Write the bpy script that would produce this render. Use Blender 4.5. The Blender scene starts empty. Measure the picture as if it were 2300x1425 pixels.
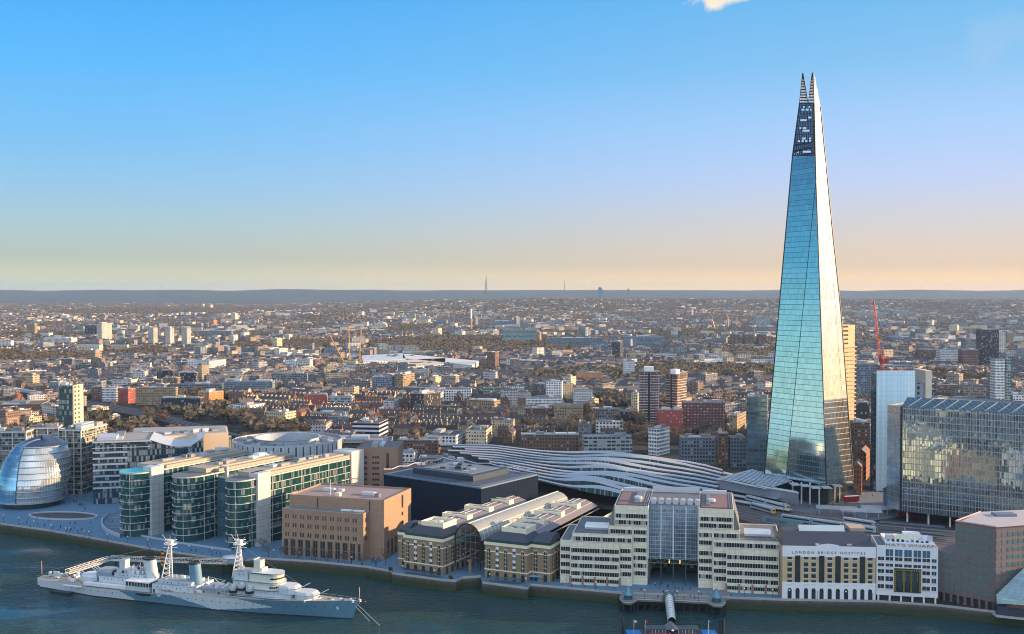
import bpy, math, random
from mathutils import Vector, Matrix, noise
R=math.radians; rnd=random.Random(7)
SC=bpy.context.scene; COL=SC.collection
# ---------------------------------------------------------------- camera
PITCH=R(1.3725); CAMZ=148.0; FPX=2400.0
cd=bpy.data.cameras.new('camera'); cam=bpy.data.objects.new('camera',cd); COL.objects.link(cam)
cam.location=(0,0,CAMZ); cam.rotation_euler=(R(90)-PITCH,0,0)
cd.sensor_width=36; cd.lens=36*FPX/2300; cd.clip_start=1; cd.clip_end=200000
SC.camera=cam
# ---------------------------------------------------------------- sun, sky, exposure
SUN_AZ=R(8); SUN_EL=R(13)      # azimuth measured from +X (west) towards +Y (south)
sd=Vector((math.cos(SUN_EL)*math.cos(SUN_AZ),math.cos(SUN_EL)*math.sin(SUN_AZ),math.sin(SUN_EL)))
ld=bpy.data.lights.new('sun','SUN'); ld.energy=4.8; ld.angle=R(0.6); ld.color=(1.0,0.63,0.33)
sun=bpy.data.objects.new('sun',ld); COL.objects.link(sun); sun.rotation_euler=(-sd).to_track_quat('-Z','Y').to_euler(); sun.location=(600,0,600)
world=bpy.data.worlds.new('World'); SC.world=world; world.use_nodes=True
nt=world.node_tree; N=nt.nodes; L=nt.links; bg=N['Background']
sky=N.new('ShaderNodeTexSky'); sky.sky_type='NISHITA'; sky.sun_disc=False; sky.sun_elevation=SUN_EL; sky.sun_rotation=R(90)-SUN_AZ
sky.dust_density=1.2; sky.ozone_density=2.0
def ramp(nodes,stops,interp='LINEAR'):
    r=nodes.new('ShaderNodeValToRGB'); r.color_ramp.interpolation=interp; e=r.color_ramp.elements
    while len(e)>1: e.remove(e[0])
    e[0].position=stops[0][0]; e[0].color=(*stops[0][1],1)
    for p,c in stops[1:]:
        q=e.new(p); q.color=(*c,1)
    return r
def lin(r,g,b): return tuple(((c/255+0.055)/1.055)**2.4 if c>10 else c/255/12.92 for c in (r,g,b))
tc=N.new('ShaderNodeTexCoord'); sx=N.new('ShaderNodeSeparateXYZ'); L.new(tc.outputs['Generated'],sx.inputs[0])
east=ramp(N,[(0,lin(234,228,178)),(.012,lin(220,220,180)),(.03,lin(188,198,182)),(.06,lin(170,201,212)),(.09,lin(148,199,234)),(.13,lin(122,194,246)),(.2,lin(86,186,255)),(.28,lin(58,168,250)),(.4,lin(20,110,180)),(.6,lin(10,70,130)),(.8,lin(60,120,180)),(1,lin(80,140,200))])
west=ramp(N,[(0,(1.6,.92,.32)),(.009,(1.35,.82,.32)),(.022,lin(240,207,176)),(.064,lin(213,208,214)),(.10,lin(192,208,246)),(.15,lin(166,205,250)),(.2,lin(132,193,241)),(.27,lin(100,184,238)),(.4,lin(30,120,190)),(.6,lin(10,70,130)),(.8,lin(60,120,180)),(1,lin(80,140,200))])
L.new(sx.outputs[2],east.inputs[0]); L.new(sx.outputs[2],west.inputs[0])
az=N.new('ShaderNodeMapRange'); az.inputs[1].default_value=-.45; az.inputs[2].default_value=.42; az.interpolation_type='SMOOTHSTEP'; L.new(sx.outputs[0],az.inputs[0])
mx=N.new('ShaderNodeMix'); mx.data_type='RGBA'; L.new(az.outputs[0],mx.inputs[0]); L.new(east.outputs[0],mx.inputs[6]); L.new(west.outputs[0],mx.inputs[7])
fe=ramp(N,[(0,lin(170,190,180)),(.03,lin(190,215,205)),(.09,lin(150,200,205)),(.16,lin(60,155,195)),(.26,lin(6,95,150)),(.4,lin(4,65,115)),(.7,lin(20,90,150)),(1,lin(80,140,200))]); L.new(sx.outputs[2],fe.inputs[0])
az2=N.new('ShaderNodeMapRange'); az2.inputs[1].default_value=-.48; az2.inputs[2].default_value=-.78; az2.interpolation_type='SMOOTHSTEP'; L.new(sx.outputs[0],az2.inputs[0])
mx2=N.new('ShaderNodeMix'); mx2.data_type='RGBA'; L.new(az2.outputs[0],mx2.inputs[0]); L.new(mx.outputs[2],mx2.inputs[6]); L.new(fe.outputs[0],mx2.inputs[7])
sc=N.new('ShaderNodeMix'); sc.data_type='RGBA'; sc.blend_type='MULTIPLY'; sc.inputs[0].default_value=1; L.new(mx2.outputs[2],sc.inputs[6]); sc.inputs[7].default_value=(3.72,3.72,3.72,1)
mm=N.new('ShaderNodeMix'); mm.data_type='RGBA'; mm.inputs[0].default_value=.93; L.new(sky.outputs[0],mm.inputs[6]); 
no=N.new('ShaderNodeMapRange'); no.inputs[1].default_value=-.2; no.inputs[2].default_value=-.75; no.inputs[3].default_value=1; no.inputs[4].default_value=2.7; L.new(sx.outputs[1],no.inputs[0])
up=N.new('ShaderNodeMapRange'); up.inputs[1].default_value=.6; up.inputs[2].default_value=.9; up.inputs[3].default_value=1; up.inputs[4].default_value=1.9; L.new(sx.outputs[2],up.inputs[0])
nu=N.new('ShaderNodeMath'); nu.operation='MULTIPLY'; L.new(no.outputs[0],nu.inputs[0]); L.new(up.outputs[0],nu.inputs[1])  # extra brightness added to the unseen north and overhead sky to lift shaded fronts

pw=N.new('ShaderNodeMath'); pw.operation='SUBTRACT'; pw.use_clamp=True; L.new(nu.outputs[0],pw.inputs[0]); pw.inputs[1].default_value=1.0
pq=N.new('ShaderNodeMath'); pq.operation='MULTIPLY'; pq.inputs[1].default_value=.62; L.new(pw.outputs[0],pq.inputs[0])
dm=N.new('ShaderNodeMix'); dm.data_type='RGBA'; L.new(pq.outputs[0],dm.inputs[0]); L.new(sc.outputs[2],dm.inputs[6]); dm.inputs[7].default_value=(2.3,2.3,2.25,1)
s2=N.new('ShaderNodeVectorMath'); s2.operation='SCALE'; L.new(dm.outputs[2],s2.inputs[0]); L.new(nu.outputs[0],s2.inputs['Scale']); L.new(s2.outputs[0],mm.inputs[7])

# small sunlit cloud at the top and thin wisps at the upper right
def dirn(px,py):
    a=(px-1150)/2400; b=(712.5-py)/2400; v=Vector((a,math.cos(PITCH)+b*math.sin(PITCH),-math.sin(PITCH)+b*math.cos(PITCH))); return v.normalized()
last=mm.outputs[2]
for (cx_,cy_,wx,wz,amt,sc1,th) in ((1612,-6,.024,.0115,1.0,55,.36),(2235,88,.03,.022,.07,30,.42)):
    c_=dirn(cx_,cy_); sb=N.new('ShaderNodeVectorMath'); sb.operation='SUBTRACT'; L.new(tc.outputs['Generated'],sb.inputs[0]); sb.inputs[1].default_value=c_
    dv=N.new('ShaderNodeVectorMath'); dv.operation='MULTIPLY'; L.new(sb.outputs[0],dv.inputs[0]); dv.inputs[1].default_value=(1/wx,1/wx,1/wz)
    ln=N.new('ShaderNodeVectorMath'); ln.operation='LENGTH'; L.new(dv.outputs[0],ln.inputs[0])
    nz=N.new('ShaderNodeTexNoise'); nz.inputs['Scale'].default_value=sc1; nz.inputs['Detail'].default_value=7; L.new(tc.outputs['Generated'],nz.inputs['Vector'])
    m1=N.new('ShaderNodeMath'); m1.operation='MULTIPLY_ADD'; L.new(nz.outputs[0],m1.inputs[0]); m1.inputs[1].default_value=2.2; m1.inputs[2].default_value=-.25
    m2=N.new('ShaderNodeMath'); m2.operation='SUBTRACT'; L.new(m1.outputs[0],m2.inputs[0]); L.new(ln.outputs['Value'],m2.inputs[1])
    m3=N.new('ShaderNodeMapRange'); m3.inputs[1].default_value=-.25; m3.inputs[2].default_value=.3; m3.inputs[4].default_value=amt; L.new(m2.outputs[0],m3.inputs[0])
    cmx=N.new('ShaderNodeMix'); cmx.data_type='RGBA'; L.new(m3.outputs[0],cmx.inputs[0]); L.new(last,cmx.inputs[6]); cmx.inputs[7].default_value=(3.6,3.2,2.7,1); last=cmx.outputs[2]
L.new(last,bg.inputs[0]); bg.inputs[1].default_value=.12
SC.view_settings.view_transform='Standard'; SC.view_settings.look='None'; SC.view_settings.exposure=1.18; SC.view_settings.gamma=1
SC.cycles.filter_width=1.05; SC.cycles.max_bounces=5; SC.cycles.diffuse_bounces=2; SC.cycles.glossy_bounces=3; SC.cycles.transmission_bounces=3; SC.cycles.volume_bounces=0; SC.cycles.transparent_max_bounces=6
SC.cycles.caustics_reflective=False; SC.cycles.caustics_refractive=False; SC.cycles.sample_clamp_indirect=4
# ---------------------------------------------------------------- photograph geometry -> metres
CP,SP=math.cos(PITCH),math.sin(PITCH)
def ray(px,py):
    a=(px-1150)/FPX; b=(712.5-py)/FPX
    return Vector((a,CP+b*SP,-SP+b*CP))
def G(px,py,z=0.0):
    d=ray(px,py); t=(z-CAMZ)/d.z; return Vector((d.x*t,d.y*t,z))
def GY(px,py,Y):
    d=ray(px,py); t=Y/d.y; return Vector((d.x*t,Y,CAMZ+d.z*t))
def hz(X,Y,py):                 # height of the point above (X,Y) that stands at row py
    b=(712.5-py)/FPX; return CAMZ+Y*(-SP+b*CP)/(CP+b*SP)
def onplane(px,py,p0,n):
    d=ray(px,py); o=Vector((0,0,CAMZ)); t=(p0-o).dot(n)/d.dot(n); return o+d*t
# ---------------------------------------------------------------- objects
def tag(o,label=None,cat=None,group=None,kind=None):
    if label: o['label']=label
    if cat: o['category']=cat
    if group: o['group']=group
    if kind: o['kind']=kind
    return o
def empty(name,loc,rz=0,label=None,cat=None,group=None):
    o=bpy.data.objects.new(name,None); COL.objects.link(o); o.location=loc; o.rotation_euler=(0,0,rz); o.empty_display_size=.5
    return tag(o,label,cat,group)
class MB:
    def __init__(s): s.v=[]; s.f=[]; s.m=[]
    def poly(s,pts,m=0):
        n=len(s.v); s.v+= [tuple(p) for p in pts]; s.f.append(tuple(range(n,n+len(pts)))); s.m.append(m); return s
    def box(s,x0,y0,z0,x1,y1,z1,m=0,mt=None):
        if x1<x0:x0,x1=x1,x0
        if y1<y0:y0,y1=y1,y0
        n=len(s.v); s.v+=[(x0,y0,z0),(x1,y0,z0),(x1,y1,z0),(x0,y1,z0),(x0,y0,z1),(x1,y0,z1),(x1,y1,z1),(x0,y1,z1)]
        s.f+=[(n,n+3,n+2,n+1),(n+4,n+5,n+6,n+7),(n,n+1,n+5,n+4),(n+1,n+2,n+6,n+5),(n+2,n+3,n+7,n+6),(n+3,n,n+4,n+7)]
        t=m if mt is None else mt; s.m+=[m,t,m,m,m,m]; return s
    def prism(s,pl,z0,z1,m=0,mt=None,top=None):
        a=sum(pl[i][0]*pl[(i+1)%len(pl)][1]-pl[(i+1)%len(pl)][0]*pl[i][1] for i in range(len(pl)))
        if a<0: pl=pl[::-1]
        k=len(pl); n=len(s.v); tp=top or pl
        if top and a<0: tp=top[::-1]
        s.v+=[(p[0],p[1],z0) for p in pl]+[(p[0],p[1],z1) for p in tp]
        for i in range(k): j=(i+1)%k; s.f.append((n+i,n+j,n+k+j,n+k+i)); s.m.append(m)
        s.f.append(tuple(range(n+k,n+2*k))); s.m.append(m if mt is None else mt)
        s.f.append(tuple(range(n+k-1,n-1,-1))); s.m.append(m); return s
    def tube(s,p,q,r,k=6,r2=None,m=0):
        p=Vector(p);q=Vector(q);r2=r if r2 is None else r2; d=(q-p).normalized()
        a=d.orthogonal().normalized(); b=d.cross(a); n=len(s.v)
        for c,rr in ((p,r),(q,r2)):
            for i in range(k):
                t=2*math.pi*(i+.5)/k; s.v.append(tuple(c+a*(rr*math.cos(t))+b*(rr*math.sin(t))))
        for i in range(k): j=(i+1)%k; s.f.append((n+i,n+j,n+k+j,n+k+i)); s.m.append(m)
        s.f.append(tuple(range(n+k-1,n-1,-1))); s.f.append(tuple(range(n+k,n+2*k))); s.m+=[m,m]; return s
    def lathe(s,c,prof,k=16,m=0,ex=1,ey=1,a0=0,a1=360):
        n=len(s.v); full=a1-a0>=360; kk=k if full else k+1
        for r,z in prof:
            for i in range(kk):
                t=R(a0)+R(a1-a0)*i/k; s.v.append((c[0]+ex*r*math.cos(t),c[1]+ey*r*math.sin(t),c[2]+z))
        for j in range(len(prof)-1):
            for i in range(k):
                i2=(i+1)%kk; s.f.append((n+j*kk+i,n+j*kk+i2,n+(j+1)*kk+i2,n+(j+1)*kk+i)); s.m.append(m)
        if full:
            if prof[-1][0]>1e-4: s.f.append(tuple(n+(len(prof)-1)*kk+i for i in range(kk))); s.m.append(m)
            if prof[0][0]>1e-4: s.f.append(tuple(n+i for i in range(kk-1,-1,-1))); s.m.append(m)
        return s
    def grid(s,pts,m=0,closed=False):      # pts[row][col]
        n=len(s.v); c=len(pts[0])
        for r_ in pts: s.v+=[tuple(p) for p in r_]
        for j in range(len(pts)-1):
            for i in range(c if closed else c-1):
                i2=(i+1)%c; s.f.append((n+j*c+i,n+j*c+i2,n+(j+1)*c+i2,n+(j+1)*c+i)); s.m.append(m)
        return s
    def gable(s,x0,y0,x1,y1,z0,z1,m=0,mg=None,axis='x',hip=0.0):
        mg=m if mg is None else mg
        if axis=='x':
            ym=(y0+y1)/2; a=(x0,y0,z0);b=(x1,y0,z0);c=(x1,y1,z0);d=(x0,y1,z0);e=(x0+hip,ym,z1);f=(x1-hip,ym,z1)
            s.poly([a,b,f,e],m);s.poly([c,d,e,f],m);s.poly([b,c,f],mg if hip==0 else m);s.poly([d,a,e],mg if hip==0 else m)
        else:
            xm=(x0+x1)/2; a=(x0,y0,z0);b=(x1,y0,z0);c=(x1,y1,z0);d=(x0,y1,z0);e=(xm,y0+hip,z1);f=(xm,y1-hip,z1)
            s.poly([b,c,f,e],m);s.poly([d,a,e,f],m);s.poly([a,b,e],mg if hip==0 else m);s.poly([c,d,f],mg if hip==0 else m)
        s.poly([a,d,c,b],m); return s
    def mesh(s,name,mats,smooth=False):
        me=bpy.data.meshes.new(name); me.from_pydata(s.v,[],s.f)
        if not isinstance(mats,(list,tuple)): mats=[mats]
        for x in mats: me.materials.append(x)
        if len(mats)>1: me.polygons.foreach_set('material_index',s.m)
        if smooth: me.polygons.foreach_set('use_smooth',[True]*len(s.f))
        uv=[]; V=s.v
        for p in me.polygons:
            n=p.normal
            if abs(n.z)<.75:
                h=math.hypot(n.x,n.y) or 1; tx,ty=-n.y/h,n.x/h
                for i in p.vertices: q=V[i]; uv+= [q[0]*tx+q[1]*ty,q[2]]
            else:
                for i in p.vertices: q=V[i]; uv+=[q[0],q[1]]
        l=me.uv_layers.new(name='UVMap'); l.data.foreach_set('uv',uv)
        return me
    def build(s,name,mats,parent=None,smooth=False,loc=None,rz=0):
        me=s.mesh(name,mats,smooth); o=bpy.data.objects.new(name,me); COL.objects.link(o)
        if parent: o.parent=parent
        if loc: o.location=loc
        if rz: o.rotation_euler=(0,0,rz)
        return o
def inst(name,me,parent,loc,rz=0,scale=None):
    o=bpy.data.objects.new(name,me); COL.objects.link(o); o.parent=parent; o.location=loc
    if rz: o.rotation_euler=(0,0,rz)
    if scale: o.scale=scale
    return o
def repeat(name,me,parent,places,cap=100):      # repeated part: the first hundred as parts, the rest one part of stuff
    for p in places[:cap]: inst(name,me,parent,p[:3],p[3] if len(p)>3 else 0)
    if len(places)>cap:
        mb=MB()
        for p in places[cap:]:
            M=Matrix.Translation(p[:3])@Matrix.Rotation(p[3] if len(p)>3 else 0,4,'Z'); n=len(mb.v)
            mb.v+=[tuple(M@v.co) for v in me.vertices]; mb.f+=[tuple(n+i for i in q.vertices) for q in me.polygons]; mb.m+=[q.material_index for q in me.polygons]
        tag(mb.build(name,list(me.materials),parent),kind='stuff')
def copy_tree(o,parent=None):
    c=o.copy(); COL.objects.link(c)
    if parent: c.parent=parent
    for ch in list(o.children): copy_tree(ch,c)
    return c
def gpair(x0,xc,yb,a):
    """left and right foot of a front wall whose right corner stands at pixel (xc,yb), turned a degrees away from the picture plane"""
    C=G(xc,yb); k=(x0-1150)/FPX; ca,sa=math.cos(R(a)),math.sin(R(a)); t=(C.x-k*(C.y*CP+CAMZ*SP))/(ca+k*sa*CP)
    return ((C.x-t*ca,C.y+t*sa,0),(C.x,C.y,0))
FOOT=[]       # footprints already taken (x,y,r)
class Bld:
    """Root at the left ground corner of a facade given by two pixels of its foot; local x along it, y away, z up."""
    def __init__(s,name,label,cat,pl,pr,z0=0.0,group=None,reserve=True):
        s.L=G(*pl,z0) if len(pl)==2 else Vector(pl); s.Rr=G(*pr,z0) if len(pr)==2 else Vector(pr); d=s.Rr-s.L; s.w=math.hypot(d.x,d.y); s.rot=math.atan2(d.y,d.x); s.z0=s.L.z
        s.root=empty(name,s.L,s.rot,label,cat,group); s.c,s.s=math.cos(s.rot),math.sin(s.rot)
    def wpt(s,x,y): return (s.L.x+x*s.c-y*s.s, s.L.y+x*s.s+y*s.c)
    def h(s,py,x=0,y=0):
        X,Y=s.wpt(x,y); return hz(X,Y,py)-s.z0
    def X(s,px,y=0,z=10):       # local x on plane y for column px
        k=(px-1150)/FPX; f=lambda x:(lambda w:w[0]-k*(w[1]*CP+(CAMZ-z)*SP))(s.wpt(x,y)); a,b=f(0),f(10); return -a/((b-a)/10)
    def Y(s,px,x,z=10):
        k=(px-1150)/FPX; f=lambda y:(lambda w:w[0]-k*(w[1]*CP+(CAMZ-z)*SP))(s.wpt(x,y)); a,b=f(0),f(10); return -a/((b-a)/10)
    def take(s,x0,y0,x1,y1,pad=4):
        st=10; x=x0
        while x<=x1+st/2:
            y=y0
            while y<=y1+st/2: FOOT.append((*s.wpt(min(x,x1),min(y,y1)),8+pad)); y+=st
            x+=st
# ---------------------------------------------------------------- materials
MATS={}
def _new(name):
    m=bpy.data.materials.new(name); m.use_nodes=True; t=m.node_tree; return m,t,t.nodes,t.links,t.nodes['Principled BSDF']
def _math(nd,lk,op,a,b=None,c=None):
    n=nd.new('ShaderNodeMath'); n.operation=op
    for i,x in enumerate((a,b,c)):
        if x is None: continue
        if isinstance(x,(int,float)): n.inputs[i].default_value=x
        else: lk.new(x,n.inputs[i])
    return n.outputs[0]
def _mix(nd,lk,f,a,b,mode='MIX'):
    n=nd.new('ShaderNodeMix'); n.data_type='RGBA'; n.blend_type=mode
    for i,x in ((0,f),(6,a),(7,b)):
        if isinstance(x,(int,float)): n.inputs[i].default_value=x
        elif isinstance(x,tuple): n.inputs[i].default_value=(*x[:3],1)
        else: lk.new(x,n.inputs[i])
    return n.outputs[2]
def mat(name,col=None,rough=.75,metal=0.0,var=.18,scale=.25,obj=.0,bump=0,spec=.4,streak=0,joint=0):
    if name in MATS: return MATS[name]
    m,t,nd,lk,b=_new(name); b.inputs['Roughness'].default_value=rough; b.inputs['Metallic'].default_value=metal; b.inputs['Specular IOR Level'].default_value=spec
    tc=nd.new('ShaderNodeTexCoord'); nz=nd.new('ShaderNodeTexNoise'); nz.inputs['Scale'].default_value=scale; nz.inputs['Detail'].default_value=5; nz.inputs['Roughness'].default_value=.65; lk.new(tc.outputs['Object'],nz.inputs['Vector'])
    f=_math(nd,lk,'MULTIPLY_ADD',nz.outputs[0],2*var,1-var)
    if streak:
        mp=nd.new('ShaderNodeMapping'); mp.inputs['Scale'].default_value=(.9,.9,.07); lk.new(tc.outputs['Object'],mp.inputs[0]); n2=nd.new('ShaderNodeTexNoise'); n2.inputs['Scale'].default_value=1.0; n2.inputs['Detail'].default_value=6; n2.inputs['Roughness'].default_value=.7; lk.new(mp.outputs[0],n2.inputs['Vector'])
        f=_math(nd,lk,'MULTIPLY',f,_math(nd,lk,'MULTIPLY_ADD',n2.outputs[0],2.4*streak,1-1.2*streak))
    if joint:
        uv=nd.new('ShaderNodeUVMap'); s=nd.new('ShaderNodeSeparateXYZ'); lk.new(uv.outputs[0],s.inputs[0])
        j=_math(nd,lk,'MAXIMUM',_math(nd,lk,'GREATER_THAN',_math(nd,lk,'FRACT',_math(nd,lk,'DIVIDE',s.outputs[0],joint)),.955),_math(nd,lk,'GREATER_THAN',_math(nd,lk,'FRACT',_math(nd,lk,'DIVIDE',s.outputs[1],joint*.65)),.94))
        wn=nd.new('ShaderNodeTexWhiteNoise'); cv=nd.new('ShaderNodeCombineXYZ'); lk.new(_math(nd,lk,'FLOOR',_math(nd,lk,'DIVIDE',s.outputs[0],joint)),cv.inputs[0]); lk.new(_math(nd,lk,'FLOOR',_math(nd,lk,'DIVIDE',s.outputs[1],joint*.65)),cv.inputs[1]); lk.new(cv.outputs[0],wn.inputs['Vector'])
        f=_math(nd,lk,'MULTIPLY',f,_math(nd,lk,'MULTIPLY',_math(nd,lk,'MULTIPLY_ADD',j,-.35,1),_math(nd,lk,'MULTIPLY_ADD',wn.outputs['Value'],.1,.95)))
    if obj:
        oi=nd.new('ShaderNodeObjectInfo'); f=_math(nd,lk,'MULTIPLY',f,_math(nd,lk,'MULTIPLY_ADD',oi.outputs['Random'],2*obj,1-obj))
    c=nd.new('ShaderNodeVectorMath'); c.operation='SCALE'; c.inputs[0].default_value=col[:3]; lk.new(f,c.inputs['Scale']); lk.new(c.outputs[0],b.inputs['Base Color'])
    if bump:
        bp=nd.new('ShaderNodeBump'); bp.inputs['Strength'].default_value=bump; lk.new(nz.outputs[0],bp.inputs['Height']); lk.new(bp.outputs[0],b.inputs['Normal'])
    MATS[name]=m; return m
def facade(name,wall=None,glass=(.03,.045,.06),fh=3.2,bw=3.0,wf=.5,hf=.5,var=.15,obj=.15,lit=.3,grough=.12,wrough=.8,metal=0,base=0.0,cols=None,gm=.0,dirt=.2):
    """wall with a grid of windows in metres of UV; a share 'lit' of panes is paler (blinds)"""
    if name in MATS: return MATS[name]
    m,t,nd,lk,b=_new(name)
    uv=nd.new('ShaderNodeUVMap'); s=nd.new('ShaderNodeSeparateXYZ'); lk.new(uv.outputs[0],s.inputs[0]); M=lambda *a:_math(nd,lk,*a)
    u=M('DIVIDE',s.outputs[0],bw); v=M('DIVIDE',M('SUBTRACT',s.outputs[1],base),fh)
    fu=M('FRACT',u); fv=M('FRACT',v)
    mu=M('MULTIPLY',M('GREATER_THAN',fu,(1-wf)/2),M('LESS_THAN',fu,(1+wf)/2)); mv=M('MULTIPLY',M('GREATER_THAN',fv,(1-hf)*.6),M('LESS_THAN',fv,(1-hf)*.6+hf))
    geo=nd.new('ShaderNodeNewGeometry'); sz=nd.new('ShaderNodeSeparateXYZ'); lk.new(geo.outputs['Normal'],sz.inputs[0])
    mask=M('MULTIPLY',M('MULTIPLY',mu,mv),M('LESS_THAN',M('ABSOLUTE',sz.outputs[2]),.7))
    wn=nd.new('ShaderNodeTexWhiteNoise'); wn.noise_dimensions='3D'; cv=nd.new('ShaderNodeCombineXYZ'); lk.new(M('FLOOR',u),cv.inputs[0]); lk.new(M('FLOOR',v),cv.inputs[1]); oi=nd.new('ShaderNodeObjectInfo'); lk.new(oi.outputs['Random'],cv.inputs[2]); lk.new(cv.outputs[0],wn.inputs['Vector'])
    wv=wn.outputs['Value']
    g=_mix(nd,lk,M('MULTIPLY',M('LESS_THAN',wv,lit),.8),glass,tuple(min(1,x*.5+.42*y) for x,y in zip(glass,(1,1.02,1))))
    g=_mix(nd,lk,M('MULTIPLY',wv,.7),g,tuple(x*.25 for x in glass))
    tc=nd.new('ShaderNodeTexCoord'); nz=nd.new('ShaderNodeTexNoise'); nz.inputs['Scale'].default_value=.15; nz.inputs['Detail'].default_value=6; lk.new(tc.outputs['Object'],nz.inputs['Vector'])
    f=M('MULTIPLY',M('MULTIPLY_ADD',nz.outputs[0],2*dirt,1-dirt),M('MULTIPLY_ADD',oi.outputs['Random'],2*obj,1-obj))
    if cols:
        rr=ramp(nd,cols,'CONSTANT'); lk.new(oi.outputs['Random'],rr.inputs[0]); wc=rr.outputs[0]
    else: wc=tuple(wall)
    w=_mix(nd,lk,1.0,wc,(1,1,1),'MULTIPLY')
    c=nd.new('ShaderNodeVectorMath'); c.operation='SCALE'; lk.new(w,c.inputs[0]); lk.new(f,c.inputs['Scale'])
    lk.new(_mix(nd,lk,mask,c.outputs[0],g),b.inputs['Base Color'])
    lk.new(M('MULTIPLY_ADD',mask,grough-wrough,wrough),b.inputs['Roughness'])
    if gm or metal: lk.new(M('MULTIPLY_ADD',mask,gm-metal,metal),b.inputs['Metallic'])
    MATS[name]=m; return m
def curtain(name,tint,line=(.1,.12,.13),fh=3.8,bw=1.5,lh=.12,lv=.06,metal=.75,rough=.07,var=.25,line2=None,bw2=9.0,blot=0,wob=0.0):
    """glass curtain wall: coated panes that mirror the surroundings, floor lines and mullions"""
    if name in MATS: return MATS[name]
    m,t,nd,lk,b=_new(name); M=lambda *a:_math(nd,lk,*a)
    uv=nd.new('ShaderNodeUVMap'); s=nd.new('ShaderNodeSeparateXYZ'); lk.new(uv.outputs[0],s.inputs[0])
    u=M('DIVIDE',s.outputs[0],bw); v=M('DIVIDE',s.outputs[1],fh)
    a=M('GREATER_THAN',M('FRACT',v),1-lh); c=M('GREATER_THAN',M('FRACT',u),1-lv); mk=M('MAXIMUM',a,M('MULTIPLY',c,.6))
    if line2: mk=M('MAXIMUM',mk,M('GREATER_THAN',M('FRACT',M('DIVIDE',s.outputs[0],bw2)),1-line2))
    wn=nd.new('ShaderNodeTexWhiteNoise'); wn.noise_dimensions='2D'; cv=nd.new('ShaderNodeCombineXYZ'); lk.new(M('FLOOR',u),cv.inputs[0]); lk.new(M('FLOOR',v),cv.inputs[1]); lk.new(cv.outputs[0],wn.inputs['Vector'])
    w2=nd.new('ShaderNodeTexWhiteNoise'); w2.noise_dimensions='1D'; lk.new(M('FLOOR',v),w2.inputs['W'])
    f=M('MULTIPLY_ADD',wn.outputs['Value'],var,M('MULTIPLY_ADD',w2.outputs['Value'],var*.6,1-var*.8))
    if blot:
        tc=nd.new('ShaderNodeTexCoord'); nz=nd.new('ShaderNodeTexNoise'); nz.inputs['Scale'].default_value=.05; nz.inputs['Detail'].default_value=8; nz.inputs['Roughness'].default_value=.75; lk.new(tc.outputs['Object'],nz.inputs['Vector'])
        f=M('MULTIPLY',f,M('MULTIPLY_ADD',nz.outputs[0],2*blot,1-blot))
    g=nd.new('ShaderNodeVectorMath'); g.operation='SCALE'; g.inputs[0].default_value=tint; lk.new(f,g.inputs['Scale'])
    lk.new(_mix(nd,lk,mk,g.outputs[0],tuple(line)),b.inputs['Base Color'])
    lk.new(M('MULTIPLY_ADD',mk,-metal*.8,metal),b.inputs['Metallic']); lk.new(M('MULTIPLY_ADD',mk,.4,rough),b.inputs['Roughness'])
    if wob:
        nn=nd.new('ShaderNodeNewGeometry'); sb=nd.new('ShaderNodeVectorMath'); sb.operation='SUBTRACT'; lk.new(wn.outputs['Color'],sb.inputs[0]); sb.inputs[1].default_value=(.5,.5,.5)
        sl=nd.new('ShaderNodeVectorMath'); sl.operation='SCALE'; lk.new(sb.outputs[0],sl.inputs[0]); sl.inputs['Scale'].default_value=wob
        ad=nd.new('ShaderNodeVectorMath'); lk.new(nn.outputs['Normal'],ad.inputs[0]); lk.new(sl.outputs[0],ad.inputs[1]); lk.new(ad.outputs[0],b.inputs['Normal'])
    MATS[name]=m; return m
# shared materials
glassD=mat('dark_glass',(.025,.04,.05),.08,.0,.3,.6,spec=.9)
glassT=mat('teal_glass',(.02,.12,.11),.08,.2,.5,.5,spec=.9)
cream=mat('cream_panel',(.78,.74,.58),.7,0,.1,.35,streak=.14,joint=3.0)
white=mat('white_paint',(.8,.82,.84),.6,0,.08)
metalW=mat('pale_metal',(.6,.64,.68),.35,.3,.1)
metalG=mat('grey_metal',(.22,.26,.3),.45,.4,.2)
dark=mat('dark_metal',(.03,.035,.045),.5,.2,.2)
slate=mat('slate',(.05,.06,.085),.55,0,.2,.8)
roofG=mat('grey_roof',(.13,.15,.18),.8,0,.3,.2)
roofL=mat('light_roof',(.3,.31,.32),.75,0,.25,.15)
stone=mat('quay_stone',(.4,.41,.4),.85,0,.25,.3,bump=.3)
# ================================================================ ground, river, haze
BANK=[(-900,740),(-600,715)]
for px,py in [(-60,1166),(0,1178),(107,1193),(227,1214),(358,1238),(477,1255),(545,1262),(583,1256),(700,1263),(820,1275),(878,1285),(882,1290),(1000,1306),(1024,1307),(1040,1300),(1080,1297),(1084,1311),(1185,1324),(1192,1316),(1262,1322),(1392,1334),(1640,1345),(1752,1349),(1970,1353),(2105,1362),(2235,1377),(2330,1386)]:
    p=G(px,py); BANK.append((p.x,p.y))
BANK+=[(600,455),(1200,420)]
for i in range(1,len(BANK)):
    if BANK[i][0]<=BANK[i-1][0]+.3: BANK[i]=(BANK[i-1][0]+.3,BANK[i][1])
def bank(X):
    for i in range(1,len(BANK)):
        if X<=BANK[i][0]:
            a,b=BANK[i-1],BANK[i]; t=(X-a[0])/(b[0]-a[0]); return a[1]+t*(b[1]-a[1])
    return BANK[-1][1]
def smooth(a,b,x): t=max(0,min(1,(x-a)/(b-a))); return t*t*(3-2*t)
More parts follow.
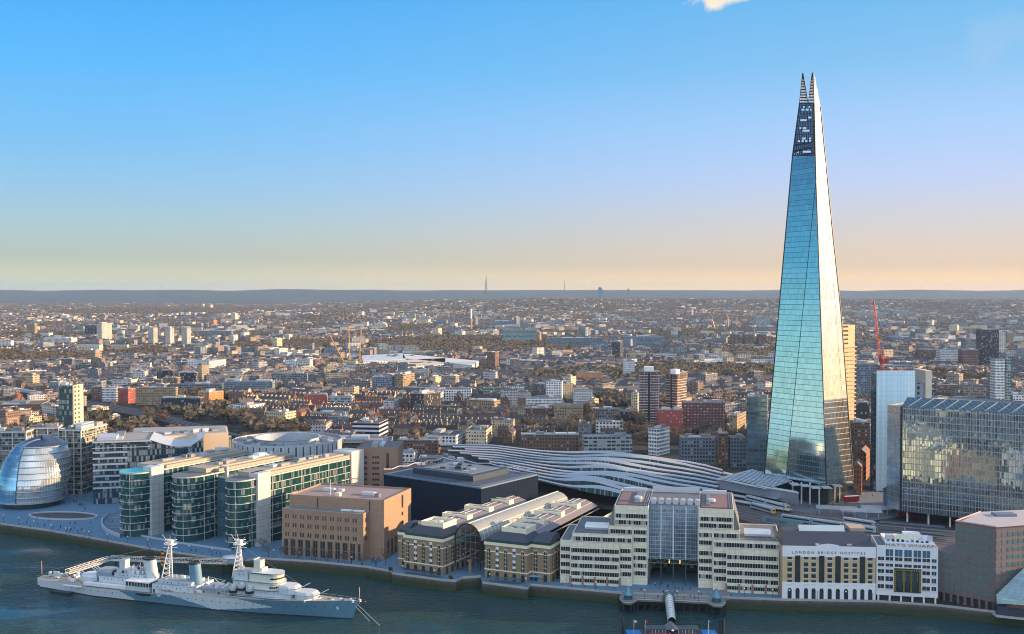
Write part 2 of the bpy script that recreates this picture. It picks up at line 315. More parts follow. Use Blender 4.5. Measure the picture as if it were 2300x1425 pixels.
def hill(X,Y):
    h=0
    if Y>3000:
        k=X/Y
        h+=34*smooth(4300,5600,Y)*(1-smooth(6300,7600,Y))*max(0,1-abs(k+.19)/.13)
        h+=(62+10*noise.noise((k*14,1,0)))*smooth(6500,9500,Y)*(1-smooth(10500,13500,Y))*smooth(-.24,-.05,k)
        h+=22*noise.noise((X/1900,Y/1500,3))*smooth(4200,6500,Y)*(1-smooth(15000,19000,Y))
        h+=(170+30*noise.noise((k*4,7,0))+24*noise.noise((k*17,7,0))+10*smooth(.1,-.2,k))*smooth(15500,20000,Y)
    return h
xs=sorted(set([b[0] for b in BANK]+[-900+30*i for i in range(71)]))
Ys=[];y=760.0
while y<1500: Ys.append(y); y+=60
while y<24000: Ys.append(y); y*=1.035
Ys+=[25500]
rows=[[(x,bank(x)+.0,0) for x in xs]]
for Y in Ys:
    k=max(1,Y/1100); rows.append([(x*k,Y,hill(x*k,Y)) for x in xs])
def ground_mat():
    m,t,nd,lk,b=_new('city_ground'); M=lambda *a:_math(nd,lk,*a)
    tc=nd.new('ShaderNodeTexCoord')
    n1=nd.new('ShaderNodeTexNoise'); n1.inputs['Scale'].default_value=.012; n1.inputs['Detail'].default_value=8; n1.inputs['Roughness'].default_value=.7; lk.new(tc.outputs['Object'],n1.inputs['Vector'])
    n2=nd.new('ShaderNodeTexNoise'); n2.inputs['Scale'].default_value=.0016; n2.inputs['Detail'].default_value=7; lk.new(tc.outputs['Object'],n2.inputs['Vector'])
    r1=ramp(nd,[(0,(.018,.022,.028)),(.42,(.03,.034,.04)),(.5,(.07,.065,.058)),(.56,(.03,.033,.03)),(.64,(.035,.042,.025)),(1,(.09,.085,.08))]); lk.new(n1.outputs[0],r1.inputs[0])
    r2=ramp(nd,[(0,(.03,.035,.02)),(.42,(.035,.038,.025)),(.48,(.09,.075,.05)),(.52,(.035,.035,.022)),(.56,(.1,.09,.05)),(.6,(.035,.05,.022)),(1,(.08,.065,.045))]); lk.new(n2.outputs[0],r2.inputs[0])
    s=nd.new('ShaderNodeSeparateXYZ'); lk.new(tc.outputs['Object'],s.inputs[0]); mr=nd.new('ShaderNodeMapRange'); mr.inputs[1].default_value=1500; mr.inputs[2].default_value=5000; lk.new(s.outputs[1],mr.inputs[0])
    lk.new(_mix(nd,lk,M('MULTIPLY',mr.outputs[0],.7),r1.outputs[0],r2.outputs[0]),b.inputs['Base Color']); b.inputs['Roughness'].default_value=.95; b.inputs['Specular IOR Level'].default_value=.1
    return m
MB().grid(rows).build('ground',ground_mat(),smooth=True)['kind']='structure'
# river
def water_mat():
    m,t,nd,lk,b=_new('river_water'); b.inputs['Roughness'].default_value=.06; b.inputs['IOR'].default_value=1.33; b.inputs['Specular IOR Level'].default_value=.5
    tc=nd.new('ShaderNodeTexCoord'); mp=nd.new('ShaderNodeMapping'); mp.inputs['Scale'].default_value=(1,2.0,1); mp.inputs['Rotation'].default_value=(0,0,R(14)); lk.new(tc.outputs['Object'],mp.inputs[0])
    n1=nd.new('ShaderNodeTexNoise'); n1.inputs['Scale'].default_value=.2; n1.inputs['Detail'].default_value=5; n1.inputs['Roughness'].default_value=.6; n1.inputs['Distortion'].default_value=.6; lk.new(mp.outputs[0],n1.inputs['Vector'])
    n2=nd.new('ShaderNodeTexNoise'); n2.inputs['Scale'].default_value=.02; n2.inputs['Detail'].default_value=5; lk.new(mp.outputs[0],n2.inputs['Vector'])
    st=nd.new('ShaderNodeMapRange'); st.inputs[1].default_value=.35; st.inputs[2].default_value=.65; st.inputs[3].default_value=.12; st.inputs[4].default_value=.75; lk.new(n2.outputs[0],st.inputs[0])
    bp=nd.new('ShaderNodeBump'); bp.inputs['Distance'].default_value=2.6; lk.new(st.outputs[0],bp.inputs['Strength']); lk.new(n1.outputs[0],bp.inputs['Height']); lk.new(bp.outputs[0],b.inputs['Normal'])
    r=ramp(nd,[(.3,(.012,.055,.075)),(.7,(.03,.065,.06))]); lk.new(n2.outputs[0],r.inputs[0]); lk.new(r.outputs[0],b.inputs['Base Color'])
    return m
MB().poly([(-3000,-400,-5),(3000,-400,-5),(3000,900,-5),(-3000,900,-5)]).build('river_water',water_mat())['kind']='structure'
# north bank behind and below the camera: never in frame, but mirrored in the glass fronts
MB().poly([(-3000,-3000,0),(3000,-3000,0),(3000,215,0),(-3000,215,0)]).poly([(-3000,215,0),(3000,215,0),(3000,215,-6),(-3000,215,-6)]).build('north_bank_ground',mat('north_ground',(.07,.07,.075),.9))['kind']='structure'
nb=[MB(),MB(),MB(),MB()]; g_=random.Random(14)
for k in range(150):
    x=g_.uniform(-1100,900); y=g_.uniform(-620,170); w=g_.uniform(15,38); d=g_.uniform(15,34); h=g_.choice([18,24,30,38,48]) if y>40 else g_.choice([24,36,50,70,110,150])
    if math.hypot(x,y)<75+w: continue
    if y+d>205: continue
    nb[k%4].box(x-w,y-d,0,x+w,y+d,h)
for q,c in zip(nb,((.5,.46,.38),(.12,.14,.17),(.4,.3,.2),(.62,.6,.56))): tag(q.build('north_bank_buildings',facade('north_%d'%int(c[0]*100),c,(.03,.05,.07),3.8,3.2,.6,.6,obj=0)),'office blocks of the opposite bank seen only as reflections','buildings',kind='stuff')
# quay walls (five stretches with their own parapet)
def quay_mat():
    m,t,nd,lk,b=_new('tidal_wall'); tc=nd.new('ShaderNodeTexCoord'); s=nd.new('ShaderNodeSeparateXYZ'); lk.new(tc.outputs['Object'],s.inputs[0])
    nz=nd.new('ShaderNodeTexNoise'); nz.inputs['Scale'].default_value=.35; nz.inputs['Detail'].default_value=6; lk.new(tc.outputs['Object'],nz.inputs['Vector'])
    z=_math(nd,lk,'MULTIPLY_ADD',nz.outputs[0],2.4,_math(nd,lk,'ADD',s.outputs[2],-1.2)); z=_math(nd,lk,'MULTIPLY_ADD',z,.12,.7)
    r=ramp(nd,[(0,(.012,.02,.01)),(.2,(.03,.06,.012)),(.32,(.035,.05,.018)),(.45,(.045,.05,.04)),(.62,(.08,.08,.07)),(.8,(.2,.2,.19))]); lk.new(z,r.inputs[0]); lk.new(r.outputs[0],b.inputs['Base Color']); b.inputs['Roughness'].default_value=.8
    return m
QM=quay_mat()
def quay(i0,i1,label,step=5):
    pts=[]
    xx=BANK[i0][0]
    seg=[BANK[i0]]
    for i in range(i0,i1):
        a,b=BANK[i],BANK[i+1]; n=max(1,int(math.hypot(b[0]-a[0],b[1]-a[1])//step))
        for k in range(1,n+1): seg.append((a[0]+(b[0]-a[0])*k/n,a[1]+(b[1]-a[1])*k/n))
    rt=empty('quay_wall',(*seg[0],0),0,label,'quay wall'); o=seg[0]; W=MB(); P=MB()
    L_=[(p[0]-o[0],p[1]-o[1]) for p in seg]
    W.grid([[(x,y-.6-.25,-7) for x,y in L_],[(x,y-.6,.15) for x,y in L_],[(x,y+.3,.15) for x,y in L_]][::-1])
    P.grid([[(x,y-.75,.1) for x,y in L_],[(x,y-.75,1.1) for x,y in L_],[(x,y-.2,1.1) for x,y in L_],[(x,y-.2,.1) for x,y in L_]][::-1])
    W.build('wall',QM,rt,loc=None); P.build('parapet',stone,rt)
    return rt
quay(1,8,'long dark quay wall below the promenade by the glass egg')
quay(8,12,'mossy green quay wall below the bare trees')
quay(12,17,'curved quay wall below the left yellow brick warehouse')
quay(17,20,'quay wall jutting out below the right yellow brick warehouse')
quay(20,24,'quay wall behind the jetty with the blue pyramid roofs')
quay(24,28,'quay wall below the white buildings and the brown granite block')
# haze
hb=MB().box(-24500,-900,-8.5,24500,26500,335)
m,t,nd,lk,b=_new('haze'); nd.remove(b); vol=nd.new('ShaderNodeVolumePrincipled'); vol.inputs['Color'].default_value=(.4,.64,1.0,1); vol.inputs['Density'].default_value=3.0e-5; vol.inputs['Anisotropy'].default_value=.1
lk.new(vol.outputs[0],nd['Material Output'].inputs['Volume'])
hz_o=hb.build('haze',m); hz_o['kind']='stuff'
# paving of the riverside, one sheet above the ground
pav=mat('blue_grey_paving',(.09,.2,.32),.75,0,.2,.12)
def strip(name,pts,z,m,kind='structure'):
    mb=MB().poly([(p.x,p.y,z) for p in (G(*q) for q in pts)]); o=mb.build(name,m)
    if o.data.polygons[0].normal.z<0: o.data.flip_normals()
    o['kind']=kind; return o
pp=[BANK[i] for i in range(1,26)]
mb=MB(); mb.grid([[(x,y+.35,.12) for x,y in pp],[(x,y+ (150 if x<-150 else 45),.12) for x,y in pp]]); o=mb.build('promenade',pav); o['kind']='structure'
# ================================================================ glass tower (shard)
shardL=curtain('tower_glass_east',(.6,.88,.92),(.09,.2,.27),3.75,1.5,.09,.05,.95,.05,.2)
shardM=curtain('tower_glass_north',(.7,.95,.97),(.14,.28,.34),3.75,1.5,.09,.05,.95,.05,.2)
shardR=curtain('tower_glass_west',(.86,.8,.7),(.3,.27,.2),3.75,1.5,.1,.05,.95,.08,.25)  # sunset gold put into the tint of this one face
edgeM=mat('tower_edge',(.03,.03,.035),.5,.3,.1)
def tower():
    rt=empty('glass_tower',(214,765,0),0,'tapering glass skyscraper with split pointed top, the tallest tower','skyscraper')
    O=Vector((214,765,0)); z0=15
    A=Vector((183.8,775,z0));B=Vector((194.5,756,z0));C=Vector((216,731,z0));D=Vector((240,748,z0));E=Vector((241,800,z0))
    T=GY(1833,405,759)
    n1=(B-A).cross(T-A).normalized(); on1=lambda px,py:onplane(px,py,A,n1)
    Tc=GY(1829,163,763)
    n3=(D-C).cross(Tc-C).normalized(); on3=lambda px,py:onplane(px,py,C,n3)
    P1=on1(1803,165); P1L=on1(1780,350); P1r=on1(1815,232); P1s=on1(1829,232); P1m=on1(1831,350); P0=on1(1796,232)
    lo=[A,B,T,P1m,P1L]
    sub=lambda q:[tuple(p-O) for p in q]
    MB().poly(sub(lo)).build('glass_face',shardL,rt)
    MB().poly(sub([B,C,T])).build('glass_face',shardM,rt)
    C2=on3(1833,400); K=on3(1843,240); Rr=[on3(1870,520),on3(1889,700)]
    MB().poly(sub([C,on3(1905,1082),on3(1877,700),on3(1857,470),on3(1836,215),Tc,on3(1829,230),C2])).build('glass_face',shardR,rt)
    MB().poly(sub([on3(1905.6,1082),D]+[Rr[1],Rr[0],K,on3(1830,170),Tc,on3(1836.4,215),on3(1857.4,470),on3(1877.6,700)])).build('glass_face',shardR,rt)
    # back faces
    P4=Vector((224,786,236)); KR=on3(1850.5,335)
    MB().poly(sub([E,A,P1L])).poly(sub([E,P1L,P4])).poly(sub([D,E,P4])).poly(sub([D,P4,Rr[1]])).poly(sub([Rr[1],P4,Rr[0]])).poly(sub([Rr[0],P4,KR])).build('rear_glass_face',shardL,rt)
    # core and floors behind the open top
    top=z0
    fl=MB(); zc=148+ (655-350)/2400*760
    for i in range(13):
        z=zc-6+i*4.1; k=(z-zc)/(300-zc)
        p=[P1L.lerp(P1,max(0,k)),P1m.lerp(P1,max(0,k)),Vector((P1m.x,P1m.y+14*(1-k),0)),Vector((P1L.x+4,P1L.y+12*(1-k),0))]
        q=[(v.x-O.x+.6,v.y-O.y+1.2) for v in p]; fl.prism(q,z,z+.45) if z<zc+12 else 0
    fl.build('floor_plate',dark,rt)
    # open steel top: dark glass panels and lattice
    rq=random.Random(12)
    def lat(a0,b0,a1,b1,n,glassfrac,name,r=.16):
        g=MB(); l=MB()
        for i in range(n+1):
            k=i/n; a=a0.lerp(a1,k); b=b0.lerp(b1,k); l.tube(a-O,b-O,r*2.6 if i%1==0 else r,4)
            if i<n and glassfrac:
                k2=(i+.85)/n; a2=a0.lerp(a1,k2); b2=b0.lerp(b1,k2)
                for q_ in range(11):
                    if not (i%4 in (1,2) and 1<q_<9 and rq.random()<(.6 if i%4==1 else .3)): g.poly(sub([a.lerp(b,q_/11),a.lerp(b,(q_+.9)/11),a2.lerp(b2,(q_+.9)/11),a2.lerp(b2,q_/11)]))
        for j in range(6):
            s=j/5; l.tube(a0.lerp(b0,s)-O,a1.lerp(b1,s)-O,r if 0<j<5 else r*2.2,4)
        l.build('steel_lattice',dark,rt)
        if g.f: g.build('dark_glass_panel',mat('tower_top_glass',(.01,.07,.15),.2,.3,.3,.3,spec=.3),rt)
    lat(P1L,P1m,P0,P1s,20,1,'a',.1); lat(P0,P1r,P1,P1+Vector((.3,0,0)),11,0,'b',.17)
    Q=on1(1816,232); lat(Q,P1s,on1(1826,165)+Vector((0,2,0)),Tc+Vector((-.5,1,0)),10,0,'c',.17)
    # dark joint lines along edges
    e=MB()
    for a,b in ((A,P1L),(P1L,P0),(C,C2),(C2,on3(1829,230)),(B,T),(D,Rr[1]),(Rr[1],Rr[0]),(Rr[0],K)): e.tube(a-O,b-O,.42 if a!=B else .22,4)
    e.build('edge_fin',edgeM,rt)
    sl=MB(); s1=on1(1829,235)+Vector((.0,1.5,0)); sl.poly(sub([T+Vector((0,3,0)),C2+Vector((.6,2.5,0)),on3(1831,240)+Vector((.6,2.5,0)),s1])); sl.build('recess',edgeM,rt)
    # lobby below the skirt with white columns
    MB().prism([(A.x+3-O.x,A.y-O.y),(B.x+3-O.x,B.y-O.y+3),(C.x-O.x,C.y-O.y+7),(D.x-O.x-3,D.y-O.y+4),(E.x-O.x-3,E.y-O.y)],.2,z0).build('lobby',glassD,rt)
    cm=MB().tube((0,0,0),(0,0,15.2),.55,8).mesh('column',white)
    for px,py in ((1780,1131),(1800,1133),(1819,1133),(1840,1134),(1874,1130),(1885,1128),(1896,1124),(1828,1121),(1765,1118)):
        p=G(px,py,0); inst('column',cm,rt,(p.x-O.x,p.y-O.y,0))
    # glass skirt canopy on the lobby
    for px,py in ((1760,1079),(1785,1087),(1808,1090),(1831,1094),(1856,1094),(1880,1090),(1905,1082)):
        p=G(px,py,15); MB().box(p.x-O.x-3,p.y-O.y-4,14.4,p.x-O.x+3,p.y-O.y+5,14.9).build('canopy_panel',metalW,rt)
    for i in range(-3,4): FOOT.append((214+i*9,768,34))
tower()
# ================================================================ mirrored office slab on the right (The curved one)
mirr=curtain('mirror_glass_office',(.28,.41,.5),(.34,.37,.39),3.9,1.3,.14,.16,.85,.03,.5,line2=.02,bw2=9,blot=.5,wob=.02)
mirL=curtain('mirror_glass_side',(.5,.6,.66),(.3,.35,.38),3.9,1.3,.1,.1,.7,.12,.3,blot=.3)
def mirror_office():
    z0=7; O=G(2022.7,1148,z0); rt=empty('mirror_glass_office',O,0,'broad office block with mirrored glass reflecting the city, right of the skyscraper','office building')
    a=(-4,14);b=(0,0);c=(88,-62);d=(150,-20);e=(60,70);H=hz(O.x,O.y,914)-z0
    w=MB(); pl=[a,b,c,d,e]
    w.poly([(*b,0),(*c,0),(*c,H),(*b,H)],0); w.poly([(*a,0),(*b,0),(*b,H),(*a,H)],1)
    for p,q in ((c,d),(d,e),(e,a)): w.poly([(*p,0),(*q,0),(*q,H),(*p,H)],0)
    w.build('glass_wall',[mirr,mirL],rt)
    MB().poly([(*p,H-1.2) for p in pl]).build('roof',roofG,rt)
    u=Vector((88,-62,0)).normalized(); n=Vector((-u.y,u.x,0))
    g=MB(); g.poly([(*b,H),(*c,H),tuple(Vector((*c,H+5))+n*14),tuple(Vector((*b,H+5))+n*14)]); g.build('sloping_glass_crown',curtain('crown_glass',(.06,.13,.17),(.2,.26,.3),3,3,.05,.1,.2,.25,.3),rt)
    fm=MB().box(-.12,0,0,.12,15,.3).mesh('roof_fin',metalW)
    for i in range(12):
        p=u*(4+i*7.6); MB().tube((p.x,p.y,H+.3),tuple(p+n*13.5+u*5+Vector((0,0,H+5.1))),.16,4).build('roof_fin',metalW,rt)
    e=MB(); e.box(-.5,-.5,0,.5,.5,H+.3); e.build('corner_post',edgeM,rt)
    # legs above the bus station
    lg=MB().tube((0,0,-z0),(0,0,0),.6,6).mesh('column',white)
    for i in range(7): p=u*(4+i*13); inst('column',lg,rt,(p.x+1,p.y+2.0,0))
    lm=MB()
    for i in range(60): p=u*(1+i*1.7)-n*.22; lm.box(p.x-.06,p.y-.06,0,p.x+.06,p.y+.06,H)
    lm.build('mullion',metalW,rt)
    for i in range(8): FOOT.append((O.x+i*14+8,O.y-i*6+12,26))
mirror_office()
# ================================================================ white-blue tower, crane, hospital tower
def bluetower():
    b=Bld('wrapped_tower','pale blue panelled tower with a red crane behind it','tower block',(1967,1103),(2053,1103)); w=b.w; H=b.h(833)
    wm,t,nd,lk,bs=_new('pale_blue_panels'); M=lambda *a:_math(nd,lk,*a)
    uv=nd.new('ShaderNodeUVMap'); s=nd.new('ShaderNodeSeparateXYZ'); lk.new(uv.outputs[0],s.inputs[0])
    wn=nd.new('ShaderNodeTexWhiteNoise'); wn.noise_dimensions='1D'; lk.new(M('FLOOR',M('DIVIDE',s.outputs[0],1.15)),wn.inputs['W'])
    w2=nd.new('ShaderNodeTexWhiteNoise'); w2.noise_dimensions='2D'; cv=nd.new('ShaderNodeCombineXYZ'); lk.new(M('FLOOR',M('DIVIDE',s.outputs[0],1.15)),cv.inputs[0]); lk.new(M('FLOOR',M('DIVIDE',s.outputs[1],7.8)),cv.inputs[1]); lk.new(cv.outputs[0],w2.inputs['Vector'])
    g=_mix(nd,lk,M('MULTIPLY_ADD',wn.outputs[0],.65,M('MULTIPLY',w2.outputs[0],.2)),(.82,.97,1.0),(.42,.76,1.0))
    mk=M('MAXIMUM',M('GREATER_THAN',M('FRACT',M('DIVIDE',s.outputs[1],3.9)),.96),M('GREATER_THAN',M('FRACT',M('DIVIDE',s.outputs[0],1.15)),.93))
    lk.new(_mix(nd,lk,M('MULTIPLY',mk,.5),g,(.2,.35,.45)),bs.inputs['Base Color']); bs.inputs['Roughness'].default_value=.5; bs.inputs['Metallic'].default_value=0
    MB().poly([(0,-.2,0),(w,-.2,0),(w,-.2,H),(0,-.2,H)]).poly([(0,-.2,H),(w,-.2,H),(w,.6,H),(0,.6,H)]).poly([(w,-.2,0),(w,.6,0),(w,.6,H),(w,-.2,H)]).poly([(0,.6,0),(0,-.2,0),(0,-.2,H),(0,.6,H)]).build('panel_front',wm,b.root)
    side=facade('tower_side',(.16,.2,.26),(.02,.03,.04),3.9,3,.6,.6,lit=.5)
    MB().box(.4,.61,0,w,13,H-2).build('wall',side,b.root)
    MB().box(-2.2,1,0,.39,6,H-15).build('side_wing',facade('dark_side',(.05,.08,.11),(.02,.03,.05),3.9,1.6,.6,.7,lit=.1),b.root)
    MB().box(w+.01,4,0,w+8.5,24,b.h(861,w,4)).build('grey_wing',facade('grey_wing',(.26,.32,.4),(.03,.04,.06),3.9,5,.35,.6,lit=.2),b.root)
    MB().box(w+8.6,2,0,w+13.2,26,b.h(833,w+8,2)).build('stair_core',mat('core_cream',(.66,.6,.48),.7),b.root)
    MB().box(1,3,H+.2,w-1,3.3,H+.7).build('roof_rail',mat('red_oxide',(.35,.04,.04),.5),b.root)
    b.take(-5,0,w+14,28)
    # crane
    red=mat('crane_red',(.42,.03,.03),.45,.1,.15); P=GY(1979,833,818); zt=P.z
    c=empty('tower_crane',(P.x,P.y,zt-2),0,'red luffing tower crane with its jib raised over the pale blue tower','crane')
    O=Vector((0,0,0)); tip=GY(1962,668,822)-P; base=Vector((0,0,14))
    ms=MB()
    for sx in(-1,1):
        for sy in(-1,1): ms.tube((sx,sy,0),(sx,sy,14),.28,4)
    for i in range(7): ms.tube((-1,-1,i*2),(1,-1,i*2+2),.18,4); ms.tube((1,1,i*2),(-1,1,i*2+2),.18,4); ms.tube((-1,-1,i*2),(-1,1,i*2+2),.18,4)
    ms.build('mast',red,c)
    j=MB(); st=Vector((-.5,0,9)); d=(tip-st); n=int(d.length/2.4); sd_=d.normalized(); a=sd_.cross(Vector((0,1,0))).normalized(); bb=Vector((0,1,0))
    def w_(k): return .95 if k<.85 else .95*(1-(k-.85)/.16)
    for k3,(u,v) in enumerate(((1,0),(-.5,.87),(-.5,-.87))):
        j.tube(st+a*u*.95+bb*v*.95,st+d*.85+a*u*.95+bb*v*.95,.15,4); j.tube(st+d*.85+a*u*.95+bb*v*.95,tip,.15,4)
    for i in range(n):
        k=i/n;k2=(i+1)/n
        cs=[(1,0),(-.5,.87),(-.5,-.87)]
        for q in range(3):
            u,v=cs[q];u2,v2=cs[(q+1)%3]; j.tube(st+d*k+(a*u+bb*v)*w_(k),st+d*k2+(a*u2+bb*v2)*w_(k2),.1,4)
    j.build('jib',red,c)
    MB().box(-1.5,-1.4,8,4.5,1.4,9.2).box(3,-1.5,9.2,5.5,1.5,11.5).build('counterweight',red,c); MB().box(-2.6,-1,6.4,-1.2,1,8.8).build('cab',white,c)
    MB().tube((3.5,0,9),(1.5,0,20),.2,4).tube((-.3,0,9),(1.5,0,20),.2,4).tube((1.5,0,20),tip,.08,3).build('stay',red,c)
    # tall sandy hospital tower behind the skyscraper
    X,Y=(1893-1150)/2400*1000,1000
    b=Bld('hospital_tower','tall sandy concrete tower with window slots just behind the skyscraper','tower block',(300,983,0),(321,1000,0)); w=b.w; H=b.h(731)
    sand=mat('sand_concrete',(.55,.41,.26),.8,0,.1)
    MB().box(0,0,0,w,26,H).build('wall',facade('sand_tower',(.6,.44,.27),(.05,.045,.04),3.9,22,.5,.42,lit=.0,obj=0),b.root)
    MB().box(-5,4,0,0-.01,22,H-18).build('stair_tower',sand,b.root)
    lm=MB().box(0,-.0,0,w+1.5,1.4,1.1).mesh('balcony',sand); repeat('balcony',lm,b.root,[(-.5,-1.4,6+i*3.9) for i in range(24)])
    MB().box(3,3,H,12,16,H+3.5).build('plant_room',sand,b.root); MB().tube((6,6,H),(6,6,H+9),.15).tube((9,7,H),(9,7,H+6),.15).build('aerial',dark,b.root)
    b.take(-8,0,w,30)
bluetower()
# ================================================================ glass block left of the skyscraper
def generic_roof(b,x0,y0,x1,y1,H,rm=None,n=3,seed=1,par=.8,pm=None):
    rr=random.Random(seed); MB().box(x0,y0,H,x1,y0+.4,H+par).box(x0,y1-.4,H,x1,y1,H+par).box(x0,y0+.4,H,x0+.4,y1-.4,H+par).box(x1-.4,y0+.4,H,x1,y1-.4,H+par).build('parapet',pm or roofL,b.root)
    MB().poly([(x0+.4,y0+.4,H+.05),(x1-.4,y0+.4,H+.05),(x1-.4,y1-.4,H+.05),(x0+.4,y1-.4,H+.05)]).build('roof',rm or roofG,b.root)
    for i in range(n):
        w=rr.uniform(.12,.35)*(x1-x0); d=rr.uniform(.2,.5)*(y1-y0); x=rr.uniform(x0+1,x1-w-1); y=rr.uniform(y0+1,y1-d-1); h=rr.uniform(1.2,3.2)
        MB().box(x,y,H+.1,x+w,y+d,H+h).build('plant_room',rr.choice([roofL,metalG,metalW]),b.root)
b=Bld('glass_block','dark teal glass office block hugging the left foot of the skyscraper','office building',(1677,1056),(1722,1058)); w=b.w; H=b.h(893)
MB().box(0,0,0,w,24,H).build('glass_wall',curtain('teal_block',(.18,.34,.42),(.12,.16,.2),3.8,1.5,.25,.12,.7,.1,.7,blot=.3),b.root); generic_roof(b,0,0,w,24,H,seed=4); b.take(0,0,w,24)
# ================================================================ riverside buildings, from the court to the right edge
def txt(name,body,size,root,loc,m,rx=90,rz=0,ext=.08,space=1.0,align='CENTER'):
    cu=bpy.data.curves.new(name,'FONT'); cu.body=body; cu.size=size; cu.extrude=ext; cu.align_x=align; cu.space_character=space; cu.materials.append(m)
    o=bpy.data.objects.new(name,cu); COL.objects.link(o); o.parent=root; o.location=loc; o.rotation_euler=(R(rx),0,R(rz))
    # mesh so that it reads as a part
    dg=bpy.context.evaluated_depsgraph_get(); me=bpy.data.meshes.new_from_object(o.evaluated_get(dg)); o2=bpy.data.objects.new(name,me); COL.objects.link(o2); o2.parent=root; o2.location=loc; o2.rotation_euler=(R(rx),0,R(rz)); me.materials.clear(); me.materials.append(m); bpy.data.objects.remove(o); o2.name=name; return o2
brown=mat('tan_brick',(.34,.235,.165),.85,0,.1,.5,streak=.14,joint=2.4); brownL=mat('tan_stone_base',(.32,.21,.15),.85,0,.12,.5,streak=.14)
def win_mesh(w,h,frame=None,pane=None,d=.1,fr=.12):
    mb=MB().box(-w/2,-d,0,w/2,.05,h,0)
    if frame: mb.box(-w/2-fr,-d*.6,-fr,w/2+fr,.04,0,1).box(-w/2-fr,-d*.6,h,w/2+fr,.04,h+fr,1)
    return mb.mesh('window',[pane or glassD]+([frame] if frame else []))
def court():
    b=Bld('court_building','tan brick court block with paired windows beside the river trees','office building',(634,1247),(816.5,1262)); w=b.w; H1=26; H2=32
    D1=7.5
    MB().box(0,0,0,w,D1,H1).box(.6,-.02+D1+.02,0,w+9,46,H2).build('wall',brown,b.root)
    MB().box(-.15,-.15,H1,w+.15,D1,H1+.4).build('cornice',mat('tan_coping',(.42,.33,.25),.8),b.root)
    MB().poly([(.4,.4,H1+.45),(w-.4,.4,H1+.45),(w-.4,D1-.4,H1+.45),(.4,D1-.4,H1+.45)]).build('roof',metalG,b.root)
    sk=MB().box(0,0,0,6.5,2.2,.5).mesh('skylight',white); inst('skylight',sk,b.root,(w-15.5,3.5,H1+.5)); inst('skylight',sk,b.root,(w-8,3.5,H1+.5))
    m=win_mesh(.85,2.3); P=[]
    for r,py in enumerate((1166,1186,1205)):
        for i in range(10):
            x=3.2+i*(w-5.6)/9.6
            for k in(-.75,.75): P.append((x+k,0,22.2-r*5.0-2.2+1.1,0))
    repeat('window',m,b.root,P)
    for r in range(3):
        for k in (2.4,4.2): inst('window',m,b.root,(w,k,21.1-r*5.0),R(90))
    bay=MB().box(-1.35,-.06,0,1.35,.4,9.0,0).box(-.06,-.16,0,.06,.1,9,1).box(-1.35,-.16,4.4,1.35,.1,4.6,1).mesh('tall_window',[glassD,brownL])
    pil=MB().box(-.75,-.5,0,.75,.2,9.8).mesh('pilaster',brownL)
    n=11
    for i in range(n): inst('tall_window',bay,b.root,(2.4+i*(w-4.2)/(n-1),0,.4))
    for i in range(n+1): inst('pilaster',pil,b.root,(max(.75,min(w-.75,2.4+(i-.5)*(w-4.2)/(n-1))),0,.1))
    # long right side
    xs_=w+9
    for i in range(7): inst('tall_window',bay,b.root,(xs_,D1+5+i*5.2,.4),R(90)); inst('pilaster',pil,b.root,(xs_,D1+2.4+i*5.2,.1),R(90))
    for z in (25,20.5,15.6):
        inst('window',MATC['w3'] if 'w3' in MATC else MATC.setdefault('w3',win_mesh(2.2,2.0,brownL)),b.root,(xs_,33,z-1),R(90))
    inst('tall_window',MB().box(-1.2,-.1,0,1.2,.1,5.5).mesh('tall_window',glassD),b.root,(xs_,33,25.6),R(90))
    MB().box(.6,D1,H2,xs_,D1+.6,H2+.9).box(.6,45.4,H2,xs_,46,H2+.9).box(.6,D1+.6,H2,1.2,45.4,H2+.9).box(xs_-.6,D1+.6,H2,xs_,45.4,H2+.9).build('parapet',brown,b.root)
    MB().poly([(1.2,D1+.6,H2+.05),(xs_-.6,D1+.6,H2+.05),(xs_-.6,45.4,H2+.05),(1.2,45.4,H2+.05)]).build('roof',mat('mauve_roof',(.27,.22,.23),.9),b.root)
    for x,y,a,c,h,mm in ((12,26,7,3,1.8,metalW),(21,27,3,3,1.5,metalW),(26,14,2.6,2.6,2.2,cream),(38,22,8,4,1.6,metalW),(48,18,3,3,2,metalG)): MB().box(x,y,H2+.1,x+a,y+c,H2+h).build('plant_room',mm,b.root)
    MB().tube((22,16,H2),(22,16,H2+9),.12).build('flagpole',white,b.root)
    for x in (18,50): MB().box(x,D1-.15,H1+.5,x+.6,D1+.05,H2).build('drainpipe',dark,b.root)
    b.take(0,0,xs_,46)
MATC={}
court()
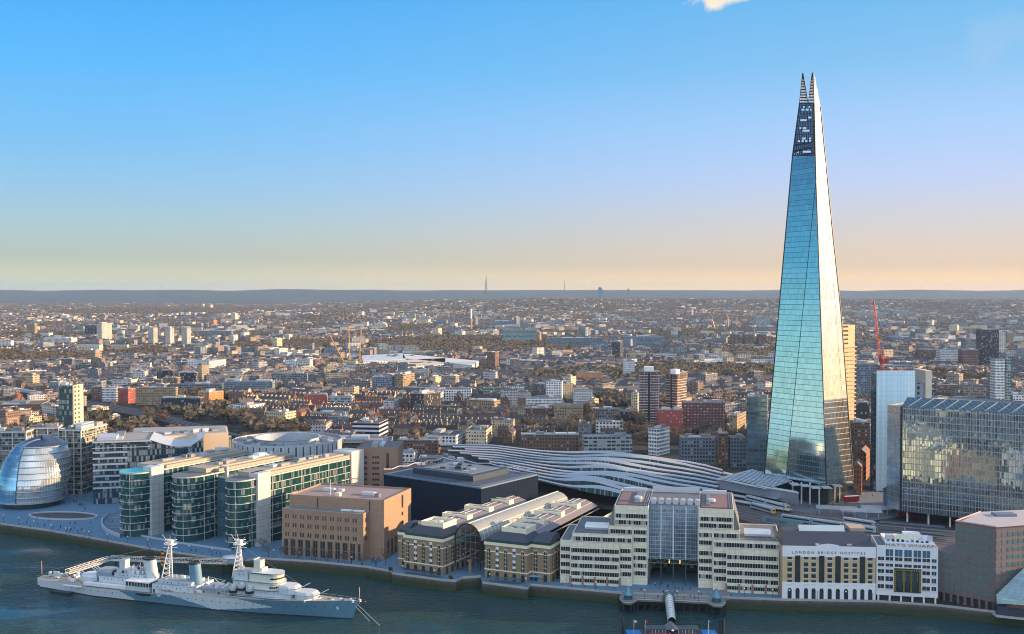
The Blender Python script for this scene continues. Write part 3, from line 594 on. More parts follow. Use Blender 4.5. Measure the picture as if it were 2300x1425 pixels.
# ---------------------------------------------------------------- yellow brick warehouses with glass barrel arcade
ybrick=mat('yellow_stock_brick',(.3,.225,.14),.85,0,.15,.6,streak=.16); ycream=mat('cream_render',(.85,.78,.58),.75,0,.06); greenD=mat('dark_green_frames',(.02,.08,.08),.4,.1,.1)
vaultM=mat('mauve_vault_roof',(.21,.195,.215),.55,.1,.12,.5)
def arched(w,h,n=8):   # window with round head, local: centre x=0
    r=w/2; pts=[(-r,0),(r,0),(r,h-r)]+[(r*math.cos(math.pi*i/n),h-r+r*math.sin(math.pi*i/n)) for i in range(1,n)]+[(-r,h-r)]
    return pts
def arch_mesh(name,w,h,m1,m2,bars=4,panels=None,d=.12):
    mb=MB(); pts=arched(w,h); k=len(pts); mb.poly([(x,-d,z) for x,z in pts],0)
    for i in range(k): x,z=pts[i]; x2,z2=pts[(i+1)%k]; mb.poly([(x,-d,z),(x,.1,z),(x2,.1,z2),(x2,-d,z2)],0)
    if m2:
        o=arched(w+.55,h+.28); o=[(x,z) for x,z in o]; 
        for i in range(2,k-1):
            a,b_=pts[i],pts[i+1]; c,e=o[i],o[i+1]; mb.poly([(a[0],-d-.08,a[1]),(c[0],-d-.08,c[1]),(e[0],-d-.08,e[1]),(b_[0],-d-.08,b_[1])],1)
        for i in range(1,bars): mb.box(-w/2,-d-.06,h*i/bars-.1,w/2,-d,h*i/bars+.14,1)
        mb.box(-.05,-d-.05,0,.05,-d,h-.1,1)
    if panels:
        for i in range(4): mb.box(-w/2,-d-.09,1.2+i*3.0,w/2,-d-.02,2.6+i*3.0,2)
    return mb.mesh(name,[glassD,ycream]+([panels] if panels else []))
awin=arch_mesh('arched_window',1.7,10.6,1,1,5); awinB=arch_mesh('arched_window',1.7,10.6,1,1,5,white); adoor=arch_mesh('arched_doorway',2.0,3.6,1,None)
def hays(label,pl,pr,hc,bays,wing,depth,side):
    """block root at left front corner; wing = (x0,x1,y0,bays) set back part; side windows towards the right"""
    b=Bld('warehouse',label,'warehouse',pl,pr); w=b.w; x0,x1,y0,nb=wing
    W=MB().box(0,0,0,w,depth,hc); xa,xb=(x0,-.01) if x0<0 else (w+.01,x1)
    W.box(xa,y0,0,xb,depth-1,hc-.05); W.build('wall',ybrick,b.root)
    C=MB(); 
    for z,hh,p in ((hc-1.5,1.5,.35),(4.6,.55,.3)): C.box(-p,-p,z,w+p,depth,z+hh)
    for z,hh,p in ((hc-1.55,1.5,.3),(4.55,.55,.25)): C.box(xa-(p if x0<0 else 0),y0-p,z,xb+(0 if x0<0 else p),depth-1,z+hh)
    # impost band between arches
    C.box(-.22,-.22,hc-5.0,w+.22,depth,hc-4.4)
    C.box(xa-(.18 if x0<0 else 0),y0-.18,hc-5.0,xb+(0 if x0<0 else .18),depth-1,hc-4.4)
    C.build('stone_band',ycream,b.root)
    sp=w/bays
    for i in range(bays):
        x=sp*(i+.5); inst('arched_window',awinB if i in (1,3) else awin,b.root,(x,-.12,5.3)); inst('arched_doorway',adoor,b.root,(x,0,.3))
    for i in range(nb):
        x=xa+(xb-xa)*(i+.5)/nb; inst('arched_window',awin,b.root,(x,y0-.12,5.3)); inst('arched_doorway',adoor,b.root,(x,y0,.3))
    X1=w if x0<0 else x1
    for i in range(side):
        y=(4 if x0<0 else y0+4)+i*5.2; inst('arched_window',awin,b.root,(X1+.12,y,5.3),R(90)); inst('arched_doorway',adoor,b.root,(X1,y,.3),R(90))
    # green attic band and slate hip roof
    MB().box(.3,.3,hc,w-.3,16,hc+1.3).box(xa+.3,y0+.3,hc,xb-.3,16,hc+1.25).build('attic',greenD,b.root)
    S=MB(); S.prism([(.1,.1),(w-.1,.1),(w-.1,18),(.1,18)],hc+1.35,hc+4.6,top=[(5,5),(w-4,5),(w-4,17),(5,17)])
    S.prism([(xa+.1,y0),(xb-.1,y0),(xb-.1,19),(xa+.1,19)],hc+1.3,hc+4.2,top=[(xa+2,y0+5),(xb-.4,y0+5),(xb-.4,17),(xa+2,17)]); S.build('slate_roof',slate,b.root)
    dm=MB().box(-.9,0,0,.9,1.4,1.0).mesh('dormer',metalG)
    for i in range(bays): inst('dormer',dm,b.root,(sp*(i+.5),.9,hc+.35))
    # raised cream plant enclosure
    a0,a1=w*.28,w*.86
    E=MB(); 
    E.box(a0,6,hc+4,a1,6.5,hc+7).box(a0,6.5,hc+4,a0+.5,19,hc+7).box(a1-.5,6.5,hc+4,a1,19,hc+7).box(a0+.5,18.5,hc+4,a1-.5,19,hc+7).build('plant_enclosure',ycream,b.root)
    MB().poly([(a0+.5,6.5,hc+4.9),(a1-.5,6.5,hc+4.9),(a1-.5,18.5,hc+4.9),(a0+.5,18.5,hc+4.9)]).build('plant_deck',roofG,b.root)
    rr=random.Random(int(w*10)); 
    for i in range(6): x=a0+1.2+i*(a1-a0-3)/6; y=rr.uniform(8,14); MB().box(x,y,hc+4.95,x+1.6,y+2.5,hc+6.2).build('plant_unit',rr.choice([white,metalG,metalW]),b.root)
    # curved metal vaults behind, divided by cream cross walls
    V=MB(); n=8; rows=[]
    y=19.2
    for yy in (y,depth): rows.append([(w*.02+w*.96*i/n,yy,hc+.6+4.3*math.sin(math.pi*(.06+.88*i/n))) for i in range(n+1)])
    V.grid(rows); V.build('vault_roof',vaultM,b.root,smooth=True)
    rb=MB()
    for k in range(1,6): x=w*.02+w*.96*k/6; rb.box(x-.15,y,hc+.6+4.3*math.sin(math.pi*(.06+.88*k/6)),x+.15,depth,hc+.85+4.3*math.sin(math.pi*(.06+.88*k/6)))
    rb.build('roof_rib',metalW,b.root)
    yy=33
    while yy<depth-3:
        MB().box(w*.12,yy,hc+1,w*.8,yy+.6,hc+5.9).box(w*.12,yy+5,hc+1,w*.8,yy+5.5,hc+5.9).box(w*.12,yy+.6,hc+1,w*.12+.5,yy+5,hc+5.9).box(w*.8-.5,yy+.6,hc+1,w*.8,yy+5,hc+5.9).build('roof_crosswall',ycream,b.root)
        MB().box(w*.3,yy+1.5,hc+4.0,w*.6,yy+4.6,hc+5.5).build('plant_unit',metalG,b.root); yy+=24
    b.take(xa if x0<0 else 0,0,max(w,x1),depth); return b
b1=hays('yellow brick warehouse left of the glass arcade, green attic over arched windows',(908,1281),(995,1294),19,5,(-6.5,0,4,1),100,5)
b2=hays('yellow brick warehouse right of the glass arcade, dark parasols at its foot',*gpair(1089,1184,1310.5,25),19,5,(0,b1.w*0+34.5,5,2),104,18)
# dark terraces awning at feet
for (pl,pr,nm,lb,col) in (((906,1288),(990,1299),'awning','long dark awning in front of the left yellow brick warehouse',(.03,.035,.05)),((1098,1307),(1172,1313),'awning','row of dark folded parasols before the right yellow brick warehouse',(.07,.1,.14))):
    b=Bld(nm,lb,'awning',pl,pr); am=mat('awning_'+str(col[0]),col,.7)
    for i in range(6):
        x=b.w*(i+.5)/6; s=b.w/13; MB().prism([(x-s,-1.5),(x+s,-1.5),(x+s,1.5),(x-s,1.5)],2.4,3.0,top=[(x-.1,-.1),(x+.1,-.1),(x+.1,.1),(x-.1,.1)]).tube((x,0,0),(x,0,2.5),.08,4).build('canopy',am,b.root)
# glass barrel arcade
def arcade():
    w=15.6; rz=math.atan2(-.49,.87); c0=GY(1051.5,1290,557); a=Vector((c0.x-.87*w/2,c0.y+.49*w/2,0)); rt=empty('glass_arcade',a,rz,'long barrel vaulted glass arcade between the two yellow brick warehouses','arcade')
    n=14; L_=104; zs=18; rise=8.3
    prof=[(w/2-w/2*math.cos(math.pi*i/n),zs+rise*math.sin(math.pi*i/n)) for i in range(n+1)]
    gl,t,nd,lk,bs=_new('arcade_glass'); bs.inputs['Base Color'].default_value=(.42,.44,.4,1); bs.inputs['Roughness'].default_value=.22; bs.inputs['Metallic'].default_value=.25; bs.inputs['Alpha'].default_value=.92
    MB().grid([[(x,y,z) for x,z in prof] for y in (0,L_)]).build('barrel_roof',gl,rt,smooth=True)
    rb=MB()
    for i in range(n): rb.tube((prof[i][0],0,prof[i][1]),(prof[i+1][0],0,prof[i+1][1]),.13,4)
    rm=rb.mesh('arch_rib',metalW)
    for k in range(26): inst('arch_rib',rm,rt,(0,k*4,.05))
    for i in (3,7,11): MB().tube((prof[i][0],0,prof[i][1]+.15),(prof[i][0],L_,prof[i][1]+.15),.22,4).build('ridge_walkway',mat('ridge_cream',(.7,.66,.55)),rt)
    fa=MB()
    for i in range(n): fa.tube((prof[i][0],-.3,prof[i][1]),(prof[i+1][0],-.3,prof[i+1][1]),.38,5)
    fa.tube((0,-.3,3),(0,-.3,zs),.35,5).tube((w,-.3,3),(w,-.3,zs),.35,5); fa.build('front_arch',dark,rt)
    fs=MB()
    for x in (w*.2,w*.4,w*.6,w*.8): z=zs+rise*math.sin(math.acos(max(-1,min(1,(w/2-x)/(w/2))))); fs.tube((x,-.2,6 if x in (w*.4,w*.6) else 3),(x,-.2,z),.1,4)
    for z in (9,13,17,20.5): k=0 if z<=zs else w/2-w/2*math.sqrt(max(0,1-((z-zs)/rise)**2)); fs.tube((k,-.2,z),(w-k,-.2,z),.1,4)
    fs.build('fan_window',metalG,rt)
    MB().poly([(.4,22,0),(w-.4,22,0),(w-.4,22,zs+1),(.4,22,zs+1)]).build('rear_shade_sheet',mat('arcade_shade',(.08,.07,.06),.6),rt)  # dark sheet painted in place of the shade deep inside the arcade
    MB().tube((w/2,2,0),(w/2,2,6),.9,8).box(w/2-1.2,1,6,w/2+1.2,3,7).build('stone_pillar',ybrick,rt)
    lm=MB().tube((0,0,0),(0,0,.4),.22,6).mesh('lamp',mat('lamp_glow',(.9,.8,.6)))
    for i in range(5): inst('lamp',lm,rt,(w+1.5+i*.4,8-i*3,7+i*.3)); inst('lamp',lm,rt,(.5,4+i*3,7+.5*i))
    MB().box(-7,.2,14.5,-.1,20,16.5).box(w+.1,4,13,w+5,22,15).build('side_canopy',mat('pale_green_glass',(.35,.5,.45),.2,.3),rt)
arcade()
# blue cafe front
b=Bld('cafe_front','bright blue cafe front at the foot of the right yellow brick warehouse','shop front',(1190,1306),(1226,1307)); bl=mat('cafe_blue',(.02,.14,.45),.4)
MB().box(0,0,0,b.w,3,2.9).build('shopfront',bl,b.root); MB().poly([(-.3,-1.8,2.6),(b.w+.3,-1.8,2.6),(b.w+.3,0,3.3),(-.3,0,3.3)]).build('awning',mat('cafe_awning',(.15,.3,.5)),b.root)
wmm=MB().box(-.5,-.06,.7,.5,.02,2.2).mesh('window',glassD)
for i in range(5): inst('window',wmm,b.root,(1+i*(b.w-2)/4,0,0))
# ---------------------------------------------------------------- big cream stepped office with the glass atrium
darkwin=facade('ribbon_glass',(.35,.36,.32),(.015,.03,.035),99,1.25,.84,1.0,lit=.14,obj=0,dirt=.05); 
def ribbon(root,x0,y,x1,z,h,side=None,mt=None):
    MB().box(x0,y-.12,z,x1,y+.2,z+h).build('window_band',mt or darkwin,root)
def cottons():
    b=Bld('stepped_office','wide cream banded riverside office stepping up to twin towers around a glass atrium','office building',(1258,1312),(1752,1337)); w=b.w; X=b.X
    fh=3.95; fl0=[1.6+fh*i for i in range(11)]
    brickp=mat('pink_brick',(.33,.2,.17),.85)
    def block(x0,x1,y0,y1,H,rows,zlow=0,left=False,right=False,par=True,bars=True,rightband=False):
        MB().box(x0,y0,zlow,x1,y1,H).build('wall',cream,b.root)
        for z in rows: ribbon(b.root,x0+.5,y0,x1-.5,z-.2,2.15)
        if right:
            MB().box(x1-.05,y0,zlow+3,x1+.18,y1,H-.02).build('side_panel',cream,b.root)
        if par:
            generic_roof(b,x0,y0,x1,y1,H,roofG,0,pm=cream,par=.5)
        ln=MB()
        for z in rows: ln.box(x0,y0-.16,z-.3,x1,y0-.02,z-.15); ln.box(x0,y0-.16,z+1.95,x1,y0-.02,z+2.08)
        ln.build('sill_line',mat('pale_sill',(.75,.74,.68),.6),b.root)
    xs1=[X(1281,0),X(1392,0)]; xr1=[X(1631,0),X(1750,0)]
    z1=21.2;z2=25.2;z3=29.0;z4=b.h(1140,40,8)
    r5=[17.6-.9,13.7-.9,9.8-.9,5.9-.9]
    block(X(1258,2),xs1[0]-.02,2,40,21.5,r5); 
    block(xs1[0],xs1[1],0,44,z1,r5)
    block(xs1[0]+.6,X(1420,2.6),2.6,44.1,z2,[z2-3.2]+r5); block(X(1420,2.6)-.02+.04,X(1454,5.5),5.5,46,z3,r5+[z2-3.2,z3-3.2])
    block(X(1366,5.5),X(1420,2.6),5.6,46.2,z3,[z3-3.2])
    tx=[X(1380,8.5),X(1456,8.5)]; block(tx[0],tx[1],8.5,54,z4,[z4-5.6,z4-8.9]); 
    block(xr1[0],xr1[1],0,42,z1-.4,r5); block(X(1601,2.6),X(1754,2.6),2.6,42.1,z2-.3,[z2-3.2]+r5)
    block(X(1568,5.5),X(1601,5.5),5.5,46,z3,r5+[z2-3.2,z3-3.2]); block(X(1601,5.6),X(1662,5.6),5.6,46.2,z3,[z3-3.2])
    ux=[X(1569,8.5),X(1648,8.5)]; block(ux[0],ux[1],8.5,54,z4,[z4-5.6,z4-8.9])
    # roofs of towers
    for a0,a1,s in ((tx[0],tx[1],1),(ux[0],ux[1],-1)):
        MB().box(a0+1.2,11,z4+.1,a1-1.2,50,z4+.8).build('roof_plant',mat('mauve_plant',(.2,.14,.15),.8),b.root)
        MB().box((a0+a1)/2-1+2*s,14,z4+.8,(a0+a1)/2+5*s,44,z4+1.6).build('roof_plant',metalG,b.root)
        MB().lathe(((a0+a1)/2+2.5*s,22,z4+1.7),[(2.2,0),(2.2,1.1),(1.9,1.3)],14).build('cooling_drum',metalW,b.root)
        MB().box(a0+1.5,46,z4+.8,a1-3,49,z4+2.6).build('roof_plant',metalW,b.root)
        for q in range(2): MB().box(a1-1-1.1*q-.3,9.5,z4+.2,a1-1-1.1*q,52,z4+1).build('roof_rail',metalG,b.root)
    # rear sloping buttresses
    for x in (tx[0]-3.0,ux[1]+.1): MB().prism([(x,9),(x+2.9,9),(x+2.9,50),(x,50)],z3,z4,top=[(x+(2.6 if x<50 else 0),9),(x+(2.9 if x<50 else .3),9),(x+(2.9 if x<50 else .3),50),(x+(2.6 if x<50 else 0),50)]).build('sloping_glass',mat('buttress',(.2,.22,.22),.4,.3),b.root)
    # barrel plant on wings
    for x,y in ((X(1312,10),8),(X(1312,10),13),(X(1672,10),8),(X(1672,10),13)): MB().tube((x,y+6,z2+1.2),(x+13,y+6,z2+1.2),1.7,10).build('roof_barrel',metalW,b.root,smooth=False)
    # ground floor bays with brick piers
    for a0,a1 in ((xs1[0],xs1[1]),(xr1[0],xr1[1])):
        n=4
        MB().box(a0,-.3,3.4,a1,.0,4.7).build('fascia',cream,b.root)
        for i in range(n+1): x=a0+(a1-a0)*i/n; MB().box(x-.5,-.6,0,x+.5,0-.01,4.6).build('brick_pier',brickp,b.root)
        for i in range(n): x=a0+(a1-a0)*i/n; MB().box(x+.6,-.25,1.6,x+(a1-a0)/n-.6,-.02,3.2).build('window_band',darkwin,b.root)
    # atrium
    a0,a1=tx[1]+.05,ux[0]-.05; zt=b.h(1136,(a0+a1)/2,12); zb=13.0
    at=curtain('atrium_glass',(.09,.15,.22),(.36,.42,.46),2.0,1.25,.1,.12,.45,.08,.6,line2=.07,bw2=(a1-a0)/4)
    MB().poly([(a0,8.7,zb),(a1,8.7,zb),(a1,12,zt),(a0,12,zt)]).build('atrium_glazing',at,b.root)
    MB().box(a0,12.1,zt-.3,a1,50,zt).build('atrium_roof',roofG,b.root)
    um=MB().box(0,0,0,2.6,4,2.2).box(.4,.6,2.2,2.2,3.4,2.6).mesh('plant_unit',metalW)
    for i in range(7): inst('plant_unit',um,b.root,(a0+1+i*(a1-a0-3)/6,15,zt))
    MB().box(a0,48,zt,a1,48.4,zt+3).build('roof_screen',metalW,b.root)
    ms=MB().box(-.14,-.14,0,.14,.14,zt-zb).mesh('atrium_mullion',white)
    for i in range(5): x=a0+(a1-a0)*i/4; o=inst('atrium_mullion',ms,b.root,(x,8.5,zb)); o.rotation_euler=(-math.atan2(3.3,zt-zb),0,0)
    tr=MB()
    for i in range(8):
        x=a0+(a1-a0)*i/8; x2=a0+(a1-a0)*(i+1)/8; za,zb2=(zb,zb-2.2) if i%2 else (zb-2.2,zb); tr.tube((x,8.6,za),(x2,8.6,zb2),.12,4)
    tr.tube((a0,8.6,zb),(a1,8.6,zb),.2,4).tube((a0,8.6,zb-2.2),(a1,8.6,zb-2.2),.2,4); tr.build('truss',mat('green_steel',(.15,.22,.2),.5),b.root)
    cl=MB().tube((0,0,0),(0,0,zb),.3,8).mesh('column',mat('dark_green_steel',(.06,.09,.09),.4))
    for i in range(5): inst('column',cl,b.root,(a0+.3+(a1-a0-.6)*i/4,8.2,0))
    MB().poly([(a0,40,0),(a1,40,0),(a1,40,zb),(a0,40,zb)]).build('courtyard_rear',facade('court_rear',(.1,.1,.1),(.03,.04,.04),3.9,2,.7,.6,lit=.2,obj=0),b.root)
    MB().box(a0,12,zb-.4,a1,40,zb).build('courtyard_soffit',mat('soffit',(.15,.15,.14)),b.root)
    for x in (a0-.05,): pass
    lw=mat('warm_lamp_strip',(.8,.5,.15)); lw.node_tree.nodes['Principled BSDF'].inputs['Emission Color'].default_value=(1,.6,.15,1); lw.node_tree.nodes['Principled BSDF'].inputs['Emission Strength'].default_value=1.5
    for x in (a0+(a1-a0)*.4,a0+(a1-a0)*.62): MB().box(x-.15,20,8.0,x+.15,20.3,10).build('lamp',lw,b.root)
    MB().box(a0+(a1-a0)*.3,10,.15,a1-(a1-a0)*.3,38,.5).build('courtyard_terrace',pav,b.root)
    b.take(0,0,w,50)
    # plum side piece on the right with sloping white roof edge
    MB().box(w+.1,3,0,w+1.7,30,20).build('side_wall',mat('plum_brick',(.2,.12,.11),.8),b.root)
cottons()
# ---------------------------------------------------------------- white and yellow hospital
def hospital():
    b=Bld('hospital','white and yellow brick hospital with its name in spaced letters','hospital',(1757,1346),(1966,1350)); w=b.w; H=b.h(1229,w/2); u=w/209.0
    yb=mat('ochre_brick',(.6,.47,.28),.85,0,.14,.6,streak=.14); wm=mat('hospital_white',(.84,.86,.9),.6,0,.05,streak=.08)
    z1=b.h(1252,w/2); z0=b.h(1309,w/2)
    MB().box(0,0,0,w,20,H).build('wall',yb,b.root)
    MB().box(-.05,-.2,z1,w+.05,0,H+.3).box(-.05,-.2,0,w+.05,0,z0).build('white_front',wm,b.root)
    # curved pediment
    P=MB(); n=10; pts=[(w*.34+w*.3*i/n,H+.3+1.3*math.sin(math.pi*i/n)**1) for i in range(n+1)]
    P.poly([(x,-.2,z) for x,z in [(w*.34,H+.3)]+pts[1:-1]+[(w*.64,H+.3)]]).build('pediment',wm,b.root)
    xs_=[282,423,488,627,768,842,975]; tall=[350,557,697,908]; px=lambda q:b.X(1700+q/3.833,0,12)
    sm=MB().box(-1.05,-.12,0,1.05,.02,1.9,0).box(-1.25,-.3,-.35,1.25,.02,-.02,1).mesh('window',[glassD,mat('sill_white',(.7,.7,.68))])
    zr=[b.h(1100+y/3.833+4.0,w/2) for y in (590,650,697,750,802)]
    for x in xs_:
        for z in zr: inst('window',sm,b.root,(px(x),0,z))
    zt=b.h(1249,w/2); tg=MB().box(-1.25,-.28,0,1.25,.02,zt-z0,0)
    for i in range(1,14): tg.box(-1.25,-.33,(zt-z0)*i/14-.05,1.25,-.28,(zt-z0)*i/14+.05,1)
    for i in(-.6,0,.6): tg.box(i-.04,-.33,0,i+.04,-.28,zt-z0,1)
    tg=tg.mesh('tall_window',[glassD,dark])
    for x in tall: inst('tall_window',tg,b.root,(px(x),0,z0))
    dm=MB()
    pts=arched(1.9,b.h(1322,w/2)); dm.poly([(x,-.3,z) for x,z in pts]); k=len(pts)
    for i in range(k): a,c=pts[i],pts[(i+1)%k]; dm.poly([(a[0],-.3,a[1]),(a[0],0,a[1]),(c[0],0,c[1]),(c[0],-.3,c[1])])
    dm=dm.mesh('arched_doorway',glassD)
    for x in sorted(xs_+tall): inst('arched_doorway',dm,b.root,(px(x),0,0))
    t=txt('sign_lettering','LONDON BRIDGE HOSPITAL',1.7,b.root,(w/2-.2,-.26,b.h(1244.5,w/2)),mat('letter_navy',(.02,.03,.06)),space=1.8)
    wd=t.dimensions.x; t.scale=(w*.79/wd,1,1)
    R_=MB(); R_.prism([(-.1,.1),(w+.1,.1),(w+.1,22),(-.1,22)],H,H+5.5,top=[(2,8),(w-3,8),(w-3,18),(2,18)]); R_.build('slate_roof',slate,b.root)
    MB().gable(w*.22,9.5,w*.72,14,H+5.5,H+8,0,0).build('glass_lantern',mat('lantern',(.55,.58,.58),.2,.3),b.root)
    MB().box(w*.78,10,H+5.5,w*.95,20,H+7).build('plant_room',mat('warm_roof_deck',(.4,.33,.28)),b.root)
    MB().box(w*.36,1,H,w*.4,2.5,H+1.2).box(w*.7,1,H,w*.75,2.5,H+1.2).build('dormer',metalW,b.root)
    b.take(0,0,w,26)
hospital()
# ---------------------------------------------------------------- white art deco house with the gilded panel
def olaf():
    b=Bld('art_deco_house','white art deco riverside house with a dark gilded panel in its middle','office building',(1968,1350),(2106,1358)); w=b.w; H=b.h(1221,w/2); wm=mat('portland_white',(.8,.82,.86),.6,0,.05,streak=.1)
    MB().box(0,0,3.0,w,22,H-1.5).build('wall',wm,b.root); MB().box(4,0,H-1.5,w-1.2,20,H).build('attic',wm,b.root)
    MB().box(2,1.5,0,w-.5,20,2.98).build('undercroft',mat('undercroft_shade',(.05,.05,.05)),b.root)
    lg=MB().box(-.4,0,0,.4,.9,3).mesh('leg',wm)
    for i in range(6): inst('leg',lg,b.root,(1+i*(w-2)/5,.1,0))
    px=lambda q:b.X(1700+q/3.833,0,15); zz=lambda q:b.h(1100+q/3.833,w/2)
    cols=[(1042,1095),(1108,1172),(1188,1252),(1268,1332),(1348,1412),(1425,1490),(1505,1545)]; rows=[(515,575),(583,612),(640,665),(690,722),(750,790),(820,855)]
    for j,(t_,bo) in enumerate(rows):
        for i,(l,r) in enumerate(cols):
            if j==0 and i in(0,6): continue
            if 2<=i<=4 and j>=3: continue
            x0,x1=px(l),px(r); z0,z1=zz(bo+6),zz(t_+6)
            MB().box(x0,-.1,z0,x1,.02,z1,0).box((x0+x1)/2-.06,-.14,z0,(x0+x1)/2+.06,-.1,z1,1).build('window',[mat('sky_window',(.1,.25,.38),.08,.5) if j==0 else glassD,wm],b.root)
            MB().box(x0-.15,-.3,z0-.3,x1+.15,.0,z0-.01).build('sill',wm,b.root)
    g0,g1,zb,zt=px(1182),px(1414),zz(885),zz(682); gold=mat('gilt_faience',(.42,.3,.05),.35,.4,.3,2); gm=mat('panel_black',(.02,.03,.035),.3)
    MB().box(g0,-.35,zb,g1,0,zt).build('relief_panel',gm,b.root)
    gp=MB(); 
    for x in (g0+.5,g0+(g1-g0)*.36,g0+(g1-g0)*.64,g1-.5):
        z=zb+.4
        while z<zt-.6: gp.box(x-.38,-.45,z,x+.38,-.35,z+.62); z+=.95
    x=g0+1.4
    while x<g1-1.2: gp.box(x-.3,-.45,zt-1.0,x+.35,-.35,zt-.4); x+=.95
    gp.build('gilt_relief',gold,b.root)
    for k in (.22,.5,.78): x=g0+(g1-g0)*k; MB().box(x-.9,-.42,zb+1,x+.9,-.36,zt-1.6,0).box(x-1.05,-.44,zb+5,x-.95,-.36,zt-1.6,1).box(x+.95,-.44,zb+5,x+1.05,-.36,zt-1.6,1).build('tall_window',[glassD,mat('verdigris',(.2,.4,.36))],b.root)
    t=txt('sign_lettering',"HAY'S WHARF",1.9,b.root,(w/2+1.2,-.12,H-1.55),mat('bronze_letters',(.3,.2,.12)),space=1.1); t.scale=(w*.78/t.dimensions.x,1,1)
    MB().poly([(.5,.5,H-1.4),(w-.5,.5,H-1.4),(w-.5,21,H-1.4),(.5,21,H-1.4)]).build('roof',roofG,b.root)
    for x,y,a,c,h in ((5,6,3,3,3),(9,8,12,6,2),(24,5,2,2,3.2),(14,14,8,5,2.4),(20,8,2.2,2,1.8)): MB().box(x,y,H-1.3,x+a,y+c,H+h-.6).build('plant_room',random.Random(x).choice([wm,cream,metalW]),b.root)
    rr=random.Random(5)
    for i in range(9): x=5+i*2.2; MB().box(x,2.5,H+.05,x+1.2,3.4,H+rr.uniform(.6,1.3)).build('roof_unit',rr.choice([dark,metalG]),b.root)
    MB().tube((13.3,4,H),(13.3,4,H+6.5),.1).build('flagpole',white,b.root)
    b.take(0,0,w,22)
olaf()
# ---------------------------------------------------------------- plum granite block
def granite():
    O=G(2108,1352); rt=empty('granite_office',O,0,'plum brown granite office block at the right edge beside the river','office building')
    gm=facade('plum_granite',(.215,.155,.15),(.02,.05,.06),4.3,4.0,.0,.0,obj=0,dirt=.15); go=mat('plum_granite_plain',(.2,.165,.165),.6,0,.12,.5,streak=.16,joint=3.1)
    wp=lambda x,y:(x-O.x,y-O.y)
    A=wp(204,511);B=wp(*G(2235,1373)[:2]); M=wp(*G(2139.5,1356)[:2])
    u=Vector((B[0]-A[0],B[1]-A[1],0)).normalized(); n=Vector((-u.y,u.x,0))
    ml0=math.hypot(M[0]-A[0],M[1]-A[1]); M=(A[0]+u.x*ml0,A[1]+u.y*ml0)
    Hm=hz(O.x+B[0],O.y+B[1],1186); Hl=hz(O.x+M[0],O.y+M[1],1244)
    C=(B[0]+75,B[1]+22); D=(C[0]-22,C[1]+22); E=(M[0]+n.x*30,M[1]+n.y*30); F=(A[0]+n.x*28,A[1]+n.y*28)
    MB().prism([M,B,C,D,E],3.8,Hm).prism([A,(M[0]-u.x*.05,M[1]-u.y*.05),(E[0]-u.x*.05,E[1]-u.y*.05),F],3.8,Hl).build('wall',go,rt)
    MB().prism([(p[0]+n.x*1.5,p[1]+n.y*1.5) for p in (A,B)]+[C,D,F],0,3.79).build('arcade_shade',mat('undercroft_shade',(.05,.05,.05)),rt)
    sw=MB().box(-.95,-.08,0,.95,.1,1.9).mesh('window',mat('granite_teal_window',(.13,.26,.27),.15,.2,.5,.3)); lw=MB().box(-1.0,-.08,0,1.0,.1,1.9).mesh('window',mat('pale_window',(.25,.26,.27),.2,.2))
    wl=math.hypot(B[0]-A[0],B[1]-A[1]); ml=math.hypot(M[0]-A[0],M[1]-A[1]); rz=math.atan2(u.y,u.x); rr=random.Random(3)
    for j in range(9):
        z=6.0+j*3.55
        if z+2>Hm-1: break
        s=1.7
        while s<wl-1:
            if s>ml+.8 or z+2<Hl-1:
                inst('window',sw,rt,(A[0]+u.x*s,A[1]+u.y*s,z),rz)
            s+=3.15
    v=Vector((C[0]-B[0],C[1]-B[1],0)).normalized(); rz2=math.atan2(v.y,v.x)
    for j in range(9):
        z=6+j*3.55
        if z+2>Hm-1: break
        for i in range(12): s=1.4+i*3.0; inst('window',lw if i<2 else sw,rt,(B[0]+v.x*s,B[1]+v.y*s,z),rz2)
    pm=MB().box(-.55,-.1,0,.55,1.2,3.8).mesh('pier',go)
    for i in range(9): s=.6+i*(wl-1.2)/8; inst('pier',pm,rt,(A[0]+u.x*s,A[1]+u.y*s,0),rz)
    MB().prism([(B[0]+n.x*2,B[1]+n.y*2),(M[0]+n.x*2+u.x*2,M[1]+n.y*2+u.y*2),(E[0],E[1]),(D[0],D[1]),(C[0]-1,C[1]+2)],Hm+.01,Hm+.3).build('roof',mat('pink_white_roof',(.42,.42,.45),.7,0,.2,.1),rt)
    e=MB()
    for p,q in ((M,B),(B,C),(M,E)): e.tube((*p,Hm+.3),(*q,Hm+.3),.45,4)
    e.build('parapet',mat('pink_coping',(.4,.3,.3)),rt)
    MB().box(M[0]+24,M[1]+10,Hm+.3,M[0]+34,M[1]+16,Hm+1.4).build('plant_room',metalG,rt)
    for x in (200,215,230,245,260,275,290): FOOT.append((x,530,24))
    # glass pyramid skirt
    g=empty('glass_pavilion',G(2237,1380),0,'sloping blue glass pavilion on a dark plinth at the right edge','pavilion'); P=G(2237,1380)
    a=Vector((0,0,5)); a2=GY(2238,1336,P.y-.2)-P; c=GY(2308,1268,P.y+5)-P; d=GY(2310,1360,P.y-9)-P; e_=GY(2239,1356,P.y-1)-P
    MB().poly([a2,e_,d,c]).poly([c,d,(30,40,4)]).build('sloping_glass',curtain('pavilion_glass',(.24,.36,.4),(.1,.15,.18),1.2,1.2,.08,.06,.5,.1,.25),g)
    MB().prism([(0,-1),(30,-13),(46,10),(30,30),(2,10)],0,4.0).build('plinth',mat('plinth_dark',(.05,.06,.09),.5),g)
    MB().prism([(-.8,-2),(30,-15),(48,10),(30,30),(-.8,5)],-.8,-.01).build('ledge',mat('ledge_grey',(.45,.47,.5)),g)
granite()
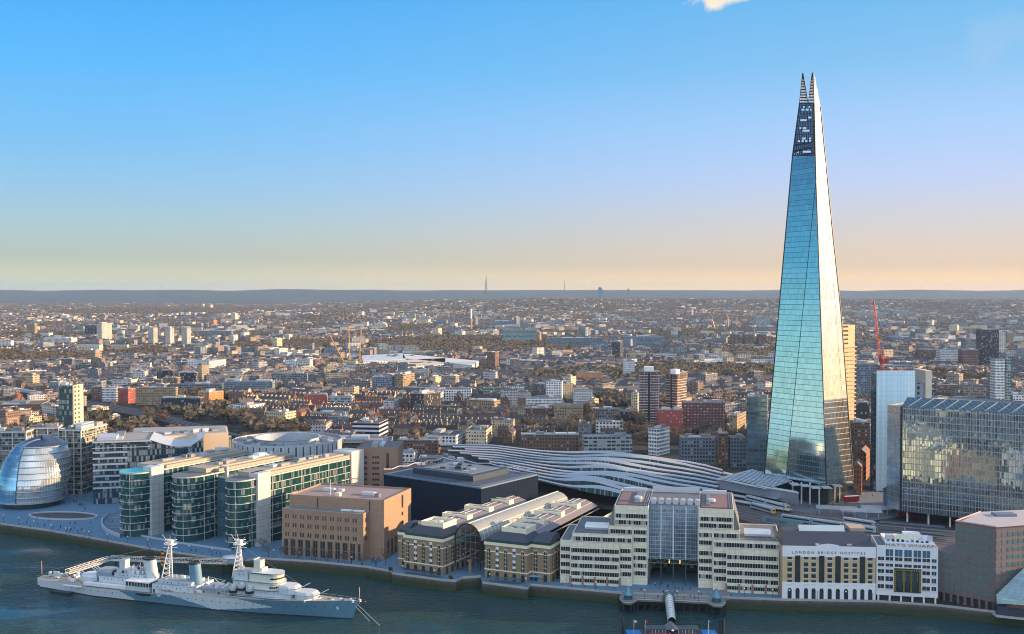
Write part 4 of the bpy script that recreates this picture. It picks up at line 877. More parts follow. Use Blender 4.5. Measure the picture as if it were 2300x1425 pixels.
# ================================================================ left bank: glass egg, glass fingers, flats
DIR=Vector((.5,.87,0)).normalized(); LEFT=Vector((-DIR.y,DIR.x,0)); FR=math.atan2(DIR.y,DIR.x)
def egg():
    O=G(70,1148); O.y+=22; O=Vector((O.x*(O.y/(O.y-22)),O.y,0)); rt=empty('glass_egg',O,0,'leaning egg shaped glass council building, leftmost on the river bank','council building')
    egl=curtain('egg_glass',(.46,.52,.54),(.5,.5,.46),99,2.4,.0,.22,.6,.07,.35,wob=.03,blot=.25); egs=mat('egg_frit',(.42,.45,.46),.3,.4,.15,.6)
    def ring(z):      # centre offset and radius of the leaning form
        t=z/45.0; r=22.5*math.sqrt(max(0,1-((t-.42)/.66)**2))**.8 if t<1 else 0; r=max(r,0)
        return (3.5*(t**1.4), 13*t**1.7, r)
    def pts(z,n=72,a0=0,a1=360,off=0):
        cx,cy,r=ring(z); r+=off
        return [(cx+r*math.cos(R(a0+(a1-a0)*i/n)),cy+r*math.sin(R(a0+(a1-a0)*i/n))*1.0,z) for i in range(n+(0 if a1-a0>=360 else 1))]
    zs=[4.2+i*4.05 for i in range(10)]
    top=40.6
    for i in range(len(zs)-1):
        w=MB(); w.grid([pts(zs[i]),pts(zs[i]+2.0),pts(zs[i+1]-.55)],0,True); o=w.build('glass_storey',egl,rt)
        MB().grid([pts(zs[i+1]-.55,off=.05),pts(zs[i+1]-.5,off=.55),pts(zs[i+1]-.05,off=.5),pts(zs[i+1],off=.02)],0,True).build('floor_ring',egs,rt,smooth=True)
    # sloping roof lens
    R1=pts(zs[-1],off=.0); cx,cy,r=ring(zs[-1])
    g=[R1]
    for k in (.82,.6,.35,.02): g.append([(cx+(x-cx)*k+0,cy+(y-cy)*k,zs[-1]+(1-k*k)*4.6+ (y-cy)*.10) for x,y,z in R1])
    MB().grid(g,0,True).build('roof_lens',mat('roof_lens_glass',(.12,.17,.24),.12,.6,.25,.5),rt,smooth=True)
    MB().grid([[(cx+(x-cx)*k,cy+(y-cy)*k,zs[-1]+(1-k*k)*4.6+(y-cy)*.10+.25) for x,y,z in pts(zs[-1],10,222,245)] for k in (1.01,.82,.6,.35,.05)]).build('roof_fin',egs,rt)
    # smooth blue atrium shield in front
    sh=[]
    for i in range(13):
        z=4.2+i*(zs[-1]-4.2)/12; k=i/12; sh.append([(x,y,z) for x,y,z in pts(z,14,206+18*k,266-14*k+6*math.sin(k*3),off=.9)])
    MB().grid(sh).build('atrium_shield',curtain('shield_glass',(.26,.56,.78),(.1,.2,.3),2.0,1.6,.07,.1,.7,.05,.35,wob=.04),rt,smooth=False)
    MB().lathe((0,0,0),[(18.5,0),(18.5,3.6)],48).build('recessed_base',glassD,rt)
    MB().lathe((0,0,0),[(20.6,3.6),(22.0,3.8),(22.0,4.3),(20.5,4.4)],64).build('base_ring',egs,rt)
    for a in (0,): 
        FOOT.append((O.x,O.y+4,36))
egg()
# sunken oval theatre with pale rim, curved ramp wall
def scoop():
    c=G(142,1161); rt=empty('sunken_theatre',(c.x,c.y,.2),R(-8),'oval sunken amphitheatre with a pale stone rim in front of the glass egg','amphitheatre')
    ax,ay=24,11.5; pale=mat('pale_granite',(.42,.46,.52),.6,0,.08)
    E_=lambda a,b,z,n=48:[(a*math.cos(2*math.pi*i/n)-(a*.12*math.sin(2*math.pi*i/n)),b*math.sin(2*math.pi*i/n),z) for i in range(n)]
    MB().grid([E_(ax,ay,0),E_(ax,ay,1.0),E_(ax-1.1,ay-.9,1.0),E_(ax-1.1,ay-.9,.0)],0,True).build('rim',pale,rt)
    st=MB(); 
    for k in range(5): st.grid([E_(ax-1.1-k*2.2,ay-.9-k*1.5,.06+.04*(5-k)),E_(ax-3.3-k*2.2,ay-2.4-k*1.5,.06+.04*(5-k))],0,True)
    st.poly(E_(ax-12,ay-8.3,.05)); st.build('steps',mat('sunken_steps',(.06,.075,.1),.7,0,.3,.4),rt)
    w=empty('curved_ramp_wall',G(262,1180),0,'curved pale ramp wall sweeping past the foot of the glass fingers','wall'); P=G(262,1180)
    pts=[G(*q)-P for q in ((283,1148),(262,1155),(240,1162),(229,1172),(228,1184),(236,1194),(252,1202),(270,1208))]
    MB().grid([[(p.x,p.y-.5,.1) for p in pts],[(p.x,p.y-.5,2.2) for p in pts],[(p.x+.4,p.y+.5,2.2) for p in pts],[(p.x+.4,p.y+.5,.1) for p in pts]][::-1]).build('wall',pale,w)
    st=empty('steps',G(265,1180),0,'dark terrace steps beside the curved ramp wall','steps'); P2=G(265,1180)
    for i in range(5):
        a=G(243,1165+i*8)-P2; c2=G(282,1166+i*8)-P2; MB().prism([(a.x,a.y),(c2.x,c2.y),(c2.x,c2.y+2.3),(a.x,a.y+2.3)],.1,.5+.1*i).build('step',mat('terrace_step',(.2,.23,.3),.7),st)
    lw=empty('low_wall',G(400,1222),0,'long low pale wall along the promenade by the glass fingers','wall'); P=G(400,1222)
    pts=[G(*q)-P for q in ((305,1203),(340,1210),(400,1221),(460,1230),(520,1238))]
    MB().grid([[(p.x,p.y-.4,.1) for p in pts],[(p.x,p.y-.4,1.1) for p in pts],[(p.x,p.y+.4,1.1) for p in pts],[(p.x,p.y+.4,.1) for p in pts]][::-1]).build('wall',pale,lw)
scoop()
# glass fingers
gG=facade('green_office_glass',(.015,.05,.055),(.03,.16,.175),3.9,1.5,.86,.9,lit=.3,obj=0,grough=.06,wrough=.2,dirt=.1,gm=.5)
band=mat('white_band',(.58,.61,.6),.45,.1,.05); shaftM=curtain('pale_shaft',(.62,.66,.66),(.3,.36,.38),3.9,4.4,.05,.06,.25,.3,.1)
def finger(label,px,py,w,L_,H,nose,shaft,z0=4.6,n=9,roofseed=1,drawn=True):
    N0=G(px,py); rt=empty('glass_office',N0,FR,label,'office building')       # local x = back along right facade, y = left
    r=w/2; pl=[(r*1.25+0,0)]+[(r*1.25-r*1.25*math.sin(math.pi*i/14),r-r*math.cos(math.pi*i/14)) for i in range(1,14)]+[(r*1.25,w),(L_,w),(L_,0)]
    MB().prism(pl,z0,H).build('glass_wall',gG,rt)
    MB().prism([(p[0]*.96+1.8,1.5+(p[1])*(w-3)/w) for p in pl],.1,z0).build('ground_floor',glassT,rt)
    cx,cy=sum(p[0] for p in pl)/len(pl),w/2
    out=[]
    for x,y in pl:
        out.append((x-.55 if x<r*1.25 else x+.0, y+(-.4 if y<w/2-1e-6 else .4)*(abs(y-w/2)/(w/2))))
    for i in range(n):
        z=z0+(H-z0)*i/(n-1) if i<n-1 else H-.1
        MB().prism(out,z-.1,z+.14 if i<n-1 else z+.6).build('floor_band',band,rt)
    cm=MB().tube((0,0,0),(0,0,H),.14,6).mesh('column',band); place=[(x,-.5,0) for x in [r*1.25+.2+8.5*i for i in range(int(L_/8.5))]]+[(1.0,r*.55,0)]
    repeat('column',cm,rt,place)
    # shaft
    a,b_=shaft; MB().box(a,-1.6,.1,b_,5.5,H+3.2).build('lift_shaft',shaftM,rt); 
    # set back roof storey and plant
    beige=mat('warm_plant_screen',(.38,.34,.28),.6,.1,.08)
    MB().poly([(p[0],p[1],H+.62) for p in out]).build('roof',mat('pool_blue_roof',(.1,.5,.55),.5) if roofseed==1 else roofG,rt)
    MB().box(r*1.9,w*.2,H+.65,L_-1,w*.98,H+3.2).box(r*2.6,-.1,H+.7,L_,w*.19,H+2.4).build('roof_storey',beige,rt)
    rr=random.Random(roofseed)
    for i in range(9): x=r*2+3+rr.uniform(0,L_-r*2-14); y=w*.25+rr.uniform(0,w*.3); MB().box(x,y,H+3.25,x+rr.uniform(3,8),y+rr.uniform(2,w*.35),H+rr.uniform(3.8,5.2)).build('plant_unit',rr.choice([metalW,metalG,white,roofL]),rt)
    for k in range(int(L_/9)): q=N0+DIR*(k*9+4)+LEFT*(w/2); FOOT.append((q.x,q.y,w/2+9))
    return rt
finger('leftmost of the three green glass office fingers, turquoise terrace on its rounded nose',303,1212,19,95,38.5,0,(11.5,21),roofseed=1)
finger('middle of the three green glass office fingers with rounded noses',423,1224,19,92,38.5,0,(30,31),roofseed=2)
finger('rightmost and longest of the green glass office fingers, pale lift shaft on its sunlit side',538,1240,15,100,39.5,0,(13.5,24),roofseed=3)
# atrium links between fingers
for px,py,t,w,H,lb in ((423,1224,22,0,36,'dark blue glass link between the middle and right glass fingers'),(303,1212,28,0,35,'dark blue glass link between the left and middle glass fingers')):
    N0=G(px,py)+DIR*t; rt=empty('glass_link',N0,FR,lb,'office building'); MB().box(0,-15,.1,60,-.9,H).build('glass_wall',curtain('link_glass',(.12,.3,.4),(.05,.1,.14),3.9,1.4,.12,.1,.7,.08,.5,blot=.2),rt)
    MB().box(-.1,-15,H,60,-.9,H+.5).build('roof',metalG,rt)
# white end tower and brown hotel
N0=G(538,1240)+DIR*100.2; rt=empty('white_end_block',N0,FR,'white panelled end block closing the rightmost glass finger','office building'); MB().box(0,-1,0,13,14,44).build('wall',mat('white_end_panels',(.68,.66,.6),.5,.05,.06),rt); MB().box(-.05,-1.06,0,.1,-.9,44).box(4.2,-1.06,0,4.4,-1.0,44).box(8.6,-1.06,0,8.8,-1.0,44).build('panel_joint',metalG,rt)
b=Bld('brown_hotel','brown hotel slab behind the rightmost glass finger','hotel',(803,1155),(895,1155)); H=b.h(1008,b.w/2); br=mat('hotel_brown',(.28,.19,.14),.8,0,.08,.3,streak=.15)
MB().box(0,0,0,b.w,30,H).build('wall',br,b.root); wm=win_mesh(1.3,1.4)
repeat('window',wm,b.root,[(x+k,0,H-6.5-i*3.7) for i in range(8) for x in (4,12) for k in (-1.4,.2,1.8)]); MB().box(b.w-8,-.1,H-14,b.w-6.2,.1,H-3).build('window',glassD,b.root)
generic_roof(b,0,0,b.w,30,H,roofG,4,3,pm=br); b.take(0,0,b.w,30)
b=Bld('dark_roof_block','dark glass topped block behind the brown hotel roofs','office building',(735,1120),(880,1118)); H=b.h(995,b.w/2); MB().box(0,0,0,b.w,28,H).build('wall',facade('dark_clad',(.05,.06,.08),(.02,.03,.04),3.7,1.6,.7,.5,lit=.1),b.root); generic_roof(b,0,0,b.w,28,H,roofG,7,8); b.take(0,0,b.w,28)
# cream hotel with violet emblem, sunlit right-hand face
b=Bld('cream_hotel','low cream hotel wing with a violet emblem on its wall','hotel',(854,1145),(992,1132)); H=b.h(1052,b.w*.9); 
MB().box(0,0,0,b.w,24,H).build('wall',mat('cream_brick_wall',(.62,.52,.4),.8,0,.08),b.root); wm=win_mesh(1.3,2.0); repeat('window',wm,b.root,[(x,0,H-4.2-r_*3.5) for r_ in range(3) for x in [b.w*.3+i*4.6 for i in range(int(b.w*.6/4.6))]])
generic_roof(b,0,0,b.w,24,H,mat('rust_roof',(.25,.1,.07),.8),5,9); t=txt('sign_lettering','Hilton',1.3,b.root,(b.w-2.6,-.1,H-3.6),mat('violet_sign',(.12,.1,.4),.4)); MB().box(b.w-3.2,-.12,H-2.2,b.w-2,-.02,H-1.2).build('emblem',mat('violet_sign',(.12,.1,.4)),b.root)
lm=MB().box(-.8,-.25,0,-.5,0,H-1).box(.5,-.25,0,.8,0,H-1)
for i in range(12): lm.box(-.5,-.2,i*2.4+1,.5,0,i*2.4+1.6)
lm.build('stair_panel',white,b.root,loc=(1.4,0,0)); b.take(0,0,b.w,24)
# big dark navy block under wraps with open roof frame
def navy():
    A=G(862,1067,32);B=G(1081,1099,32);C=G(1208,1068,32); rt=empty('navy_block',(B.x,B.y,0),0,'big windowless navy block with an open steel frame on its roof','office building'); q=[(p.x-B.x,p.y-B.y) for p in (A,B,C)]; D=(q[0][0]+q[2][0],q[0][1]+q[2][1]); nv=mat('navy_wrap',(.012,.022,.045),.95,0,.2,.1,spec=.05,streak=.3,joint=4.0); H=32
    pl=[q[0],q[1],q[2],D]
    MB().prism(pl,0,H).build('wall',nv,rt)
    sc_=lambda k:[((x-D[0]/2)*k+D[0]/2,(y-D[1]/2)*k+D[1]/2) for x,y in pl]
    e=MB(); o=sc_(1.0); i_=sc_(.9); e.prism(o,H,H+.8)
    e.build('roof_edge',mat('steel_blue',(.13,.2,.28),.5,.2),rt)
    MB().prism(i_,H+.81,H+1.0).build('roof',mat('navy_roof',(.06,.09,.13),.7,0,.4,.1),rt)
    MB().prism(sc_(.62),H+1.0,H+4.5).build('roof_storey',mat('navy_storey',(.035,.06,.09),.4,.2,.3),rt)
    s2=sc_(.5); rr=random.Random(4); MB().prism(s2,H+4.5,H+4.8).build('roof_deck',mat('slate_deck',(.16,.2,.24),.7,0,.4,.15),rt)
    for k in range(12):
        u,v=rr.uniform(.3,.65),rr.uniform(.3,.65); x=pl[1][0]+(q[0][0])*u+q[2][0]*v; y=q[0][1]*u+q[2][1]*v; MB().box(x,y,H+4.8,x+rr.uniform(2,6),y+rr.uniform(2,4),H+rr.uniform(5.2,6.4)).build('plant_unit',rr.choice([metalG,metalW,dark]),rt)
    f=MB(); P=[Vector((*q[0],H)),Vector((*D,H)),Vector((*q[2],H))]
    fm=MB().tube((0,0,0),(0,0,3.2),.18,4).mesh('frame_post',dark)
    k=0
    for a,c in ((P[0],P[1]),(P[1],P[2])):
        n=8
        for i in range(n+1):
            p=a.lerp(c,i/n); inst('frame_post',fm,rt,tuple(p)); 
            if i<n: p2=a.lerp(c,(i+1)/n); z=[3.6,2.6][i%2]; z2=[2.6,3.6][i%2]; f.tube(p+Vector((0,0,z)),p2+Vector((0,0,z2)),.35,4)
    f.build('zigzag_beam',metalW,rt)
    for u in (.15,.5,.85):
        for v in (.15,.5,.85): FOOT.append((B.x+q[0][0]*u+q[2][0]*v,B.y+q[0][1]*u+q[2][1]*v,20))
navy()
# banded block behind the egg and the finger ends
b=Bld('banded_office','blue glass office with pale horizontal bands, wavy roof, left of the glass fingers','office building',(210,1134),(338,1128)); H=b.h(992,b.w/2); w=b.w
MB().box(0,0,0,w,42,H).build('glass_wall',facade('blue_banded',(.03,.06,.09),(.04,.09,.13),4.1,1.5,.84,.85,lit=.35,obj=0,grough=.08,wrough=.3,gm=.3),b.root)
for i in range(7): z=H-8-i*4.1; MB().box(-.25,-.4,z,w*.6,-.05,z+1.2).build('floor_band',mat('pale_blue_band',(.45,.52,.58),.4,.2),b.root)
MB().box(-.3,-.5,H-.6,w+.3,42,H+.2).box(-.3,-.5,H-4.4,w,-.05,H-4.0).build('cornice',band,b.root)
rows=[[(w+3*k+.0,y,H-(5.5*math.sin(min(1,k/7)*math.pi/2) if k<8 else 5.5)+ (2*max(0,k-9))) for k in range(13)] for y in (2,44)]
MB().grid(rows).grid([[(w+3*k,2,0) for k in range(13)],[(w+3*k,2,H-.1-(5.5*math.sin(min(1,k/7)*math.pi/2) if k<8 else 5.5)+(2*max(0,k-9))) for k in range(13)]]).build('wavy_wing',facade('blue_banded',None),b.root)
MB().grid([[(x,y,z+.25) for x,y,z in r_] for r_ in rows]).build('wavy_roof',metalW,b.root)
generic_roof(b,0,0,w,42,H+.2,roofL,3,2); b.take(0,0,w+36,44)
b=Bld('long_roof_office','long office with a pale sunlit side wall and light roof behind the glass fingers','office building',(300,1092),(400,1080)); H=b.h(985,0)
rt=b.root; beige=mat('warm_wall',(.6,.5,.38),.7,0,.06)
A=G(297,985,41);B=G(513,972,41);C=G(510,957,41);D=G(300,963,41); O=b.L; pl=[((p.x-O.x)*b.c+(p.y-O.y)*b.s,-(p.x-O.x)*b.s+(p.y-O.y)*b.c) for p in (A,B,C,D)]
MB().prism(pl,0,41).build('wall',beige,rt); MB().prism([(x*.97+1,y*.98+1) for x,y in pl],41.01,41.4).build('roof',roofL,rt)
u=Vector((pl[1][0]-pl[0][0],pl[1][1]-pl[0][1],0)); rr=random.Random(5)
for i in range(9): k=.08+i*.1; x,y=pl[0][0]+u.x*k,pl[0][1]+u.y*k+9; MB().box(x,y,41.4,x+rr.uniform(4,9),y+rr.uniform(3,9),41.4+rr.uniform(.8,2.6)).build('plant_unit',rr.choice([metalW,roofG,metalG]),rt)
for i in range(8): q=A.lerp(B,i/7); FOOT.append((q.x,q.y+15,24))
b=Bld('glass_wing','green and blue glazed wing below the long pale roof','office building',(395,1075),(520,1052)); H=b.h(1000,0); MB().box(0,0,0,b.w,16,H).build('glass_wall',facade('bottle_glass',(.04,.07,.07),(.05,.16,.1),12,1.6,.6,1.0,lit=.45,obj=0,gm=.3),b.root); generic_roof(b,0,0,b.w,16,H,roofL,9,6); b.take(0,0,b.w,16)
# round office with open court
def roundo():
    C=Vector((-158.5,752,0)); H=43; rt=empty('round_office',C,0,'circular office with a round open court in its pale roof','office building'); ro,ri=38,22
    cl=mat('court_wall',(.42,.48,.55),.45,.2,.1)
    MB().grid([[(r*math.cos(2*math.pi*i/48),r*math.sin(2*math.pi*i/48),z) for i in range(48)] for r,z in ((ro,0),(ro,H-.01))],0,True).grid([[(r*math.cos(2*math.pi*i/48),r*math.sin(2*math.pi*i/48),z) for i in range(48)] for r,z in ((ri,H-.01),(ri,0))],0,True).build('wall',[facade('pale_fins',(.45,.5,.55),(.1,.14,.18),44,2.2,.5,1,lit=.3,obj=0)],rt)
    E_=lambda r,z:[(r*math.cos(2*math.pi*i/48),r*math.sin(2*math.pi*i/48),z) for i in range(48)]
    MB().grid([E_(ro,H),E_(ri,H)],0,True).build('roof',roofL,rt); MB().grid([E_(ri,H-9),E_(ri-.1,H+2.6),E_(ri+1.5,H+2.6)],0,True).grid([E_(ro,H),E_(ro,H+1.2),E_(ro-.8,H+1.2)],0,True).build('roof_ring',cl,rt)
    MB().poly(E_(ri,.3)).build('court_floor',pav,rt)
    rr=random.Random(2)
    for i in range(26):
        a=rr.uniform(0,2*math.pi); r=rr.uniform(ri+4,ro-5); inst('plant_unit',MATC.setdefault('pu%d'%(i%3),MB().box(-2,-1.3,0,2,1.3,1.2+.5*(i%3)).mesh('plant_unit',[metalW,metalG,roofL][i%3])),rt,(r*math.cos(a),r*math.sin(a),H+.02),a)
    FOOT.append((C.x,C.y,52))
    b=Bld('frieze_wing','flat fronted wing of pale panels before the circular office','office building',(565,1135),(735,1130)); H=b.h(1003,b.w/2); MB().box(0,0,0,b.w,12,H).build('wall',facade('pale_fins',None),b.root); generic_roof(b,0,0,b.w,12,H,roofL,8,3); b.take(0,0,b.w,12)
roundo()
# flats behind the egg
flat=facade('flats_glass',(.24,.24,.21),(.05,.09,.09),3.4,2.4,.85,.68,lit=.35,obj=0,gm=.15)
def flats(label,x0,xc,x1,yt,yb,a,n,tier=None,wallm=None):
    b=Bld('apartment_block',label,'apartment block',*gpair(x0,xc,yb,a)); w=b.w; H=b.h(yt,w); d=max(8,min(60,b.Y(x1,w,H)))
    MB().box(0,0,0,w,d,H).build('wall',wallm or flat,b.root)
    for i in range(1,n+1): z=H*i/n; MB().box(-.5,-1.0,z-.3,w+.6,d,z-.05 if i<n else z+.3).build('floor_band',band,b.root)
    fm=MB().box(-.3,-1.1,0,.3,-.0,H).mesh('fin',band); repeat('fin',fm,b.root,[(w*i/3,0,0) for i in range(4)])
    generic_roof(b,0,0,w,d,H+.3,mat('brown_green_roof',(.12,.11,.07),.9,0,.4),5,int(x0)); b.take(0,0,w,d); return b
flats('pale banded flats right behind the glass egg, left wing',-30,60,75,971,1080,-4,8)
flats('tall pale banded flats right of the glass egg with a sunlit flank',134,184,240,968,1112,8,11)
flats('low pale banded flats at the far left edge behind the glass egg',-60,30,60,985,1062,6,8)
flats('long pale banded flats joining the glass tower behind the egg',60,132,140,962,1062,-14,8)
b=Bld('glass_tower_block','slim flats tower, dark glass front and cream sunlit side, behind the glass egg','tower block',*gpair(134,164,1010,12)); H=b.h(868,b.w)
MB().box(0,0,0,b.w,14,H).build('wall',facade('slim_glass',(.05,.07,.07),(.08,.16,.16),5.2,2.6,.8,.7,lit=.5,obj=0,gm=.2),b.root)
MB().box(b.w+.01,0,0,b.w+1.2,15,H+1).build('side_wall',mat('sun_cream',(.72,.62,.42),.7,0,.05),b.root); wm=MB().box(-.06,-1.1,0,.1,1.1,2.0).mesh('window',dark); repeat('window',wm,b.root,[(b.w+1.2,y,4+i*4.1) for i in range(16) for y in (2.2,8)]); generic_roof(b,0,0,b.w,14,H,roofG,3,2); b.take(0,0,b.w+2,15)
# ================================================================ museum warship
def ship():
    blk_=mat('ship_black',(.02,.025,.03),.6); ph=MB().box(-.24,-.06,-.24,.24,0,.24).mesh('porthole',blk_); dr=MB().box(-.45,-.06,0,.45,0,1.9).mesh('doorway',blk_)
    S=G(92.5,1313,-5);B=G(806.5,1392,-5); d=(B-S); Ln=d.length; d.normalize(); rz=math.atan2(d.y,d.x); nrm=Vector((-d.y,d.x,0))
    rt=empty('warship',S,rz,'grey and blue camouflaged museum warship moored on the river','warship')
    def q(px,py,off=0):
        p=onplane(px,py,S+nrm*off,nrm)-S; return p.dot(d),p.z
    camo=[mat('ship_pale',(.6,.68,.74),.5,0,.08,.4,streak=.16),mat('ship_blue',(.11,.25,.35),.5,0,.1,.4,streak=.22),mat('ship_black',(.02,.025,.03),.6),mat('ship_deck',(.36,.33,.28),.8,0,.15,.6)]
    pale,blue,blk,deck=camo
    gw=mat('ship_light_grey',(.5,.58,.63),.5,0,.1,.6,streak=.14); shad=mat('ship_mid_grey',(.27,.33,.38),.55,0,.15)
    hb=lambda t: 9.9*(max(0,min(1,t/.22))*.55+.45 if t<.22 else 1)*(1 if t<.62 else max(0,1-((t-.62)/.38)**1.9))*(1 if t>.015 else .6)
    dz=lambda t: 4.3+1.0*t if t<.44 else (6.6+2.4*max(0,(t-.6)/.4)**1.5)
    n=230; H_=MB(); ring=[]
    ts=sorted([i/n for i in range(n+1)]+[.4399])
    lev=[-.6,0,.45,.9,1.5,2.2,3.0,3.8]
    for t in ts:
        D=dz(t); row=[]
        zs=[-.6,.35,.36]+[.36+(D-.36)*k/16 for k in range(1,17)]
        for sgn in(-1,1):
            r=[]
            for z in zs:
                k=max(0,z)/D; b=hb(t)*(.90+.1*k); 
                if t>.62: b*= (.62+.38*k)+(1-(t-.62)/.38)*.0 if t>.9 else 1-(1-(.62+.38*k))*((t-.62)/.28)
                r.append((Ln*t-(1-k)*(3.5*max(0,(t-.93)/.07)),sgn*b,z))
            row.append(r)
        ring.append(row)
    for sgn in (0,1):
        base=len(H_.v); m_=len(ring[0][0])
        for row in ring: H_.v+=row[sgn]
        for i in range(len(ts)-1):
            t=(ts[i]+ts[i+1])/2
            for j in range(m_-1):
                a=base+i*m_+j; c=base+(i+1)*m_+j; H_.f.append((a,c,c+1,a+1) if sgn==0 else (a,a+1,c+1,c))
                k=(j-1.5)/16.
                if j<2: H_.m.append(2); continue
                # camouflage patches: pale stern, blue run rising aft of the middle, pale lens amidships, blue bow
                pl_=True
                if t<.31+.05*(1-k): pl_=True
                elif t<.43: pl_=False
                elif t<.61: pl_= k>(.72 if t<.48 else .72-(t-.48)*6.0)
                elif t<.77: pl_= k<1.35-(t-.61)*5.2 and k>(t-.61)*2.9
                else: pl_=False
                H_.m.append(0 if pl_ else 1)
    # transom
    a=ring[0]; H_.poly([a[0][0],a[0][-1],a[1][-1],a[1][0]],0)
    H_.build('hull',[pale,blue,blk],rt)
    dk=MB(); 
    for i in range(len(ts)-1): a,c=ring[i],ring[i+1]; z=-.05; dk.poly([(a[0][-1][0],a[0][-1][1],a[0][-1][2]+z),(c[0][-1][0],c[0][-1][1],c[0][-1][2]+z),(c[1][-1][0],c[1][-1][1],c[1][-1][2]+z),(a[1][-1][0],a[1][-1][1],a[1][-1][2]+z)])
    dk.build('deck',deck,rt)
    rl=MB(); 
    for i in range(0,len(ts)-1,3):
        for sg in(0,1):
            p=Vector(ring[i][sg][-1]); p2=Vector(ring[min(i+3,len(ts)-1)][sg][-1]); u=Vector((0,0,1.0)); rl.tube(p,p+u,.05,3); 
            if (ts[i]<.44)==(ts[min(i+3,len(ts)-1)]<.44): rl.tube(p+u,p2+u,.05,3)
    rl.build('railing',gw,rt)
    for i in range(34):
        t=.12+i*.024; b=hb(t); 
        if .3<t<.43: continue
        rw=min(range(len(ts)),key=lambda k_:abs(ts[k_]-t)); r_=ring[rw][0]; p=r_[12]; inst('porthole',ph,rt,(p[0],p[1]-.02,p[2]))
    def bx(name,x0,x1,yt,zb,hw,m,y0=None,part=None,mt=None):
        s0,zt=q(x0,yt,-hw); s1,_=q(x1,yt,-hw); y0=-hw if y0 is None else y0
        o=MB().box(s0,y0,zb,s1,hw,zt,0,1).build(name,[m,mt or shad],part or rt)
        if zt-zb>2 and s1-s0>4:
            for i in range(int((s1-s0)/2.2)): inst('porthole' if i%4 else 'doorway',ph if i%4 else dr,o,(s0+1.2+i*2.2,y0-.03,zt-1.0 if i%4 else zb+.1))
        return s0,s1,zt
    # stern and bow staffs
    for x0,y0,x1,y1 in ((94.5,1296,93.5,1260),(808,1352,807,1319)):
        a=q(x0,y0);b=q(x1,y1); MB().tube((a[0],0,a[1]-1),(b[0],0,b[1]),.14,5).build('flagstaff',mat('staff_pink',(.6,.4,.4)),rt)
    # aft deckhouse, superstructure
    bx('deckhouse',222,300,1294,4.6,6.0,pale); bx('deckhouse',186,224,1305,4.4,5,pale)
    a0=bx('aft_superstructure',257,322,1286,6,4.2,gw); bx('aft_superstructure',263,296,1277,8,3.2,gw); bx('aft_director',268,281,1257,10,1.8,gw); bx('aft_superstructure',298,318,1280,8,2.6,shad); [bx('deck_locker',x,x+5,1284-(x%3)*2,8,2.2+(x%4)*.3,[gw,white,shad][x%3]) for x in range(262,322,9)]
    # white visitor pavilion on the near side
    s0,zt=q(283,1303,-9); s1,_=q(335,1303,-9); 
    MB().box(s0,-9.2,5.0,s1,-2.2,zt-2.6).build('pavilion_base',gw,rt); MB().box(s0,-9.3,zt-2.6,s1,-2.2,zt-.5).build('pavilion_glazing',glassD,rt); MB().box(s0-.5,-9.8,zt-.5,s1+.4,-2,zt+.0).build('pavilion_roof',white,rt)
    for i in range(9): x=s0+(s1-s0)*i/8; MB().box(x-.12,-9.4,zt-2.6,x+.12,-9.3,zt-.5).build('pavilion_post',white,rt)
    # white visitor tunnel along the near deck edge and small craft
    s0,_=q(190,1310,-8.6); s1,_=q(283,1318,-8.6); MB().box(s0,-9.0,5.0,s1,-6.8,6.6).build('deck_canopy',white,rt)
    # stern landing stage
    s0,_=q(118,1325,-9); s1,_=q(186,1325,-9); MB().box(s0,-11.5,.3,s0+13,-8.6,1.0).build('landing_stage',dark,rt); 
    MB().prism([(s0+8,-10.6),(s1,-10.6),(s1,-9.4),(s0+8,-9.4)],4.2,4.6,top=None).build('gangway',white,rt)
    lg=MB().tube((0,0,-.8),(0,0,1),.18,5).mesh('leg',dark)
    for i in range(5): inst('leg',lg,rt,(s0+1+i*2.7,-11,0))
    # boats and cranes amidships, deckhouse between the funnels
    bx('midship_deckhouse',355,430,1302,5.2,5.5,gw); bx('midship_deckhouse',452,520,1319,5.5,5,shad,mt=shad); bx('bulwark',340,432,1312,4.8,8.8,pale,y0=-8.4)
    for x0,x1,y,off in ((352,392,1318,-8.4),(303,342,1330,-9.3),(440,455,1326,-6)):
        a,z=q(x0,y,off); b,_=q(x1,y,off); m=(a+b)/2; L2=(b-a)/2
        g=[[(m+L2*k,off+w_*math.sqrt(max(0,1-k*k)),z-1.4*(1-.2*abs(k))+h_) for k in (-1,-.8,-.4,0,.4,.8,1)] for w_,h_ in ((-1.4,1.2),(-.9,.2),(0,0),(.9,.2),(1.4,1.2))]
        MB().grid(g).build('ship_boat',white if off>-9 else dark,rt)
    # funnels
    for (bx0,bx1,by,tx0,tx1,ty,m,rise) in ((331,355,1300,322,349,1255,gw,0),(431,455,1318,425.5,448,1265,blue,0)):
        s0,zb=q(bx0,by);s1,_=q(bx1,by);u0,zt=q(tx0,ty);u1,_=q(tx1,ty); k=16; mb=MB(); rows=[]
        for z,a,b,w_ in ((zb-4,s0,s1,3.0),(zb,s0,s1,3.0),(zt,u0,u1,2.6)): rows.append([((a+b)/2+(b-a)/2*math.cos(2*math.pi*i/k),w_*math.sin(2*math.pi*i/k),z) for i in range(k)])
        mb.grid(rows,0,True); f=mb.build('funnel',m if m is gw else mat('funnel_blue',(.13,.27,.4),.5),rt,smooth=True)
        MB().grid([[(x+.0,y*1.08,z) for x,y,z in rows[2]],[(x-.15,y*1.08,z+.8) for x,y,z in rows[2]],[((x-(u0+u1)/2)*.8+(u0+u1)/2,y*.8,z+.7) for x,y,z in rows[2]],[((x-(u0+u1)/2)*.02+(u0+u1)/2,y*.02,z+.3) for x,y,z in rows[2]]],0,True).build('funnel_cap',blk,f)
